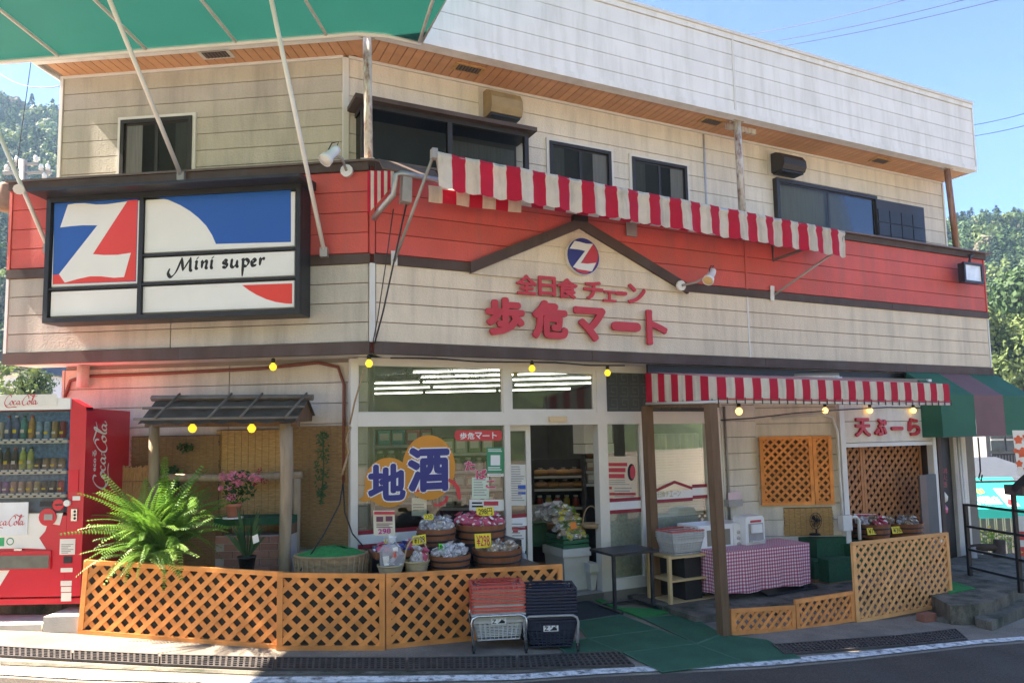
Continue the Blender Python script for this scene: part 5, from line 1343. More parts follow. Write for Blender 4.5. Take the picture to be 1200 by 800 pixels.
def bag(P, s, m, label, group, seed, name='snack_bag', rot=None, flat=1):
    r_ = random.Random(seed); k = (seed % 4, m.name)
    if k not in BAGV:
        me = BAGM[k[0]].copy(); me.materials.clear(); me.materials.append(m); me.materials.append(g['paper'] if m.name not in ('white_bag',) else g['baggrey']); me.materials.append(g['bagpink'] if 'pink' in m.name else g['bag'])
        r3 = random.Random(seed*7+3)
        for p_ in me.polygons:
            c_ = p_.center; p_.material_index = 1 if math.sin(c_.x*5+seed)*math.cos(c_.y*4+c_.z*6) > .62 else (2 if r3.random() < .18 else 0)
        BAGV[k] = me
    o = bpy.data.objects.new(name, BAGV[k]); COL.objects.link(o); o.location = V3(P)
    o.rotation_euler = rot or (r_.uniform(-.5, .5), r_.uniform(-.5, .5), r_.uniform(0, 6.28)); o.scale = (s, s*flat, s*r_.uniform(.9, 1.15))
    return tag(o, label, 'snack bag', group)
def tub(F, px0, px1, ytop, ybot, w_, label, name='wooden_tub', m=None):
    a0, zt_ = F.uv(px0, ytop, w_); a1, _ = F.uv(px1, ytop, w_); r_ = (a1-a0)/2; zb_ = F.uv((px0+px1)/2, ybot, w_+r_*.8)[1]
    c = F.pt((a0+a1)/2, zb_, w_); h = zt_-zb_
    t = thing(name, label, 'tub', c); n = 26
    mb = MB(); mb.lathe([(0, .01), (r_*.9, .0), (r_, h), (r_-.016, h), (r_-.022, h-.05), (0, h-.06)], c, n, sm=False); mb.build('staves', m or g['tub'], t)
    for f_ in (.28, .68):
        rr = r_*(.9+.1*f_)+.003
        MB().lathe([(rr, h*f_-.008), (rr+.004, h*f_-.008), (rr+.005, h*f_+.008), (rr, h*f_+.008)], c, n).build('hoop', g['black'], t)
    return c+V3((0, 0, h)), r_
def card(F, x0, y0, x1, y1, w_, txt, m, label, skew=0, ink=None):
    p = [F.P(x0, y0+skew, w_), F.P(x1, y0-skew, w_), F.P(x1, y1-skew, w_), F.P(x0, y1+skew, w_)]
    p = [q_+F.n*(-.02*(1 if i < 2 else 0)) for i, q_ in enumerate(p)]
    t = thing('price_card', label, 'price card', (p[2]+p[3])/2)
    nv = (p[1]-p[0]).cross(p[3]-p[0]).normalized()
    if nv.dot(F.n) < 0: nv = -nv
    MB().prism(p, nv*.002).build('card_sheet', m, t)
    if txt:
        mb = MB(); lines = txt.split('|'); n = len(lines)
        for i, l in enumerate(lines):
            v1, v0 = 1-(i+.12)/n, 1-(i+.88)/n
            def fn(u, v, v0=v0, v1=v1):
                U = .1+.8*u; Vv = v0+(v1-v0)*v; return p[3].lerp(p[2], U).lerp(p[0].lerp(p[1], U), Vv)+nv*.0028
            put_text(mb, l, fn, None, .01)
        mb.build('price_print', ink or g['ink'], t)
    return t
# stepped stand under black cloth
st = thing('display_stand', 'two step display stand covered with black cloth under the tubs', 'display stand', R.pt(.8, 0, .3))
zf = R.uv(545, 668, .55)[1]; zb2_ = R.uv(540, 638, .22)[1]
MB().fbox(R, -.15, 1.42, -.04, zf, .22, .62).build('front_step', g['black'], st)
MB().fbox(R, .05, 1.42, -.04, zb2_, -.2, .218).build('back_step', g['black'], st)
W1, W2 = .42, .04
jobs = [((489, 533), 620, 640, W2, 'wooden tub of grey crackling bags at the back left of the display', g['baggrey'], 'grey snack bags in the back left tub', 'silvery grey snack bag heaped in the back left tub', .085),
        ((536, 590), 615, 638, W2, 'wooden tub heaped with pink bags at the back right of the display', g['bagpink'], 'pink snack bags in the back right tub', 'pink and red snack bag heaped in the back right tub', .10),
        ((504, 550), 651, 670, W1, 'wooden tub of silvery bags at the front below the green card', g['bagwhite'], 'silver snack bags in the front tub', 'white labelled silvery bag in the front tub below the green card', .075),
        ((555, 609), 644, 666, W1, 'wide wooden tub of brown crackers at the front right', g['bagtan'], 'cracker bags in the front right tub', 'brown cracker bag lying in the wide front right tub', .08)]
for j, ((x0, x1), yt, yb, w_, lb, m, grp, blb, s_) in enumerate(jobs):
    c, r_ = tub(R, x0, x1, yt, yb, w_, lb); rr = random.Random(j)
    for k in range(18):
        az = k*2.4; q_ = r_*.72*math.sqrt((k+.5)/18); hgt = -.05+(.05 if j != 3 else -.0)*(1-q_/r_)+rr.uniform(0, .03)
        mm_ = m if not (j in (0, 2) and k % 3 == 1) else g['bag']
        bag(c+V3((q_*math.cos(az), q_*math.sin(az), hgt)), s_*rr.uniform(.55, .85), mm_, blb, grp, k+j*3, flat=.6 if j == 3 else .8, rot=None if j != 1 else (rr.uniform(-.7, .3), rr.uniform(-.9, .9), rr.uniform(-.6, .6)))
# small baskets at the front left
def wick(px0, px1, yt, yb, w_, label, handle=False):
    a0, zt_ = R.uv(px0, yt, w_); a1, _ = R.uv(px1, yt, w_); r_ = (a1-a0)/2; zb_ = R.uv((px0+px1)/2, yb, w_+r_)[1]-.03; c = R.pt((a0+a1)/2, zb_, w_); h = zt_-zb_
    t = thing('small_basket', label, 'basket', c); pr = [(0, 0), (r_*.7, 0)]
    for k in range(13): pr.append((r_*(.72+.28*k/12)+(.004 if k % 2 else -.003), h*k/12))
    pr += [(r_*1.06, h), (r_*1.06, h+.015), (r_*.92, h+.01), (r_*.85, h-.04), (0, h-.05)]
    MB().lathe(pr, c, 22).build('basket_body', g['wickerl'], t)
    if handle: MB().tube([c+R.u*(r_*math.cos(k*.2618))+V3((0, 0, h+r_*1.9*math.sin(k*.2618))) for k in range(13)], .008, 5).build('handle', g['wickerl'], t)
    return c+V3((0, 0, h)), r_
c, r_ = wick(443, 472, 664, 676, .40, 'small pale basket holding a tall clear bag of orange and red sweets')
bag(c-V3((0, 0, .04)), .10, g['bag'], 'tall clear bag of orange and red sweets in the small pale basket', None, 2, rot=(0, 0, .3)).scale = (.10, .09, .2)
for k in range(9):
    az = k*2.4; bag(c+V3((.05*math.cos(az), .045*math.sin(az), -.02+.02*k)), .034, g['orangered'] if k % 2 else g['bagwhite'], 'orange or white wrapped sweet inside the tall clear bag', 'wrapped sweets in the tall clear bag', k, name='wrapped_sweet', flat=.7)
c, r_ = wick(474, 502, 659, 674, .40, 'small pale basket with a hooped handle and a pink bag', True)
for k in range(3): bag(c+V3((-.03+.03*k, .02*(k % 2), -.03)), .055, g['bagpink'] if k == 1 else g['bagwhite'], 'pale pink snack bag in the hooped basket', 'bags in the hooped basket', k+1).scale = (.055, .045, .12)
# shallow tray of blue and pink bags
a0, z0 = R.uv(436, 645, .22); a1, _ = R.uv(490, 641, .22)
tr = thing('snack_tray', 'shallow brown tray of blue and pink bags in front of the standing flyer', 'tray', R.pt((a0+a1)/2, z0-.06, .22))
MB().fbox(R, a0, a1, z0-.06, z0-.05, .12, .34).build('tray_base', g['tub'], tr)
for q_ in ((a0, a1, .335, .35), (a0, a1, .11, .125), (a0, a0+.015, .126, .334), (a1-.015, a1, .126, .334)): MB().fbox(R, q_[0], q_[1], z0-.06, z0-.0, q_[2], q_[3]).build('tray_side', g['tub'], tr)
for k in range(9):
    P = R.pt(a0+.05+(a1-a0-.1)*k/8, z0-.045+.02*(k % 2), .19+.09*(k % 2)); bl = k % 3 != 1
    bag(P, .065, g['bagblue'] if bl else g['bagpink'], 'blue snack bag in the shallow tray' if bl else 'pink snack bag between blue ones in the shallow tray', 'blue bags in the tray' if bl else 'pink bags in the tray', k+2)
card(R, 559, 594, 579, 604, .12, '298円', g['yellow'], 'yellow price card above the pink bags in the back right tub', .5)
card(R, 502, 603, 507, 609, .08, '', g['yellow'], 'tiny yellow tag above the grey bags of the back left tub', 0); card(R, 497, 602.5, 508, 608, .11, '230', g['yellow'], 'small yellow price card above the grey bags of the back left tub', .4)
card(R, 557, 625, 576, 641.5, .50, '¥298', g['yellow'], 'large yellow price card on the front right tub of crackers', .5, g['letter'])
card(R, 484, 627, 499.5, 637.5, .36, '¥198', g['yellow'], 'tilted yellow price card above the hooped basket', 1.3)
card(R, 451, 629.5, 459, 636, .36, '150', g['yellow'], 'small yellow card on the blue bags in the tray', .5)
card(R, 515, 637.5, 524, 646, .46, '特価', g['green_card'], 'fluorescent green card above the silvery front tub', -.8)
fly = card(R, 438, 598, 463, 627, .12, '', mat('flyer_cream', (.78, .70, .50), .6), 'cream flyer with red heading and price standing behind the blue bags', 0)
mb = MB()
def fq(x0, y0, x1, y1, w_=.128, m=0): mb.add([R.P(x0, y0, w_), R.P(x1, y0, w_), R.P(x1, y1, w_), R.P(x0, y1, w_)], [(3, 2, 1, 0)], m)
fq(438.5, 599, 462.5, 602.5); fq(441, 605, 449, 611, m=1); fq(452, 604.5, 460, 610.5, m=1)
rc = R.rect(443, 619, 458, 625, .128); put_text(mb, '298', rectfn(R, *rc, .128), None, .03, 2)
rc = R.rect(441, 613, 460, 617, .128); [fq(441, y_, 460-(k_ % 2)*4, y_+.8, m=1) for k_, y_ in enumerate((613, 615, 617))]
mb.build('flyer_print', [g['letter'], mat('plum_print', (.16, .05, .08), .6), mat('magenta_print', (.55, .02, .25), .6)], fly)
sb = thing('sanitizer_bottle', 'clear pump bottle standing at the right end of the display', 'bottle', R.P(613.5, 661, .1))
c = R.P(613.5, 661, .1); MB().lathe([(0, 0), (.032, 0), (.034, .02), (.034, .085), (.02, .11), (.014, .115)], c, 14).build('bottle', g['bag'], sb)
MB().lathe([(.014, .115), (.016, .12), (.016, .14), (.005, .142), (.005, .165), (0, .166)], c, 10).build('pump', g['white'], sb); MB().beam(c+V3((-.03, -.01, .163)), c+V3((.008, 0, .163)), .012).build('spout', g['white'], sb)

# ================================================================ shopping baskets on wheeled frames
def basket_mesh(m, m2=None):
    mb = MB(); w0, d0, w1, d1, h = .172, .118, .215, .15, .205
    def cn(t): return w0+(w1-w0)*t, d0+(d1-d0)*t
    def side(P, Q, P1, Q1, n, mi):
        for k in range(n+1):
            t = k/n; mb.beam(P.lerp(Q, t), P1.lerp(Q1, t), .0075, .005, (0, 1, 0), mi)
    C = lambda t: [V3((s*cn(t)[0], u*cn(t)[1], h*t)) for s, u in ((-1, -1), (1, -1), (1, 1), (-1, 1))]
    A_, B_ = C(0), C(1)
    for i in range(4): side(A_[i], A_[(i+1) % 4], B_[i], B_[(i+1) % 4], 10 if i % 2 == 0 else 7, 0)
    for t, th, hh in ((.0, .012, .01), (.2, .006, .008), (.4, .006, .008), (.58, .006, .008), (.74, .006, .03)):
        K = C(t)
        for i in range(4): mb.beam(K[i], K[(i+1) % 4], th, hh, m=0)
    K = C(1)
    for i in range(4):
        d = (K[(i+1) % 4]-K[i]).normalized(); mb.beam(K[i]-d*.008, K[(i+1) % 4]+d*.008, .018, .015, m=1 if m2 is not None else 0)
    mb.add([p+V3((0, 0, .004)) for p in A_], [(0, 1, 2, 3)])
    # folded carrying handles
    for sg in (-1, 1): mb.tube([V3((-w1*.8, sg*.02, h+.012)), V3((-w1*.6, sg*d1*.75, h+.018)), V3((w1*.6, sg*d1*.75, h+.018)), V3((w1*.8, sg*.02, h+.012))], .005, 5, m=1 if m2 is not None else 0)
    # front badge plate
    return mb
def stack(P, rz, n, dz, names, m_of, cart_label, zb, mats_, badge):
    for k in range(n):
        m, m2, lb, gp2 = m_of(k)
        key = (m.name, m2.name if m2 else '')
        if key not in BAGV: 
            mbx = basket_mesh(m, m2); o = mbx.build('shopping_basket', [m, m2] if m2 else [m], None, loc=(0, 0, 0)); BAGV[key] = o.data
        else:
            o = bpy.data.objects.new('shopping_basket', BAGV[key]); COL.objects.link(o)
        o.location = P+V3((0, 0, zb+k*dz)); o.rotation_euler = (0, 0, rz); tag(o, lb, 'basket', gp2)
    t = thing('basket_cart', cart_label, 'cart', P, None); M = Matrix.Translation(P) @ Matrix.Rotation(rz, 4, 'Z')
    for sg in (-1, 1):
        mb = MB(); y = sg*.17; mb.tube([V3((-.21, y*1.15, .05)), V3((-.225, y, .23)), V3((-.215, y, .265)), V3((-.18, y, .285)), V3((.18, y, .285)), V3((.215, y, .265)), V3((.225, y, .23)), V3((.21, y*1.15, .05))], .0105, 8)
        mb.xf(M); mb.build('tube_frame', mats_, t)
    mb = MB(); mb.tube([V3((-.21, -.17, .1)), V3((-.21, .17, .1))], .008, 6); mb.xf(M); mb.build('side_bar', mats_, t)
    mb = MB(); mb.tube([V3((.21, -.17, .1)), V3((.21, .17, .1))], .008, 6); mb.xf(M); mb.build('side_bar', mats_, t)
    for sx_ in (-1, 1):
        for sy_ in (-1, 1):
            mb = MB(); c = V3((.212*sx_, .195*sy_, .024)); mb.tube([c-V3((.01, 0, 0)), c+V3((.01, 0, 0))], .024, 12, sm=True); mb.beam(c, c+V3((0, 0, .045)), .03, .016); mb.xf(M); mb.build('caster', g['black'], t)
    # badge on the lowest basket
    F = Fr(M @ V3((0, -.139, 0)), M.to_3x3() @ V3((1, 0, 0)))
    bd = MB().fbox(F, -.062, .062, zb+.125, zb+.172, 0, .006).build('badge', g['white'], t)
    mb = MB(); put_text(mb, badge[0], rectfn(F, -.055, -.02, zb+.131, zb+.166, .0068), None, .02); mb.prism([F.pt(a_, b_, .006) for a_, b_ in ((-.01, zb+.132), (.05, zb+.132), (.05, zb+.147), (.025, zb+.165), (.01, zb+.147))], F.n*.001); mb.build('badge_print', g['ink'], bd)
pc1 = gp(583, 757); pc1.z = zg(pc1.x)+.006
ORD = ['topmost', 'second from the top', 'third from the top', 'fourth from the top', 'fifth from the top', 'sixth from the top', 'seventh from the top', 'eighth from the top', 'ninth from the top', 'tenth from the top']
red_lb = lambda k: 'coral rimmed grey shopping basket, %s of the left stack' % ORD[8-k]
stack(pc1, .12, 9, .0265, None, lambda k: (g['greybask'], None, 'grey grid shopping basket at the bottom of the left stack', None) if k == 0 else (g['greybask'], g['redbask'], red_lb(k), 'coral rimmed baskets of the left stack'), 'bright steel wheeled frame under the coral and grey baskets', .085, g['chrome'], ('Z', ''))
for o in COL.objects:
    if o.name.startswith('shopping_basket') and o.location.z > pc1.z+.14 and o.get('group'): o.location.z += .012
pc2 = gp(644, 757); pc2.z = zg(pc2.x)+.006
stack(pc2, .06, 11, .026, None, lambda k: (g['navybask'], None, 'navy grid shopping basket at the bottom of the right stack' if k == 0 else 'navy shopping basket, %s of the right stack' % ORD[10-k], None if k == 0 else 'navy baskets of the right stack'), 'dull steel wheeled frame under the navy baskets', .03, g['galv'], ('Z', ''))

# ================================================================ porch furniture
bst = thing('side_table', 'narrow black side table with a cantilever foot beside the doorway', 'table', gp(745, 711))
ta, tz = R.uv(718, 646, .35)[0], R.uv(745, 645, .28)[1]
ta = R.uv(719, 647, .36)[0]; tb_ = R.uv(770, 645, .3)[0]
MB().fbox(R, ta, tb_, tz-.025, tz, -.1, .34).build('table_top', g['black'], bst)
MB().beam(R.pt(ta+.05, tz-.025, .28), R.pt(ta+.05, zg(1)+.02, .28), .03, .03, R.n).build('leg', g['blackm'], bst)
MB().beam(R.pt(tb_-.06, tz-.025, .28), R.pt(tb_-.06, zg(1)+.02, .28), .03, .03, R.n).build('leg', g['blackm'], bst)
for a_ in (ta+.05, tb_-.06): MB().beam(R.pt(a_, zg(1)+.02, -.1), R.pt(a_, zg(1)+.02, .4), .04, .025).build('foot', g['blackm'], bst)
MB().beam(R.pt(ta+.07, zg(1)+.02, -.02), R.pt(tb_-.08, zg(1)+.02, -.02), .04, .025).build('cross_foot', g['blackm'], bst)
# pine rack
ra0, ra1 = R.uv(772, 660, .18)[0], R.uv(829, 660, .18)[0]; wz = R.uv(800, 647, .18)[1]
fz = R.uv(808, 712, .38)[1]
rk = thing('pine_rack', 'open pine rack with three slatted shelves between the timber posts', 'rack', R.pt((ra0+ra1)/2, fz, .2))
for a_ in (ra0, ra1):
    for w_ in (.0, .36): MB().beam(R.pt(a_, fz, w_), R.pt(a_, wz+.015, w_), .036, .036, R.n).build('leg', g['pine'], rk)
for z in (fz+.06, (fz+wz)/2+.02, wz-.01):
    for k in range(5): MB().fbox(R, ra0+.02, ra1-.02, z-.012, z+.008, .0+k*.075, .0+k*.075+.066).build('shelf_slat', g['pine'], rk)
# grey red-rimmed baskets on the rack
bc = R.pt((ra0+ra1)/2-.03, wz+.006, .17)
for k in range(4):
    o = bpy.data.objects.new('shopping_basket', BAGV[(g['greybask'].name, g['redbask'].name)]) if k == 3 else bpy.data.objects.new('shopping_basket', BAGV[(g['greybask'].name, '')])
    COL.objects.link(o); o.location = bc+V3((0, 0, k*.022)); o.rotation_euler = (0, 0, .436); o.scale = (.98, .98, .85)
    tag(o, 'red rimmed grey basket on top of the pine rack' if k == 3 else 'grey basket on the pine rack, %s under the red rimmed one' % ('first', 'second', 'third')[2-k], 'basket', None if k == 3 else 'grey baskets on the pine rack')
# table with gingham cloth
gm = bpy.data.materials.new('gingham_cloth'); gm.use_nodes = True; N = gm.node_tree.nodes; K = gm.node_tree.links
tc = N.new('ShaderNodeUVMap'); sp = N.new('ShaderNodeSeparateXYZ'); K.new(tc.outputs[0], sp.inputs[0]); vals = []
for ax in (0, 1):
    m1 = N.new('ShaderNodeMath'); m1.operation = 'MULTIPLY'; m1.inputs[1].default_value = 1/.036; K.new(sp.outputs[ax], m1.inputs[0])
    m2 = N.new('ShaderNodeMath'); m2.operation = 'FRACT'; K.new(m1.outputs[0], m2.inputs[0]); m3 = N.new('ShaderNodeMath'); m3.operation = 'GREATER_THAN'; m3.inputs[1].default_value = .5; K.new(m2.outputs[0], m3.inputs[0]); vals.append(m3)
ad = N.new('ShaderNodeMath'); ad.operation = 'ADD'; K.new(vals[0].outputs[0], ad.inputs[0]); K.new(vals[1].outputs[0], ad.inputs[1])
hf = N.new('ShaderNodeMath'); hf.operation = 'MULTIPLY'; hf.inputs[1].default_value = .5; K.new(ad.outputs[0], hf.inputs[0])
cr = N.new('ShaderNodeValToRGB'); cr.color_ramp.elements[0].color = (.80, .70, .70, 1); cr.color_ramp.elements[1].color = (.42, .06, .13, 1); e_ = cr.color_ramp.elements.new(.5); e_.color = (.58, .22, .28, 1)
K.new(hf.outputs[0], cr.inputs[0]); K.new(cr.outputs[0], N['Principled BSDF'].inputs['Base Color']); N['Principled BSDF'].inputs['Roughness'].default_value = .8
gt0, gt1 = R.P(853, 650, .62), R.P(950, 645, .62)
G0 = R.P(853, 648, .60); G1 = R.P(950, 636, .60)
zt_ = R.uv(900, 641, .60)[1]; zbt = R.uv(900, 690, .60)[1]
ga0, ga1 = R.uv(845, 665, .6)[0], R.uv(950, 660, .6)[0]
gt = thing('cloth_table', 'low table draped in red and white gingham cloth on the porch', 'table', R.pt((ga0+ga1)/2, -.15, .4))
DEP = .46
def cloth(mb_v):
    vs = []; uvs = []; fs = []; n = 48
    per = [(ga0, .6-DEP), (ga0, .6), (ga1, .6), (ga1, .6-DEP)]
    path = []; dist = 0
    for i in range(3):
        (p0, q0), (p1, q1) = per[i], per[i+1]; L_ = math.hypot(p1-p0, q1-q0); k = max(2, int(L_/.04))
        for j in range(k): path.append((p0+(p1-p0)*j/k, q0+(q1-q0)*j/k, dist+L_*j/k, i))
        dist += L_
    path.append((*per[3], dist, 2))
    for (p, q_, d, i) in path:
        wv = .014*math.sin(d*17)+.008*math.sin(d*41)
        ox, oy = ((-1, 0), (0, 1), (1, 0))[i]
        for r_ in range(5):
            f_ = r_/4; z = zt_-(zt_-zbt+.01*math.sin(d*9))*f_
            vs.append(R.pt(p+ox*wv*f_, z, q_+oy*wv*f_)); uvs.append((d, z))
    for i in range(len(path)-1):
        for r_ in range(4): fs.append((i*5+r_, i*5+r_+1, (i+1)*5+r_+1, (i+1)*5+r_))
    b = len(vs); top_ = [(ga0, .6-DEP), (ga0, .6), (ga1, .6), (ga1, .6-DEP)]
    for p, q_ in top_: vs.append(R.pt(p, zt_+.001, q_)); uvs.append((p, q_))
    fs.append((b, b+1, b+2, b+3)); return vs, uvs, fs
vs, uvs, fs = cloth(None)
mb = MB().add(vs, fs, 0, True); co = mb.build('gingham_cover', gm, gt)
ul = co.data.uv_layers.new(name='UVMap')
for lp in co.data.loops: ul.data[lp.index].uv = uvs[lp.vertex_index]
for a_ in (ga0+.06, ga1-.06):
    for w_ in (.2, .54): MB().beam(R.pt(a_, -.17, w_), R.pt(a_, zt_-.02, w_), .05, .05, R.n).build('leg', g['blackm'], gt)
MB().fbox(R, ga0+.02, ga1-.02, zt_-.03, zt_-.004, .6-DEP+.02, .58).build('table_top', g['wood'], gt)
# black crate table left of it carrying the microwave
ma0, ma1 = R.uv(800, 640, .35)[0]+.02, R.uv(858, 640, .35)[0]; mz = R.uv(840, 646, .30)[1]
bt = thing('black_table', 'black cloth covered low table under the microwave oven', 'table', R.pt((ma0+ma1)/2, -.15, .1))
MB().fbox(R, ma0, ga0-.015, mz-.02, mz, -.2, .36).build('table_top', g['trimw'], bt)
MB().fbox(R, ma0+.02, ga0-.03, -.1, mz-.021, -.18, .32).build('cloth_skirt', g['black'], bt)
mw = thing('microwave_oven', 'white microwave oven behind the front timber post', 'microwave', R.pt(ma0+.3, mz, .1))
c0_, c1_ = R.uv(820, 628, .30)[0], R.uv(876, 628, .30)[0]; mt = R.uv(850, 614, .30)[1]; mt = max(mt, mz+.24)
MB().fbox(R, c0_, c1_, mz+.012, mt, -.08, .28).build('body', g['white'], mw)
dw = c0_+(c1_-c0_)*.70
MB().fbox(R, c0_+.01, dw-.004, mz+.025, mt-.012, .281, .30).build('door', g['white'], mw)
MB().fbox(R, c0_+.10, dw-.05, mz+.065, mt-.05, .3005, .304).build('door_window', mat('oven_window', (.22, .20, .16), .25), mw)
MB().fbox(R, dw+.004, c1_-.008, mz+.025, mt-.012, .281, .298).build('control_panel', g['whitep'], mw)
for k in range(3): MB().lathe([(0, .0), (.022, .0), (.02, .014), (0, .016)], R.pt(dw+.07, mz+.06+.065*k, .298), 12, rot=V3((0, 0, 1)).rotation_difference(R.n).to_matrix()).build('knob', g['greybask'], mw)
mb = MB(); put_text(mb, 'TOSHIBA', rectfn(R, c0_+.02, c0_+.13, mz+.03, mz+.047, .3012), None, .02); mb.build('maker_print', g['ink'], mw)
for a_ in (c0_+.03, c1_-.05): MB().fbox(R, a_, a_+.03, mz, mz+.012, -.02, .26).build('foot', g['black'], mw)
pot = thing('water_dispenser', 'white hot water dispenser on the gingham table beside the microwave', 'water dispenser', R.P(883, 641, .35))
e0, e1 = R.uv(872, 625, .35)[0], R.uv(894, 625, .35)[0]; ez0, ez1 = zt_+.002, R.uv(883, 604, .35)[1]
prf = [(e0, ez0), (e1, ez0), (e1, ez1-.03), (e1-.03, ez1), (e0+.03, ez1), (e0, ez1-.03)]
MB().prism([R.pt(a_, b_, .18) for a_, b_ in prf], R.n*.2).build('body', g['white'], pot)
MB().fbox(R, e0+.04, e1-.025, ez0+.03, ez1-.08, .3805, .386).build('front_recess', g['galv'], pot)
MB().fbox(R, e0+.07, e1-.06, ez0+.13, ez1-.09, .3865, .41).build('tap', g['white'], pot)
MB().fbox(R, e0+.05, e1-.035, ez0+.03, ez0+.05, .3865, .43).build('drip_tray', g['greybask'], pot)
MB().fbox(R, e0+.07, e1-.05, ez1-.07, ez1-.045, .3805, .384).build('display', g['letter'], pot)
pp = thing('paper_stack', 'loose white papers lying on the edge of the microwave table', 'papers', R.pt(ma0+.1, mz+.001, .25))
for k in range(4):
    F_ = Fr(R.pt(ma0+.12+.03*k, mz+.002+.003*k, .2), (math.cos(.4+.3*k), math.sin(.4+.3*k), 0)); MB().fbox(F_, -.1, .1, 0, .002, -.07, .07).build('sheet', g['paper'], pp)
# wall box with pink card, conduit pipes
wbx = thing('card_box', 'small grey wall box with a pale pink card beside the front timber post', 'box', R.P(860, 592, -.2))
a0, a1, b0, b1 = R.rect(853, 585, 869, 593, -.2)
MB().fbox(R, a0, a1, b0, b1, SW+.016, SW+.12).build('tray', g['galv'], wbx)
MB().prism([R.P(853, 577, -.25), R.P(866, 575, -.25), R.P(869, 586, -.2), R.P(853, 588, -.2)], R.n*.01).build('pink_card', mat('pale_pink', (.72, .55, .58), .6), wbx)
for k, px in enumerate((848, 852.5)): cable('conduit', [R.P(px-4, 476, SW+.03), R.P(px, 545, SW+.03), R.P(px+3, 612, SW+.03)], .016, g['galv'] if k else g['trimw'], 'grey conduit on the porch wall, %s of two' % ('right' if k else 'left'), 'pipe')
cable('conduit', [B.P(905, 490, .03), B.P(962, 485, .03), B.P(975, 489, .05), B.P(981, 505, .06), B.P(984, 560, .06), B.P(988, 612, .06)], .018, g['trimw'], 'pale conduit bending down the left side of the booth post', 'pipe')
jb = MB().fbox(R, *R.rect(983.5, 603, 994, 621, BW+.05), BW+.031, BW+.11).build('junction_box', g['trimw']); tag(jb, 'cream junction box at the foot of the booth post conduit', 'box')
MB().fbox(R, 0, .001, 0, .001, 0, .001)
# green carpet steps and boxes inside the porch
def step(x0, y0, x1, y1, w0, w1, m, label):
    a0, a1, b0, b1 = R.rect(x0, y0, x1, y1, w1); t = thing('carpet_step', label, 'step', R.pt((a0+a1)/2, b0, w1))
    MB().fbox(R, a0, a1, -.15, b1-.012, w0, w1-.01).build('core', g['wood'], t); MB().fbox(R, a0-.01, a1+.01, b0, b1, w0-.01, w1).build('carpet', m, t)
step(958, 630, 992, 652, -.05, .22, g['turfd'], 'upper dark green carpeted step in the porch below the fan')
step(955, 655, 992, 676, .0, .36, g['turfd'], 'lower dark green carpeted step in the porch')
step(972, 654, 999, 681, .361, .5, g['turfd'], 'small green carpeted crate beside the booth post')
step(998, 632, 1090, 690, -.06, .30, g['turfd'], 'green carpeted counter inside the tempura booth')
fan = thing('fan', 'small black desk fan in the shade of the porch', 'fan', R.P(955, 626, .1))
fcn = R.P(956, 610, .1); mb = MB()
for rr in (.10, .07, .035): mb.tube([fcn+R.u*(rr*math.cos(k*.3307))+V3((0, 0, rr*math.sin(k*.3307))) for k in range(20)], .004, 4)
for k in range(10): mb.tube([fcn, fcn+R.u*(.1*math.cos(k*.628))+V3((0, 0, .1*math.sin(k*.628)))], .003, 3)
mb.build('cage', g['black'], fan); MB().tube([fcn-V3((0, 0, .1)), fcn-V3((0, 0, .17))], .012, 6).build('stem', g['black'], fan); MB().lathe([(0, 0), (.07, 0), (.06, .02), (0, .025)], R.P(955, 626.5, .1), 12).build('base', g['black'], fan)
for k in range(3):
    az = k*2.094; d = R.u*math.cos(az)+V3((0, 0, math.sin(az))); s_ = R.u*-math.sin(az)+V3((0, 0, math.cos(az)))
    MB().add([fcn-R.n*.01, fcn+d*.05+s_*.03-R.n*.02, fcn+d*.09, fcn+d*.05-s_*.02], [(0, 1, 2, 3)]).build('blade', g['blackm'], fan)
# booth goods
c, r_ = tub(R, 1006, 1035, 614, 632, .12, 'wooden tub of packets on the booth counter, left one'); lb = 'wrapped packet in the left tub of the booth'
for k in range(7): bag(c+V3((r_*.55*math.cos(k*2.4), r_*.5*math.sin(k*2.4), -.03)), .075, (g['bagtan'], g['bagwhite'], g['bagpink'])[k % 3 if k < 6 else 0], lb+(' with pink print' if k % 3 == 2 else ' in clear film' if k % 3 == 1 else ' with tan crust'), 'packets in the left booth tub', k)
c, r_ = tub(R, 1037, 1071, 613, 630, .12, 'wooden tub of packets on the booth counter, right one')
for k in range(9): bag(c+V3((r_*.6*math.cos(k*2.4), r_*.5*math.sin(k*2.4), -.04)), .075, (g['bagtan'], g['baggrey'])[k % 2], 'wrapped packet in the right tub of the booth', 'packets in the right booth tub', k, flat=.6)
card(R, 1017, 618, 1031, 626, .29, '¥183', g['yellow'], 'yellow price card on the left booth tub', .6); card(R, 1046, 616.5, 1060, 624.5, .30, '¥367', g['yellow'], 'yellow price card on the right booth tub', .6)
bs_ = card(R, 1002, 602, 1028, 613, -.03, '', g['paper'], 'printed shop sign card standing behind the left booth tub')
mb = MB(); W_ = -.024
fq(1002.5, 602.5, 1027.5, 605, W_); rc = R.rect(1004, 606.5, 1026, 611, W_); [fq(1004+5*k_, 606.5+(k_ % 2), 1007.5+5*k_, 611, W_) for k_ in range(4)]
mb.build('sign_print', [g['letter']], bs_)
tag(MB().tube([R.P(998, 606, .3), R.P(1003, 605, .3), R.P(1006.5, 609, .3), R.P(1007.5, 632, .3)], .02, 7).build('handrail', g['whitep']), 'short white bent handrail at the booth post', 'handrail')
a0, a1, b0, b1 = R.rect(1079, 556, 1098, 626, .26)
fb = thing('folded_board', 'tall dark grey folded panel leaning on the right booth post', 'panel', R.pt(a0, b0, .26))
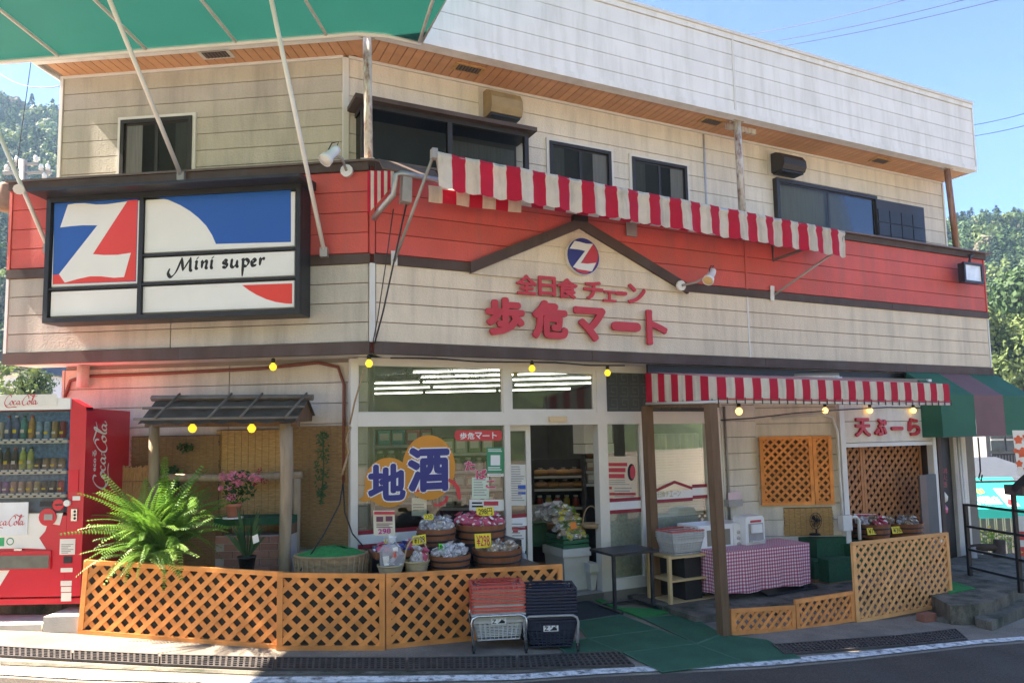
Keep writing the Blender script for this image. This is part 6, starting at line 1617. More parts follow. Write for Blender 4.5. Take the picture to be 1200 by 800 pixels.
MB().fbox(R, a0, a0+.13, b0-.3, b1, .24, .27).build('leaf_panel', g['brown2'], fb); MB().fbox(R, a0+.135, a1+.02, b0-.3, b1+.005, .22, .26).build('leaf_panel', mat('slate_grey', (.09, .10, .105), .5), fb)
bk = gp(1086, 727); bkF = R
tag(MB().box(gp(1087, 728.5)+V3((.02, .05, .035)), (.185, .095, .085), rz=.45).build('support_brick', mat('red_brick', (.30, .12, .08), .85, .2, 8, .3, 60)), 'red brick propping the tall pale lattice', 'brick')
db = thing('door_ornament', 'red and white charm hanging on the dark door at the right end', 'charm', R.P(1105, 600, -.02))
for k, (y0, y1, m) in enumerate(((575, 590, g['paper']), (590, 604, g['bagpink']))): MB().lathe([(0, 0), (.07, .04), (.08, .1), (.04, .16), (0, .17)], R.P(1105, y1, .06), 10, sx=1, sy=.5).build('pouch', m, db)
dsn = thing('door_sign', 'narrow vertical red lettered strips on the dark door', 'sign', R.P(1107, 520, -.02))
frp = mat('faded_red_print', (.35, .08, .09), .6)
for txt, y0, y1 in (('消', 548, 555), ('火', 556, 563), ('器', 564, 571)):
    mb = MB(); rc = R.rect(1104, y0, 1110, y1, -.025); put_text(mb, txt, rectfn(R, *rc, -.025), None, .02); mb.build('letter', frp, dsn)
# ================================================================ on the glass
WG = SW-.0065
def oval(cx_, cy_, rx_, ry_, n=40, a0=0, a1=6.28319): return [(cx_+rx_*math.cos(a0+(a1-a0)*k/n), cy_-ry_*math.sin(a0+(a1-a0)*k/n)) for k in range(n)]
def gdec(px, m, name, par, w_): return MB().prism([R.P(x, y, w_) for x, y in px], R.n*.0006).build(name, m, par)
gs = thing('gourd_sticker', 'orange gourd shaped window sticker with navy lettering 地酒 and a red ribbon', 'sticker', R.P(475, 595, WG))
gdec(oval(502.5, 547.5, 31, 38), g['orange'], 'gourd_body', gs, WG)
sm_ = oval(455.5, 565, 28, 29, 40, 0, 6.28319); k0 = 24
sm_ = [p for p in sm_ if not (p[0] < 436 and p[1] > 572)]
ins = min(range(len(sm_)), key=lambda i: abs(sm_[i][0]-431)+abs(sm_[i][1]-572))
sm_ = sm_[:ins+1]+[(426, 581), (421, 584.5), (425, 587.5), (434, 586)]+sm_[ins+1:]
gdec(sm_, g['orange'], 'gourd_body', gs, WG+.0008)
for pts in ([(526, 560), (533, 563), (539, 571), (540.5, 584), (538.5, 587), (536, 582), (534, 572), (529, 566), (525, 564)], [(507, 589), (514, 590), (521, 586), (523, 580), (526, 582), (524, 588), (517, 593), (509, 593)], [(484, 574), (492, 571), (500, 567), (501, 570), (493, 575), (486, 577)]):
    gdec(pts, g['red'], 'ribbon', gs, WG+.0016)
for ch, bx_ in (('地', (431, 543, 475.5, 587)), ('酒', (477.5, 523.5, 527, 576))):
    rc = R.rect(*bx_, WG+.003); mb = MB(); put_text(mb, ch, rectfn(R, *rc, WG+.0030), None, .045); o = mb.build('letter', g['navy'], gs)
    a0, a1, b0, b1 = rc; e_ = .012; mb = MB(); put_text(mb, ch, rectfn(R, a0-e_, a1+e_, b0-e_, b1+e_, WG+.0018), None, .075); mb.build('letter_outline', g['whitep'], o)
pl = thing('name_sticker', 'red rounded window sticker with white letters 歩危マート', 'sticker', R.P(560, 516, WG))
rr_ = [(536+3.4*math.cos(1.571+k*.393)-0, 510-6.2*math.sin(1.571+k*.393)) for k in range(9)]+[(585+3.4*math.cos(-1.571+k*.393), 510-6.2*math.sin(-1.571+k*.393)) for k in range(9)]
gdec(rr_, g['red'], 'plate', pl, WG)
chars(pl, '歩危マート', rectfn(R, *R.rect(538.5, 506.3, 582.5, 514.2, WG+.0012), WG+.0012), g['whitep'], .03)
tb = thing('tobacco_sticker', 'pink outlined hiragana たばこ stepping down the shop window', 'sticker', R.P(562, 572, WG))
for ch, bx_ in (('た', (545, 540, 556.5, 551)), ('ば', (558, 550, 570, 561)), ('こ', (569.5, 563, 580.5, 571.5))):
    rc = R.rect(*bx_, WG+.001); a0, a1, b0, b1 = rc; mb = MB(); put_text(mb, ch, rectfn(R, a0-.008, a1+.008, b0-.008, b1+.008, WG), None, .07); o = mb.build('letter', mat('pale_pink_print', (.75, .45, .50), .5), tb)
    mb = MB(); put_text(mb, ch, rectfn(R, *rc, WG+.0014), None, .03); mb.build('letter_core', mat('crimson_print', (.55, .03, .10), .5), o)
def notice(x0, y0, x1, y1, m, label, w_=WG, bars=(), head=None):
    t = thing('notice', label, 'notice', R.P((x0+x1)/2, y1, w_)); gdec([(x0, y0), (x1, y0), (x1, y1), (x0, y1)], m, 'sheet', t, w_)
    if bars:
        for mm2 in {b[4] for b in bars}:
            mb = MB()
            for b in bars:
                if b[4] == mm2: mb.add([R.P(b[0], b[1], w_+.0012), R.P(b[2], b[1], w_+.0012), R.P(b[2], b[3], w_+.0012), R.P(b[0], b[3], w_+.0012)], [(3, 2, 1, 0)])
            tag(mb.build('print', g[mm2], t), kind='stuff')
    return t
rn = random.Random(4)
def tl(x0, y0, x1, y1, n, m='galv'): 
    return [(x0, y0+(y1-y0)*k/n, x1-rn.random()*.45*(x1-x0), y0+(y1-y0)*(k+.45)/n, m) for k in range(n)]
notice(570.5, 524, 592-1.5, 554, g['greenp'], 'green payment notice high on the right of the display window', bars=tl(572, 526, 589, 530, 2, 'whitep')+tl(572, 547, 589, 552, 2, 'whitep')+[(575, 533, 586, 545, 'whitep')])
notice(571, 554.5, 590.5, 558, g['paper'], 'white strip under the green payment notice', bars=tl(573, 555.5, 588, 557.5, 1))
notice(553, 559, 573, 584, mat('pale_green_paper', (.62, .72, .55), .6), 'pale green notice in the display window below the hiragana', bars=tl(555, 561, 572, 582, 7))
notice(550, 585, 590.5, 598, g['paper'], 'white notice with red heading in the display window above the band', bars=[(553, 588, 565, 590, 'ink'), (567, 587, 584, 592, 'letter'), (553, 592, 566, 594, 'ink')])
notice(482.5, 583, 500, 604, g['paper'], 'plain white card taped inside the display window behind the gourd', w_=SW-.03, bars=tl(484, 590, 498, 600, 3))
W2_ = SW-.0765
notice(598, 544, 616.5, 592, mat('dense_news_sheet', (.70, .68, .60), .6), 'densely printed sheet on the sliding door', w_=W2_, bars=tl(599, 546, 616, 588, 15, 'galv')+[(607, 568, 616, 573, 'blue'), (607, 576, 616, 579, 'blue')])
notice(598, 610, 616, 645, g['paper'], 'torn printed paper low on the sliding door', w_=W2_, bars=tl(599, 613, 616, 640, 8, 'galv')+[(601, 617, 607, 624, 'red')])
ps = notice(711.5, 534.5, 746.5, 592.5, mat('poster_cream', (.72, .58, .42), .55), 'cream lottery style poster with red headings on the right pane', bars=[(713, 542, 735, 546, 'letter'), (713, 548, 733, 553, 'letter'), (713, 555, 732, 560, 'letter'), (713, 577, 745, 580, 'letter'), (713, 570, 717, 573, 'letter'), (713, 583.5, 718, 587, 'letter')]+tl(713, 562, 745, 569, 3)+tl(720, 571, 745, 590, 6, 'galv'))
gdec(oval(740, 553, 4.6, 10, 20), g['ink'], 'phone_shape', ps, WG+.002); gdec(oval(741.5, 553, 3.2, 8.2, 20), g['letter'], 'phone_screen', ps, WG+.003)
# chain name printed in the band of the right window
bnd = thing('band_lettering', 'small cream letters 全日食チェーン in the band of the blind covered window', 'sign', R.P(783, 584, SW))
chars(bnd, '全日食チェーン', rectfn(R, *R.rect(766, 575, 798, 582, SW-.001), SW-.0012), mat('cream_print', (.62, .50, .25), .5), .02)

# ================================================================ inside the shop
def tubes(Y, x0, x1, z=2.5):
    t = thing('ceiling_light', 'row of lit fluorescent tubes on the shop ceiling, %s' % {0: 'nearest the window', 1: 'second from the window', 2: 'third from the window', 3: 'fourth from the window', 4: 'farthest in'}[Y], 'ceiling light', R.pt(1.5, z, -1-Y*1.3))
    k = 0
    base = R.pt(2.0, z, -(.95, 1.75, 2.7, 3.9, 5.3)[Y])
    for s_ in range(-4, 4):
        p = base-L.u*(s_*1.26+.35*(Y % 3))
        if ((p-R.o).dot(R.u)) < .35 or ((p-R.o).dot(R.u)) > 5.3 or (p-R.o).dot(R.n) > -.5: continue
        q_ = p-L.u*1.2
        if ((q_-R.o).dot(R.u)) > 5.3 or (q_-R.o).dot(R.n) > -.5: continue
        for o_ in (0,):
            d = L.n*o_; MB().tube([p+d, q_+d], .010, 7).build('tube', g['tubeL'], t)
        MB().beam(p+V3((0, 0, .05)), q_+V3((0, 0, .05)), .07, .05).build('tray', g['tray'], t)
for i in range(5): tubes(i, 0, 0)
fpart('dropped_ceiling', g['shop_wall'], R, .15, 5.39, 2.60, 2.62, -6.49, -.5)
PROD = {}
def product(P, kind, s, col, label, group, rz=0):
    key = (kind, col)
    if key not in PROD:
        m = mat('packet_'+kind, col, .4, .35, 18); mb = MB()
        if kind == 'box':
            mb.box((0, 0, .5), (.7, .4, 1)); mb.box((0, -.203, .55), (.55, .01, .5), 1)
        elif kind == 'jar': mb.lathe([(0, 0), (.3, 0), (.32, .06), (.32, .62), (.2, .78), (.2, .84)], (0, 0, 0), 9); mb.lathe([(.23, .84), (.23, 1), (0, 1)], (0, 0, 0), 9, 1)
        elif kind == 'bread': mb.lathe([(0, 0), (.4, .05), (.5, .3), (.42, .55), (.2, .66), (0, .68)], (0, 0, 0), 10, sx=1.3); mb.lathe([(0, .68), (.12, .7), (.2, .85), (0, .8)], (0, 0, 0), 6, 1)
        o = mb.build('p', [m, g['paper'] if kind == 'box' else g['white'] if kind == 'jar' else g['bag']], None, loc=(0, 0, 0)); PROD[key] = o.data; bpy.data.objects.remove(o)
    o = bpy.data.objects.new({'box': 'packet', 'jar': 'jar', 'bread': 'bread_packet'}[kind], PROD[key]); COL.objects.link(o)
    o.location = V3(P); o.scale = (s[0], s[0], s[1]); o.rotation_euler = (0, 0, rz); return tag(o, label, {'box': 'packet', 'jar': 'jar', 'bread': 'bread'}[kind], group)
def shelfunit(Y, x0, x1, ys, label, kinds, depth=.4, back=True, m=None):
    F = FY(Y); m = m or g['shelf']; a0, a1 = F.uv(x0, ys[0])[0], F.uv(x1, ys[0])[0]; zt_ = F.uv(x0, ys[0]-18)[1]
    t = thing('shop_shelf', label, 'shelf', F.pt((a0+a1)/2, 0))
    if back: MB().fbox(F, a0, a1, .0, zt_, -depth-.02, -depth).build('back_panel', m, t)
    for a_ in (a0-.02, a1): MB().fbox(F, a_, a_+.02, 0, zt_, -depth, 0).build('side_panel', m, t)
    for i, y in enumerate(ys):
        z = F.uv((x0+x1)/2, y)[1]; MB().fbox(F, a0, a1, z-.03, z, -depth+.001, .0).build('shelf_board', m, t); MB().fbox(F, a0, a1, z-.036, z-.002, .0, .008).build('price_rail', g['greybask'], t)
        kd, cols, s_, lb, gp2 = kinds[i]; a_ = a0+s_[0]*.5; k = 0
        while a_ < a1-.02:
            product(F.pt(a_, z+.001, -.1-.03*(k % 2)), kd, s_, cols[k % len(cols)] if not isinstance(cols[0], list) else cols[0][0], lb % ('' if '%' not in lb else {0: 'first', 1: 'second', 2: 'third'}.get(k % len(cols), 'last')) if '%' in lb else lb, gp2, rnd.uniform(-.15, .15)); a_ += s_[0]*.86; k += 1
    return t
Br = (.50, .26, .09); Bw = (.42, .22, .10)
shelfunit(10.4, 626, 683, (557, 572, 594), 'black bread shelf seen through the open doorway', [('bread', [Br, Bw], (.19, .13), 'bread roll packet on the top board of the bread shelf', 'bread on the top board'), ('bread', [Bw, Br], (.2, .14), 'bread roll packet on the middle board of the bread shelf', 'bread on the middle board'), ('jar', [(.3, .05, .04), (.5, .4, .1)], (.15, .16), 'small jar on the lowest board of the bread shelf', 'jars under the bread')])
shelfunit(9.1, 686, 704, (522, 537, 551, 566), 'narrow snack rack just inside the right door jamb', [('box', [(.45, .12, .08), (.55, .45, .25)], (.13, .13), 'snack packet on the top row of the narrow rack', 'snacks on the narrow rack top row'), ('bread', [(.25, .13, .07), (.5, .4, .3)], (.14, .12), 'snack packet on the second row of the narrow rack', 'snacks on the narrow rack second row'), ('box', [(.5, .3, .3), (.3, .2, .1)], (.13, .12), 'snack packet on the third row of the narrow rack', 'snacks on the narrow rack third row'), ('box', [(.5, .45, .4), (.6, .2, .2)], (.13, .13), 'snack packet on the bottom row of the narrow rack', 'snacks on the narrow rack bottom row')])
shelfunit(8.55, 421, 505, (521, 545, 566, 588), 'tall wall shelf of boxed goods behind the gourd sticker', [('box', [(.05, .36, .42), (.06, .40, .44), (.05, .34, .40), (.60, .15, .22), (.62, .18, .25), (.58, .14, .22)], (.2, .17), 'turquoise or pink carton on the top board behind the gourd sticker', 'cartons on the top board'), ('jar', [(.08, .07, .06), (.12, .14, .08), (.25, .2, .12)], (.16, .17), 'dark jar on the second board behind the gourd sticker', 'jars on the second board'), ('box', [(.4, .38, .33), (.15, .12, .1), (.3, .08, .06)], (.17, .15), 'packet on the third board behind the gourd sticker', 'packets on the third board'), ('box', [(.4, .36, .3), (.1, .25, .15), (.5, .45, .4)], (.19, .15), 'packet on the fourth board behind the gourd sticker', 'packets on the fourth board')])
shelfunit(9.3, 515, 588, (530, 551, 572, 594), 'dark shelf of groceries behind the hiragana on the window', [('box', [(.35, .4, .2), (.5, .5, .45), (.2, .3, .15)], (.2, .18), 'grocery packet on the top board behind the hiragana', 'groceries on the top board'), ('jar', [(.2, .1, .08), (.4, .35, .3)], (.16, .16), 'jar on the second board behind the hiragana', 'jars behind the hiragana'), ('box', [(.2, .2, .2), (.45, .4, .35), (.35, .12, .1)], (.18, .15), 'grocery packet on the third board behind the hiragana', 'groceries on the third board'), ('box', [(.4, .38, .36), (.25, .2, .15)], (.2, .15), 'grocery packet on the bottom board behind the hiragana', 'groceries on the bottom board')])
aco = thing('air_conditioner', 'white floor standing air conditioner behind the right pane poster', 'air conditioner', R.pt(3.0, 1.1, -.9))
MB().fbox(R, 2.75, 3.15, 1.62, 1.95, -1.0, -.75).build('body', g['white'], aco); MB().fbox(R, 2.75, 3.15, 1.50, 1.61, -1.0, -.72).build('flap', g['whitep'], aco)
# crates and bins just inside the doorway
FI = FY(8.75)
def crate(F, x0, y0, x1, y1, m, label, name='crate', depth=.4, slats=3):
    a0, a1, b0, b1 = F.rect(x0, y0, x1, y1); t = thing(name, label, 'crate', F.pt((a0+a1)/2, b0, -depth/2))
    h = (b1-b0)/slats
    for k in range(slats):
        z0, z1 = b0+k*h, b0+(k+1)*h-.012
        MB().fbox(F, a0, a1, z0, z1, -.015, 0).build('front_slat', m, t); MB().fbox(F, a0, a0+.015, z0, z1, -depth, -.016).build('side_slat', m, t); MB().fbox(F, a1-.015, a1, z0, z1, -depth, -.016).build('side_slat', m, t)
    MB().fbox(F, a0+.016, a1-.016, b0+.01, b0+.02, -depth, -.016).build('base', m, t); return F, a0, a1, b1
F_, a0, a1, zt_ = crate(FY(9.2), 627, 655, 621, 640, 0, '', depth=.5) if False else (None, 0, 0, 0)
wt = thing('display_table', 'brown wooden display table with a crate under it inside the doorway', 'table', FI.P(642, 655))
a0, a1, b0, b1 = FI.rect(627, 615, 663, 657)
MB().fbox(FI, a0, a1, b1-.05, b1, -.5, 0).build('table_top', g['wood'], wt)
for a_ in (a0, a1-.06): MB().fbox(FI, a_, a_+.06, 0.001, b1-.05, -.06, 0).build('leg', g['wood'], wt); MB().fbox(FI, a_, a_+.06, 0.001, b1-.05, -.5, -.44).build('leg', g['wood'], wt)
MB().fbox(FI, a0, a1, .12, .16, -.5, -.061).build('low_shelf', g['wood'], wt)
crate(FY(8.72), 640, 660, 624, 640, g['wood'], 'brown slatted crate on the low shelf of the display table', depth=.35)
crate(FY(8.72), 640, 657, 609.5, 615, mat('green_crate', (.015, .11, .05), .5), 'green crate of bagged bean sprouts on the display table', depth=.35, slats=2)
P0_ = FY(8.6).P(640, 609)
for k in range(7): bag(P0_+V3((-.1+.05*k, .12*(k % 2), .0)), .12, g['bagwhite'] if k % 2 else g['bag'], 'clear bag of pale sprouts on the display table', 'sprout bags on the display table', k)
def bin_(F, x0, y0, x1, y1, label, depth=.45):
    a0, a1, b0, b1 = F.rect(x0, y0, x1, y1); t = thing('plastic_bin', label, 'bin', F.pt((a0+a1)/2, max(.002, b0), -depth/2)); b0 = max(.002, b0)
    k = .025
    MB().hexa([F.pt(a0+k, b0, -depth+k), F.pt(a1-k, b0, -depth+k), F.pt(a1-k, b0, -k), F.pt(a0+k, b0, -k), F.pt(a0, b1-.09, -depth), F.pt(a1, b1-.09, -depth), F.pt(a1, b1-.09, 0), F.pt(a0, b1-.09, 0)]).build('bin_body', mat('bin_cream', (.52, .51, .46), .5), t)
    MB().fbox(F, a0-.015, a1+.015, b1-.089, b1, -depth-.015, .015).build('bin_rim', mat('bin_rim', (.56, .55, .50), .5), t)
    return F, a0, a1, b1
b_ = bin_(R.off(-.45), 661, 642, 691, 692, 'larger cream plastic bin holding a green vegetable crate inside the doorway')
bin_(R.off(-.36), 692, 660, 701, 700, 'narrow cream plastic bin beside the door jamb', .3)
Fb, a0, a1, zt_ = b_
gcm = mat('veg_crate_green', (.02, .13, .06), .5)
t = thing('vegetable_crate', 'green vegetable crate on the larger cream bin', 'crate', Fb.pt((a0+a1)/2, zt_+.002, -.2))
for k in range(3): MB().fbox(Fb, a0, a1, zt_+.004+k*.05, zt_+.04+k*.05, -.02, 0).build('front_slat', gcm, t); MB().fbox(Fb, a0, a0+.02, zt_+.004+k*.05, zt_+.04+k*.05, -.4, -.021).build('side_slat', gcm, t); MB().fbox(Fb, a1-.02, a1, zt_+.004+k*.05, zt_+.04+k*.05, -.4, -.021).build('side_slat', gcm, t)
MB().fbox(Fb, a0+.021, a1-.021, zt_+.004, zt_+.012, -.4, -.021).build('base', gcm, t)
yel = mat('yellow_bag', (.60, .50, .06), .3, .4, 20, .5, 40)
for k in range(24):
    m = (g['bagtan'], yel, g['bag'], g['leafl'])[k % 4]; lbl = ('brown', 'yellow', 'clear', 'leafy green')[k % 4]
    bag(Fb.pt(a0+.04+(a1-a0-.06)*(k % 6)/6+.01*(k//6), zt_+.11+.075*(k//6), -.06-.09*(k//6)), .072, m, lbl+' vegetable bag heaped on the green crate inside the doorway', lbl+' vegetable bags inside the doorway', k, name='vegetable_bag')
card(Fb, 669, 612, 676, 619.5, .03, '', mat('orange_card', (.85, .22, .03), .6), 'orange price card among the vegetable bags inside the doorway', .6)
hb = thing('hoop_basket', 'small brown hooped basket among the vegetables inside the doorway', 'basket', Fb.P(693, 618, .02))
c = Fb.P(693, 618, .02); MB().lathe([(0, 0), (.10, 0), (.13, .05), (.12, .05), (.09, .01)], c, 16).build('basket_body', g['wicker'], hb); MB().tube([c+R.u*(.11*math.cos(k*.2618))+V3((0, 0, .04+.2*math.sin(k*.2618))) for k in range(13)], .008, 5).build('handle', g['wicker'], hb)

# ================================================================ right edge: platform, railing, valley houses
def hz(px, py, z):
    d = ray(px, py); t = (z-EYE)/d.z; return CAMP+d*t
zp = -.07
pf = [hz(*p, zp) for p in ((1113, 709), (1128, 709), (1146, 707), (1163, 703), (1177, 698), (1188, 692), (1197, 685), (1203, 677))]
bk_ = [V3((6.6, 9.3, zp)), V3((7.2, 10.6, zp)), R.pt(8.6, zp, .0), R.pt(6.6, zp, .25)]
tag(MB().prism([p-V3((0, 0, .5)) for p in pf+bk_], V3((0, 0, .5))).build('raised_platform', g['conc_d']), kind='structure')
st_ = [hz(*p, -.19) for p in ((1140, 717), (1198, 701), (1206, 706), (1162, 728.5), (1143, 724))]
tag(MB().prism([p-V3((0, 0, .3)) for p in st_], V3((0, 0, .3))).build('stone_step', g['conc_d']), 'worn grey stone step below the raised platform', 'step')
tag(MB().prism([hz(*p, zp+.003) for p in ((1108, 680), (1120, 683), (1143, 689.5), (1112, 696))], V3((0, 0, .012))).build('turf_mat', g['turf']), 'small green turf mat on the raised platform by the dark door', 'mat')
mb = MB(); cs_ = V3(hz(1108, 727, zg(4.7)+.02)); 
tag(MB().lathe([(0, -.05), (.10, -.05), (.09, .02), (.05, .035), (0, .035)], cs_, 9, sx=1.3).build('stone', g['conc_d']), 'flat pale stone beside the brick under the tall lattice', 'stone')
FRL = two(hz(1137, 674, zp), hz(1196, 689, zp))
rl_ = thing('railing', 'dark metal railing with three bars at the platform edge', 'railing', hz(1165, 680, zp))
aR0, aR1 = FRL.uv(1137, 674)[0], FRL.uv(1196, 689)[0]
zr_ = [FRL.uv(1165, y)[1] for y in (595, 621.5, 649.5, 671)]
for a_ in (aR0, aR1): MB().fbox(FRL, a_-.02, a_+.02, zp-.05, zr_[0]+(.18 if a_ == aR1 else .01), -.02, .02).build('railing_post', g['blackm'], rl_)
for z in zr_: MB().fbox(FRL, aR0+.02, aR1+.7, z-.014, z+.014, -.014, .014).build('rail', g['blackm'], rl_)
lp_ = [FRL.P(x_, y_, .1) for x_, y_ in ((1185, 573), (1186, 568), (1199, 556), (1216, 547), (1216, 560), (1200, 567), (1190, 577))]
hd = thing('box_lantern', 'dark angular roofed lantern on the railing end post', 'lantern', FRL.P(1190, 545))
MB().prism(lp_, FRL.n*-.2).build('roof', g['blackm'], hd); MB().fbox(FRL, aR1-.01, aR1+.25, zr_[0]+.181, FRL.uv(1198, 568)[1], -.05, .1).build('housing', g['brown'], hd)
def log(P0, P1, r, m): return MB().tube([P0, P0.lerp(P1, .5)+V3((0, 0, .01)), P1], [r, r*1.04, r], 9)
FL2 = FY(10.3)
lf = thing('log_fence', 'brown concrete log fence beyond the railing', 'fence', FL2.P(1170, 690))
logm = mat('log_brown', (.07, .05, .04), .85, .3, 10, .4, 40)
log(FL2.P(1171, 632), FL2.P(1171, 700), .075, logm).build('fence_post', logm, lf)
for y in (642, 660): log(FL2.P(1136, y), FL2.P(1172, y-1), .05, logm).build('fence_rail', logm, lf)
log(FL2.P(1138, 640), FL2.P(1147, 700), .06, g['galv']).build('leaning_pole', g['galv'], lf)
# house beyond: teal awning shop
Hm = mat('house_wall', (.24, .21, .19), .8, .15, 3); wm = mat('house_window', (.10, .12, .13), .2, .3, 4); tin = mat('tin_roof', (.06, .065, .07), .4, .15, 6)
FT = FY(17.5)
zgd = zgr(12, 17.5)
sh_ = thing('valley_shop', 'small shop down the slope with glazed front and grey roof behind the railing', 'building', FT.P(1165, 660))
a0, a1 = FT.uv(1118, 620)[0], FT.uv(1235, 620)[0]; ztt = FT.uv(1160, 560)[1]
MB().fbox(FT, a0, a1, zgd-.5, ztt, -5, -.02).build('wall', Hm, sh_)
rp = [(-.3, ztt), (1.2, ztt+.5), (5, ztt+.5)]
MB().prism([FT.pt(a0-.2, ztt-.05, .2), FT.pt(a0-.2, ztt+.42, -2.2), FT.pt(a0-.2, ztt+.35, -2.2), FT.pt(a0-.2, ztt-.12, .2)], FT.u*(a1-a0+.4)).build('roof', tin, sh_)
for k in range(7):
    x0, x1 = 1140+k*9.5, 1148.5+k*9.5; f_ = MB(); q = FT.rect(x0, 604, x1, 652, 0)
    w_o = MB().fbox(FT, q[0], q[1], q[2], q[3], -.015, .0).build('window', g['alu'], sh_)
    MB().fbox(FT, q[0]+.03, q[1]-.03, q[2]+.05, (q[2]+q[3])/2-.02, .0005, .006).build('pane', wm, w_o); MB().fbox(FT, q[0]+.03, q[1]-.03, (q[2]+q[3])/2+.02, q[3]-.03, .0005, .006).build('pane', wm, w_o)
ta_ = thing('teal_awning', 'bright turquoise shop awning with white letters 前川酒店 down the slope', 'awning', FT.P(1165, 610))
A_ = [FT.P(1127, 559, .1), FT.P(1200, 557, .1), FT.P(1200, 597, 1.2), FT.P(1135, 597, 1.2)]
a0t, a1t = FT.uv(1128, 580, .6)[0], FT.uv(1206, 580, .6)[0]; zA, zB, zC = FT.uv(1165, 559, .05)[1], FT.uv(1165, 596, .9)[1], FT.uv(1165, 607, .9)[1]
MB().quad(FT.pt(a0t, zA, .05), FT.pt(a1t, zA, .05), FT.pt(a1t, zB, .9), FT.pt(a0t+.05, zB, .9)).build('fabric', g['teal'], ta_)
MB().quad(FT.pt(a0t+.05, zB, .9), FT.pt(a1t, zB, .9), FT.pt(a1t, zC, .92), FT.pt(a0t+.15, zC, .92)).build('valance', g['teal'], ta_)
def onaw(u0, u1, v0, v1): return lambda u, v: FT.pt(u0+(u1-u0)*u, zB+(zA-zB)*(v0+(v1-v0)*v), .9+(.05-.9)*(v0+(v1-v0)*v)+.012)+V3((0, 0, .01))
ux = lambda px: FT.uv(px, 588, .8)[0]
chars(ta_, '前川酒店', onaw(ux(1138), ux(1176), .12, .38), g['whitep'], .03)
mb = MB()
for k in range(4): mb.add([onaw(ux(1149+4.4*k), ux(1152+4.4*k), .46+.03*(k % 2), .62)(u, v) for u, v in ((0, 0), (1, 0), (1, 1), (0, 1))], [(0, 1, 2, 3)])
tag(mb.build('yellow_marks', g['yellow'], ta_), kind='stuff')
mb = MB(); mb.add([onaw(ux(1179), ux(1193), .05, .62)(u, v) for u, v in ((0, 0), (1, 0), (1, 1), (0, 1))], [(0, 1, 2, 3)]); mb.build('white_patch', g['whitep'], ta_)
mb = MB(); mb.add([onaw(ux(1180), ux(1192), .07, .3)(u, v)+V3((0, -.006, .006)) for u, v in ((0, .2), (.6, 0), (1, .5), (.5, 1))], [(0, 1, 2, 3)]); mb.build('red_mark', g['red'], ta_)
# houses above it
FH = FY(24)
h1 = thing('grey_house', 'low house with a striped grey metal roof beyond the turquoise awning', 'house', FH.P(1140, 575))
a0, a1 = FH.uv(1108, 550)[0], FH.uv(1157, 550)[0]; z0 = FH.uv(1130, 553)[1]; z1 = FH.uv(1130, 530)[1]
MB().fbox(FH, a0, a1-.15, z0-2.6, z0, -4, 0).build('wall', mat('dark_house_wall', (.10, .10, .10), .8), h1)
for k in range(16):
    x0 = a0-.2+(a1-a0+.3)*k/16; x1 = x0+(a1-a0+.3)/16-.03
    MB().hexa([FH.pt(x0, z0-.05, .35), FH.pt(x1, z0-.05, .35), FH.pt(x1+.1, z1, -2), FH.pt(x0+.1, z1, -2), FH.pt(x0, z0, .35), FH.pt(x1, z0, .35), FH.pt(x1+.1, z1+.05, -2), FH.pt(x0+.1, z1+.05, -2)]).build('roof_sheet', tin, h1)
MB().hexa([FH.pt(a0-.2, z0-.08, .34), FH.pt(a1+.1, z0-.08, .34), FH.pt(a1+.2, z1-.03, -2), FH.pt(a0-.1, z1-.03, -2), FH.pt(a0-.2, z0-.05, .34), FH.pt(a1+.1, z0-.05, .34), FH.pt(a1+.2, z1, -2), FH.pt(a0-.1, z1, -2)]).build('roof', g['brown'], h1)
FH2 = FY(28)
h2 = thing('upper_house', 'grey two storey house with a balcony rail in the gap under the mauve awning', 'house', FH2.P(1180, 545))
a0, a1, b0, b1 = FH2.rect(1156, 490, 1240, 560)
MB().fbox(FH2, a0, a1, b0-6, b1, -5, 0).build('wall', mat('upper_house_wall', (.16, .165, .165), .8, .1), h2)
for x0, x1 in ((1160, 1175), (1178, 1188), (1192, 1206)):
    q = FH2.rect(x0, 502, x1, 528); wo = MB().fbox(FH2, *q, 0.001, .05).build('window', wm, h2); MB().fbox(FH2, q[0], q[1], (q[2]+q[3])/2-.03, (q[2]+q[3])/2+.03, .051, .07).build('sash_bar', g['alu'], wo)
q = FH2.rect(1150, 532, 1240, 545)
for k in range(26): MB().fbox(FH2, q[0]+(q[1]-q[0])*k/26, q[0]+(q[1]-q[0])*k/26+.035, q[2], q[3], .6, .63).build('balcony_bar', g['blackm'], h2)
MB().fbox(FH2, q[0], q[1], q[3], q[3]+.06, .58, .65).build('balcony_rail', g['blackm'], h2)
# banners at the frame edge
FB2 = FY(8.9)
bn = thing('banner', 'white hanging banner with orange red blossoms at the right edge', 'banner', FB2.P(1200, 565))
pb = [FB2.P(x, y) for x, y in ((1186, 504), (1215, 504), (1215, 568), (1193, 556))]
MB().prism(pb, V3((0, -.004, 0))).build('cloth', g['paper'], bn)
for x, y, r_ in ((1193, 515, .05), (1198, 530, .06), (1203, 512, .05), (1194, 543, .04), (1204, 550, .05), (1190, 528, .03)):
    c = FB2.P(x, y)-V3((0, .006, 0)); MB().prism([c+V3((r_*(1+.25*math.sin(5*k*.4488))*math.cos(k*.4488), 0, r_*(1+.25*math.sin(5*k*.4488))*math.sin(k*.4488))) for k in range(14)], V3((0, -.002, 0))).build('blossom', mat('blossom_red', (.75, .13, .05), .6), bn)
FS2 = FY(15)
ss = thing('street_sign', 'red and white street sign with lettering down the slope at the right edge', 'sign', FS2.P(1196, 662))
MB().prism([FS2.P(x, y) for x, y in ((1188, 604), (1210, 604), (1210, 662), (1190, 658))], V3((0, -.03, 0))).build('panel', g['paper'], ss)
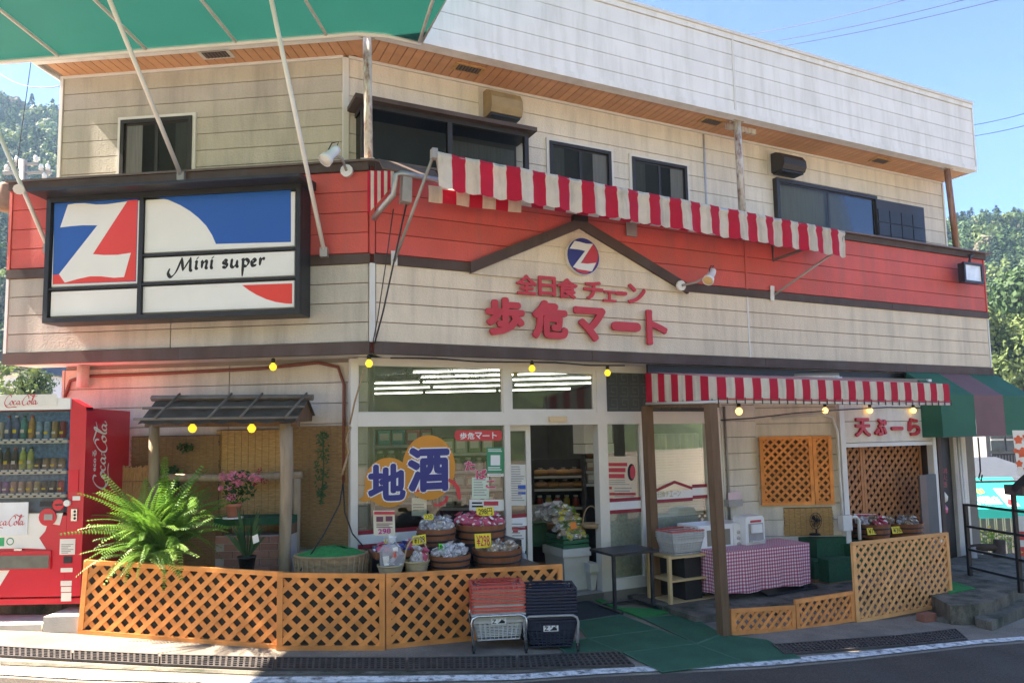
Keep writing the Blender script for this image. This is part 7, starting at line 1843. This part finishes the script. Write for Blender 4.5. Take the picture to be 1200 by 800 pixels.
for y0, y1 in ((622, 632), (640, 655)): MB().prism([FS2.P(x, y)-V3((0, .032, 0)) for x, y in ((1190, y0), (1210, y0), (1210, y1), (1191, y1))], V3((0, -.003, 0))).build('red_field', g['red'], ss)
FG = FY(12.5)
for i, (px, py, lb) in enumerate(((1146, 672, 'yellow green weeds at the foot of the log fence'), (1185, 668, 'yellow flowering weeds right of the log fence post'), (1165, 640, 'small yellow flowering shrub in front of the valley shop'))):
    P = FG.P(px, py); t = thing('weeds', lb, 'plant', P)
    leafcloud(P+V3((0, 0, .1)), .35, .3, .18, 260, .035, i, g['leafl'], 'leaves', t); leafcloud(P+V3((0, 0, .2)), .3, .25, .15, 60, .025, i+9, g['yellow'], 'blossoms', t)
# pipes beside the right pilaster
for k, (x0, x1) in enumerate(((1128, 1134), (1131, 1137))):
    cable('white_pipe', [R.P(x0-6, 512, .05), R.P(x0, 580, .06), R.P(x1, 655, .08), R.P(x1-4, 668, .12), R.P(x1-18, 690, .2)], .016, g['whitep'], 'white hose bending round the right end of the shop, %s one' % ('outer' if k else 'inner'), 'hose')
hkx = FY(9.6); cable('hanging_hook', [hkx.P(1146, 512), hkx.P(1148, 535), hkx.P(1149, 552), hkx.P(1147, 560), hkx.P(1150, 563), hkx.P(1151, 556)], .01, g['black'], 'black hook and cord hanging under the mauve awning', 'hook')

# ================================================================ mountains and woods
def hill(name, f, xr, yr, nx, ny, m):
    xs = [xr[0]+(xr[1]-xr[0])*i/nx for i in range(nx+1)]; ys = [yr[0]+(yr[1]-yr[0])*j/ny for j in range(ny+1)]
    vs = [V3((x, y, f(x, y))) for y in ys for x in xs]; n = nx+1
    mb = MB().add(vs, [(j*n+i, j*n+i+1, (j+1)*n+i+1, (j+1)*n+i) for j in range(ny) for i in range(nx)], 0, True)
    return tag(mb.build(name, m, loc=(0, 0, 0)), kind='structure')
def wob(x, y): return 2.2*math.sin(x*.05+y*.03)+1.4*math.sin(x*.11-y*.07)+.8*math.sin(x*.23+y*.19)
def fR(x, y): return -7+.42*max(0, y-38)+.10*(x-70)*.2+wob(x, y) if y < 175 else -7+.42*137+.1*(x-70)*.2-(y-175)*.5+wob(x, y)
def fL(x, y): return -5+.66*max(0, y-32)-.33*(x+100)*(.5 if x > -100 else .8)+wob(x, y)*1.1 if y < 150 else -5+.66*118-.33*(x+100)*(.5 if x > -100 else .8)-(y-150)*.5+wob(x, y)*1.1
def fB(x, y): return -6+.55*max(0, -26-y)+wob(x, y)
soil = mat('forest_floor', (.045, .06, .022), .9, .4, .3)
hill('right_hill', fR, (25, 260), (36, 240), 60, 50, soil)
hill('left_hill', fL, (-260, -25), (30, 220), 60, 50, soil)
hill('added_hill_behind_camera', fB, (-280, 290), (-180, -24), 60, 30, mat('added_hill_green', (.06, .085, .03), .9, .5, .35, 1.0, 1.2))  # unseen hill added behind the camera for darker reflections and less blue fill
tm = [mat('conifer_green', (.03, .065, .035), .7, .35, 1.2, trans=.15), mat('forest_green', (.045, .09, .03), .7, .35, 1.2, trans=.25), mat('spring_leaf_green', (.105, .15, .045), .7, .3, 1.2, trans=.3), mat('bare_twig_tone', (.12, .11, .07), .8, .3, 1.2, trans=.2), mat('tree_bark', (.07, .05, .035), .9)]
def crown(mb, P, r, h, mi, con, rr, nq):
    base = P+V3((0, 0, h*.12))
    if con:
        for k in range(nq):
            t = rr.random()**.8; z = h*(.12+.88*t); rad = r*(1-t)*.95+.08; az = rr.uniform(0, 6.283); q = P+V3((math.cos(az)*rad*rr.uniform(.5, 1), math.sin(az)*rad*rr.uniform(.5, 1), z))
            d = V3((math.cos(az), math.sin(az), -.5)).normalized(); s_ = V3((-d.y, d.x, rr.uniform(-.3, .3))).normalized(); L_ = r*.24*rr.uniform(.7, 1.3)
            mb.add([q-d*L_*.6, q+s_*L_*.45, q+d*L_, q-s_*L_*.45], [(0, 1, 2, 3)], mi)
    else:
        lob = [(V3((rr.uniform(-.5, .5)*r, rr.uniform(-.5, .5)*r, h*rr.uniform(.42, .82))), r*rr.uniform(.42, .68)) for _ in range(6)]
        for k in range(nq):
            c, rad = lob[k % 6]; v = V3((rr.gauss(0, 1), rr.gauss(0, 1), rr.gauss(0, 1)+.25)).normalized(); q = P+c+v*rad*rr.uniform(.75, 1.05)
            a_ = v.cross(V3((rr.uniform(-1, 1), rr.uniform(-1, 1), rr.uniform(-1, 1)))).normalized(); nn = (v+V3((rr.uniform(-.7, .7), rr.uniform(-.7, .7), rr.uniform(-.7, .7)))).normalized(); a_ = nn.cross(a_).normalized(); b_ = nn.cross(a_); L_ = r*.135*rr.uniform(.6, 1.3)
            mb.add([q-a_*L_, q+b_*L_*.7, q+a_*L_, q-b_*L_*.7], [(0, 1, 2, 3)], mi)
    mb.tube([P-V3((0, 0, 1)), P+V3((0, 0, h*.5))], [r*.07, r*.04], 4, 4, caps=False)
def wood(name, f, azr, yr, n, seed, sizes, qn, mixw, label):
    rr = random.Random(seed); mb = MB()
    for k in range(n):
        y = yr[0]+(yr[1]-yr[0])*rr.random()**.85; x = y*rr.uniform(*azr)
        s_ = rr.uniform(*sizes); pat = math.sin(x*.06+1)+math.sin(y*.09+x*.04); mi = rr.choices((0, 1, 2, 3), mixw if pat < .5 else (mixw[0]*.4, mixw[1], mixw[2]*2.2, mixw[3]*1.5))[0]
        con = mi == 0 or (mi == 1 and rr.random() < .25)
        crown(mb, V3((x, y, f(x, y))), s_*(.55 if con else .85), s_*(2.2 if con else 1.65), mi, con, rr, int(qn*(.8 if con else 1)))
    return tag(mb.build(name, tm, loc=(0, 0, 0)), kind='stuff')
wood('hillside_forest', fR, (.55, .78), (40, 178), 760, 3, (1.7, 3.2), 300, (4, 4, 1.5, .7), '')
wood('hillside_forest', fL, (-.80, -.58), (34, 152), 760, 4, (1.7, 3.1), 300, (5, 4, 1.2, .5), '')
# nearer single trees
def tree(P, r, h, mi, seed, label, nq=1500, name='broadleaf_tree'):
    rr = random.Random(seed); t = thing(name, label, 'tree', P); mb = MB()
    lob = [(V3((rr.uniform(-.7, .7)*r, rr.uniform(-.7, .7)*r, h*rr.uniform(.4, .85))), r*rr.uniform(.3, .5)) for _ in range(12)]
    for k in range(nq):
        c, rad = lob[k % 12]; v = V3((rr.gauss(0, 1), rr.gauss(0, 1), rr.gauss(0, 1)+.2)).normalized(); q = P+c+v*rad*rr.uniform(.6, 1.08)
        nn = (v+V3((rr.uniform(-.8, .8), rr.uniform(-.8, .8), rr.uniform(-.8, .8)))).normalized(); a_ = nn.cross(V3((rr.uniform(-1, 1), rr.uniform(-1, 1), .3))).normalized(); b_ = nn.cross(a_); L_ = .085*r/1.5*rr.uniform(.6, 1.3)
        mb.add([q-a_*L_, q+b_*L_*.6, q+a_*L_, q-b_*L_*.6], [(0, 1, 2, 3)])
    mb.build('crown', tm[mi], t)
    mb = MB(); mb.tube([P-V3((0, 0, .5)), P+V3((.05, 0, h*.35)), P+V3((0, .05, h*.7))], [r*.12, r*.08, r*.03], 7)
    for c, rad in lob[:7]: mb.tube([P+V3((0, 0, h*rr.uniform(.25, .45))), P+c], [r*.05, r*.015], 5)
    mb.build('trunk', tm[4], t)
FT1 = FY(52)
for i, (px, py, r_, h_, mi, lb) in enumerate(((1178, 470, 5.5, 10, 2, 'bright spring green tree just right of the awning corner'), (1200, 440, 6, 11, 1, 'mid green tree at the right edge behind the awning'), (1165, 430, 4.5, 9, 1, 'dark green tree by the end of the cream band'))):
    P = FY(48+4*i).P(px, py+30); tree(P, r_*.62, h_*.8, mi, i+20, lb, 6000)
FT2 = FY(19)
for i, (px, r_, h_, mi, lb) in enumerate(((8, 1.5, 3.4, 2, 'leafy bright tree at the left edge behind the vending machine'), (35, .8, 2.2, 1, 'thin leafy tree in front of the white house on the left'))):
    P = FT2.P(px, 470); P.z = FT2.uv(px, 425)[1]-h_; tree(P, r_, h_, mi, i+40, lb, 3500)
FW2 = FY(23)
hs = thing('white_house', 'small white house with grey roof behind the vending machine on the left', 'house', FW2.P(30, 480))
a0, a1, b0, b1 = FW2.rect(-30, 437, 32, 480)
MB().fbox(FW2, a0, a1, b0-3, b1, -4, 0).build('wall', g['whitep'], hs); MB().prism([FW2.pt(a0-.2, b1, .3), FW2.pt(a1+.25, b1, .3), FW2.pt(a1-.3, b1+.65, .3), FW2.pt(a0+.5, b1+.65, .3)], FW2.n*-4.5).build('roof', tin, hs)
q = FW2.rect(31, 446.5, 41, 456); MB().fbox(FW2, *q, .4, 1.0).build('annex', g['whitep'], hs); MB().fbox(FW2, a1-1.0, a1-.55, b1-1.0, b1-.4, .001, .04).build('window', wm, hs)
# utility pole and wires
FP_ = FY(20)
up = thing('utility_pole', 'grey utility pole with crossarms and insulators in front of the left hill', 'utility pole', FP_.P(29, 470))
MB().tube([FP_.P(27, 520), FP_.P(27, 188)], [.13, .10], 8).build('pole', g['galv'], up)
for y, x0, x1 in ((193, 10, 44), (203, 4, 60), (213, 20, 58)): MB().beam(FP_.P(x0, y), FP_.P(x1, y-1), .07, .07).build('crossarm', g['galv'], up)
for x, y in ((12, 190), (20, 190), (42, 189), (48, 199), (56, 199), (8, 200), (52, 209)): MB().lathe([(0, 0), (.07, .0), (.05, .05), (.07, .08), (.04, .16), (0, .17)], FP_.P(x, y), 8).build('insulator', g['white'], up)
MB().lathe([(0, 0), (.2, 0), (.22, .1), (.22, .7), (.1, .8), (0, .8)], FP_.P(5, 247), 12).build('transformer', g['wood'], up)
mb = MB(); mb.tube([L.P(20, 222, .12)+L.u*-.02, L.P(22, 222, .3)], .05, 10); tag(mb.build('wall_insulator', g['white']), 'white wire anchor at the left end of the red band', 'insulator')
def wire(px0, px1, sag, label, Y0=20, Y1=20, r=.012):
    A0, B0 = FY(Y0).P(*px0), FY(Y1).P(*px1); return cable('overhead_wire', [A0.lerp(B0, k/10)-V3((0, 0, sag*4*(k/10)*(1-k/10))) for k in range(11)], r, g['black'], label, 'wire')
wire((44, 20), (14, 240), -.1, 'overhead wire dropping past the left eave', 12, 12, .007); wire((-20, 66), (75, 100), .25, 'overhead wire entering under the green canopy on the left', 14, 9, .007)
wire((-10, 205), (75, 214), .1, 'overhead wire across the left hill at the crossarm', 20, 20, .008)
for i, (p, q_, w_) in enumerate((((868, 42), (1075, -4), 'uppermost'), ((896, 50.5), (1145, -4), 'middle'), ((912, 55), (1190, -5), 'lowest'))): wire(p, q_, .12, '%s of the three overhead wires above the right roof' % w_, 30, 24, .013)
for i, (p, q_, w_) in enumerate((((1100, 152), (1215, 129), 'upper'), ((1100, 164), (1215, 143.5), 'lower'))): wire(p, q_, .1, '%s of the two wires beside the right eave' % w_, 26, 26, .012)

# tinsel garland inside the transom, dark board on the porch floor
tn = thing('tinsel_garland', 'dark silvery tinsel garland strung along the top of the left transom glass', 'garland', R.pt(.9, 2.3, SW-.08))
mb = MB(); r_ = random.Random(9); pts = []
for k in range(420):
    t = r_.random(); x_ = 428+150*t; y_ = 436+7*abs(math.sin(t*9.5)); q_ = R.P(x_, y_, SW-.07)+V3((r_.uniform(-.03, .03), r_.uniform(-.02, .02), r_.uniform(-.03, .03)))
    d = V3((r_.uniform(-1, 1), r_.uniform(-1, 1), r_.uniform(-1, 1))).normalized()*.03; e_ = d.cross(V3((0, 0, 1))).normalized()*.003
    mb.add([q_-d-e_, q_-d+e_, q_+d+e_, q_+d-e_], [(0, 1, 2, 3)])
mb.build('tinsel', mat('tinsel_silver', (.25, .25, .27), .3, .4, 30, metal=.7), tn)
fbq = [hz(*p, -.055) for p in ((889, 693), (948, 684), (958, 689), (900, 699))]
tag(MB().prism(fbq, V3((0, 0, .02))).build('floor_board', g['black']), 'flat black board lying on the porch floor in front of the gingham table', 'board')
# ================================================================ drinks vending machine
VY = 6.40; V = FY(VY)
vx1 = -3.765; vx0 = vx1-1.12; vz0, vz1 = .34, 2.10
vm = thing('vending_machine', 'red and white drinks vending machine with cursive white lettering on its side', 'vending machine', (vx0+.5, VY+.35, vz0))
def vb(name, m, x0, x1, z0, z1, y0, y1, par=None): return MB().fbox(V, x0, x1, z0, z1, -y1, -y0).build(name, m, par or vm)
zc1, zc0 = V.uv(79, 481)[1], V.uv(75, 601)[1]; wx = V.uv(78, 540)[0]
vb('cabinet', g['vmred'], vx0, vx1, vz0+.05, vz1-.07, .10, .74)
vb('base', g['vmred'], vx0+.01, vx1-.01, vz0, vz0+.048, .03, .70)
# door
vb('door_panel', g['vmred'], wx+.02, vx1+.005, vz0+.07, vz1-.06, .0, .098)
vb('door_panel', g['vmred'], vx0, wx+.018, vz0+.07, zc0-.02, .0, .098)
# arched white head
pts = [(vx0, zc1+.012)]+[(wx+.03, zc1+.012)]+[(wx+.03, vz1+.015)]+[(wx+.03-(wx+.03-vx0)*k/8, vz1+.015+.055*math.sin(math.pi*.5*(k/8))) for k in range(1, 9)]
MB().prism([V.pt(a_, b_, -.10) for a_, b_ in pts], V.n*.125).build('header', g['vmwhite'], vm)
MB().prism([V.pt(a_, b_, -.10) for a_, b_ in ((wx+.031, zc1+.012), (vx1+.005, zc1+.0), (vx1+.005, vz1-.06), (wx+.031, vz1+.014))], V.n*.11).build('header', g['vmred'], vm)
a0, a1, b0, b1 = V.rect(-70, 463, 69, 476.5)
hp = vb('header_plate', mat('cream_plate', (.74, .71, .62), .35), max(vx0+.03, a0), a1, b0, b1, -.03, -.0255)
rc = V.rect(7, 462.5, 47, 477); mb = MB(); cursive(mb, CC, V, rc, .0305, .28, .55); mb.build('wordmark', g['letter'], hp)
# display window with rows of drinks
vb('window_back', mat('window_back_blue', (.10, .22, .36), .5, .5, 14), vx0+.03, wx, zc0, zc1, .06, .075)
rows_ = [(V.uv(40, 513)[1], V.uv(40, 519)[1], V.uv(40, 489)[1]), (V.uv(40, 549)[1], V.uv(40, 555)[1], V.uv(40, 521)[1]), (V.uv(40, 573)[1], V.uv(40, 581)[1], V.uv(40, 557)[1])]
rowz = [V.uv(40, y)[1] for y in (513.5, 549.5, 577)]
cols_ = [[('c', (.62, .60, .52)), ('b', (.10, .16, .40)), ('b', (.10, .16, .40)), ('b', (.05, .32, .36)), ('b', (.55, .30, .10)), ('c', (.25, .42, .60)), ('c', (.25, .42, .60)), ('c', (.40, .28, .12)), ('c', (.25, .03, .05))],
         [('b', (.06, .05, .05)), ('b', (.06, .05, .05)), ('b', (.06, .05, .05)), ('b', (.45, .58, .15)), ('b', (.50, .60, .18)), ('s', (.06, .05, .05)), ('s', (.30, .20, .12)), ('s', (.35, .24, .15)), ('s', (.32, .22, .14))],
         [('c', (.32, .18, .45)), ('c', (.34, .18, .45)), ('c', (.55, .36, .30)), ('c', (.52, .34, .28)), ('c', (.55, .38, .25)), ('c', (.45, .38, .22)), ('c', (.08, .09, .10)), ('c', (.07, .08, .09)), ('c', (.45, .05, .06))]]
dm = {}
def dmat(c):
    if c not in dm: dm[c] = mat('drink_label', c, .5, .35, 24)
    return dm[c]
capm = [g['white'], g['letter'], g['black']]
for ri, z in enumerate(rowz):
    vb('shelf_strip', g['vmwhite'], vx0+.03, wx-.002, z-.044, z-.018, .0, .055)
    pb_ = vb('price_strip', mat('price_blue', (.10, .22, .42), .4, .4, 30), vx0+.03, wx-.002, z-.018, z, .002, .05)
    top_ = (zc1 if ri == 0 else rowz[ri-1]-.044)
    for ci, (kd, col_) in enumerate(cols_[ri]+cols_[ri][:3]):
        px = 76-8.55*(ci+.5) if False else 0
        x = wx-.03-.069*(ci+.45)
        k = 8-ci if ci < 9 else ci
        kd, col_ = cols_[ri][k] if k < 9 else cols_[ri][ci-9]
        if x < vx0+.05: continue
        h_ = (top_-z)*(.86 if kd == 'b' else .62 if kd == 'c' else .42); c = V3((x, VY+.035, z)); r_ = .026
        mb = MB()
        if kd == 'b': mb.lathe([(0, 0), (r_, 0), (r_, h_*.62), (r_*.95, h_*.7), (r_*.42, h_*.88), (r_*.42, h_*.92)], c, 10); mb.lathe([(r_*.5, h_*.92), (r_*.5, h_), (0, h_)], c, 8, 1)
        else: mb.lathe([(r_*.85, 0), (r_, h_*.05), (r_, h_*.92), (r_*.82, h_)], c, 10); mb.lathe([(r_*.82, h_), (0, h_-.004)], c, 10, 1)
        o = mb.build('drink_bottle' if kd == 'b' else 'drink_can', [dmat(col_), capm[(ri+ci) % 3] if kd == 'b' else g['chrome']], vm)
        vb('label_patch', g['paper'] if (ci+ri) % 2 else g['yellow'], x-.016, x+.016, z+h_*.25, z+h_*.40, .0055, .0075, o)
        vb('button', g['white'], x-.024, x+.024, z-.016, z-.004, -.004, .001, pb_)
        MB().lathe([(0, 0), (.014, 0), (.013, .006), (0, .007)], V3((x, VY+.0, z-.031)), 8, rot=V3((0, 0, 1)).rotation_difference(V.n).to_matrix(), sy=.5).build('button', g['black'], vm)
    vb('rear_poster', mat('rear_poster_blue', (.08, .18, .34), .5, .6, 30), vx0+.03, wx, z, top_, .052, .058)
MB().fbox(V, vx0+.03, wx, zc0, zc1, .004, .006).build('window_glass', g['vmglass'], vm)
# lower white panel and its slanting edge
def vpoly(px, m, name, w_=.004): return MB().prism([V.P(x, y, w_) for x, y in px], V.n*.0015).build(name, m, vm)
vpoly([(-60, 602), (74, 600.5), (70, 615), (56, 613), (53, 622), (46, 630), (54, 643), (33, 642), (-60, 643)], g['vmwhite'], 'white_panel', .0012)
vpoly([(-60, 664), (13, 665), (0, 686), (-60, 740)], g['vmwhite'], 'white_panel', .0012)
a0, a1, b0, b1 = V.rect(-60, 588+0, 33, 627.5, .006); b1 = V.uv(0, 588)[1]
dp = vb('display_panel', mat('poster_white', (.74, .76, .76), .25), max(vx0+.02, a0), a1, V.uv(0, 627)[1], V.uv(0, 588.5)[1], -.012, -.0035)
rc = V.rect(-12, 603, 29, 618, .012); mb = MB(); cursive(mb, CC, V, rc, .0125, .28, .55); mb.build('wordmark', g['letter'], dp)
def disc(px, py, r_, m, name, w_, th, par=None):
    c = V.P(px, py, w_); return MB().prism([c+V3((r_*math.cos(k*.314), 0, r_*math.sin(k*.314))) for k in range(20)], V.n*th).build(name, m, par or vm)
bill = disc(56.5, 605.5, .075, g['vmred'], 'bill_slot_surround', .004, .012)
vb('bill_slot', g['galv'], *V.rect(52, 602, 62, 609, .016), -.022, -.016, bill)
coin = disc(69, 591, .05, g['vmred'], 'coin_surround', .004, .010); vb('coin_slot', g['black'], *V.rect(65, 590.3, 73, 592, .014), -.016, -.0142, coin)
disc(79.5, 589, .028, g['vmwhite'], 'return_lever', .004, .02)
vb('price_display', g['black'], *V.rect(47, 587, 62, 593, .003), -.008, -.002)
lk = vb('lock', g['chrome'], *V.rect(84, 596, 91, 610, .003), -.014, -.002)
for y in (599, 603, 607): MB().lathe([(0, 0), (.012, 0), (0, .004)], V.P(87.5, y, .0145), 8, rot=V3((0, 0, 1)).rotation_difference(V.n).to_matrix()).build('key_hole', g['black'], lk)
for x0, y0, x1, y1 in ((85, 581, 94, 586), (71, 665, 85, 670), (71, 680, 84, 686), (71.5, 687, 83.5, 693), (71.5, 694, 83.5, 704)): vb('sticker', g['paper'], *V.rect(x0, y0, x1, y1, .003), -.0035, -.002)
stk = vb('notice_sticker', g['paper'], *V.rect(70, 631, 88, 649.5, .003), -.0035, -.002); mb = MB()
for k in range(6): a0, a1, b0, b1 = V.rect(72, 637+k*2, 86-(k % 3)*3, 638+k*2, .0037); mb.fbox(V, a0, a1, b0, b1, .0036, .0042)
mb.build('print_line', g['galv'], stk)
vb('coin_return', g['blackm'], *V.rect(74.5, 651.5, 84.5, 659.5, .003), -.006, -.002)
hat = vb('delivery_hatch', g['vmred'], max(vx0+.02, V.uv(-60, 655)[0]), V.uv(60.5, 655)[0], V.uv(30, 667)[1], V.uv(30, 645)[1], -.018, -.001)
vb('flap', mat('smoked_flap', (.16, .16, .13), .2, .2, 12), max(vx0+.04, V.uv(-60, 655)[0]), V.uv(59, 655)[0], V.uv(30, 665.5)[1], V.uv(30, 650)[1], -.022, -.0185, hat)
vb('hatch_handle', g['chrome'], *V.rect(17, 642.5, 26, 644.8, .02), -.026, -.0185, hat)
disc(12, 634, .033, g['greenp'], 'eco_mark', .002, .002); disc(12, 634, .024, g['vmwhite'], 'eco_mark', .004, .001)
vb('eco_mark', mat('eco_green', (.04, .42, .16), .5), *V.rect(-2, 629.5, 5, 639.5, .003), -.0035, -.002)
vb('column_plate', mat('column_red', (.66, .015, .035), .2, .05), *V.rect(81, 550, 92, 576, .003), -.006, -.004)
# lettering on the side
S = Fr((vx1, VY+.10, 0), (0, 1, 0), (1, 0, 0))
fx = lambda px, py: S.uv(px, py, .0)
(a0, b0), (a1, b1) = fx(110, 575), fx(128, 494)
mb = MB(); cursive(mb, CC, S, (fx(127, 540)[0], fx(109, 540)[0], fx(118, 575)[1], fx(118, 493)[1]), .0012, .3, .55, swap=True); mb.build('wordmark', g['vmwhite'], vm)
mb = MB(); za, zb_ = fx(110, 552)[1], fx(110, 527)[1]; ya, yb = fx(112.5, 540)[0], fx(108, 540)[0]
put_text(mb, 'ecoる', lambda u, v: S.pt(ya+(yb-ya)*v, za+(zb_-za)*u, .0014), None, .02); mb.build('eco_lettering', g['vmwhite'], vm)
MB().fbox(S, .0, .012, vz0+.06, vz1-.08, .0, .004).build('edge_strip', g['vmred'], vm)
# blocks under the machine
for (x0, y0, x1, y1, dz, lb) in ((50, 722, 92, 741, .11, 'pale concrete block under the front right foot of the vending machine'), (-40, 732, 48, 738, .05, 'flat pale slab under the vending machine front')):
    P = gp((x0+x1)/2, y1); a0, a1 = FY(P.y).uv(x0, y1)[0], FY(P.y).uv(x1, y1)[0]
    mb = MB().box((0, 0, 0), (.01, .01, .01)); mb = MB(); F_ = FY(P.y); zz_ = zg((a0+a1)/2)
    mb.fbox(F_, a0, a1, zz_-.02, min(vz0-.004, F_.uv((x0+x1)/2, y0)[1]), -.36, 0); tag(mb.build('concrete_block', g['conc_l']), lb, 'block')
P = V3((vx0+.25, VY+.35, 0)); tag(MB().box((vx0+.3, VY+.5, (zg(-4)+vz0)/2-.003), (.9, .3, vz0-zg(-4)-.004)).build('concrete_block', g['conc_d']), 'dark footing block hidden under the back of the vending machine', 'block')

# ================================================================ the air between here and the hills
mb = MB(); x0, x1, y0, y1, z0, z1 = -310, 310, -200, 300, -70, 130
mb.add([(x0, y0, z0), (x1, y0, z0), (x1, y1, z0), (x0, y1, z0), (x0, y0, z1), (x1, y0, z1), (x1, y1, z1), (x0, y1, z1)], [(0, 3, 2, 1), (4, 5, 6, 7), (0, 1, 5, 4), (1, 2, 6, 5), (2, 3, 7, 6), (3, 0, 4, 7)])
hz_ = mb.build('haze', [], None, loc=(0, 0, 0)); tag(hz_, kind='stuff')
hm = bpy.data.materials.new('pale_haze'); hm.use_nodes = True; N = hm.node_tree.nodes; N.remove(N['Principled BSDF'])
pv = N.new('ShaderNodeVolumePrincipled'); pv.inputs['Color'].default_value = (.45, .72, 1, 1); pv.inputs['Density'].default_value = .0006; pv.inputs['Anisotropy'].default_value = .2
hm.node_tree.links.new(pv.outputs[0], N['Material Output'].inputs['Volume']); hz_.data.materials.append(hm)
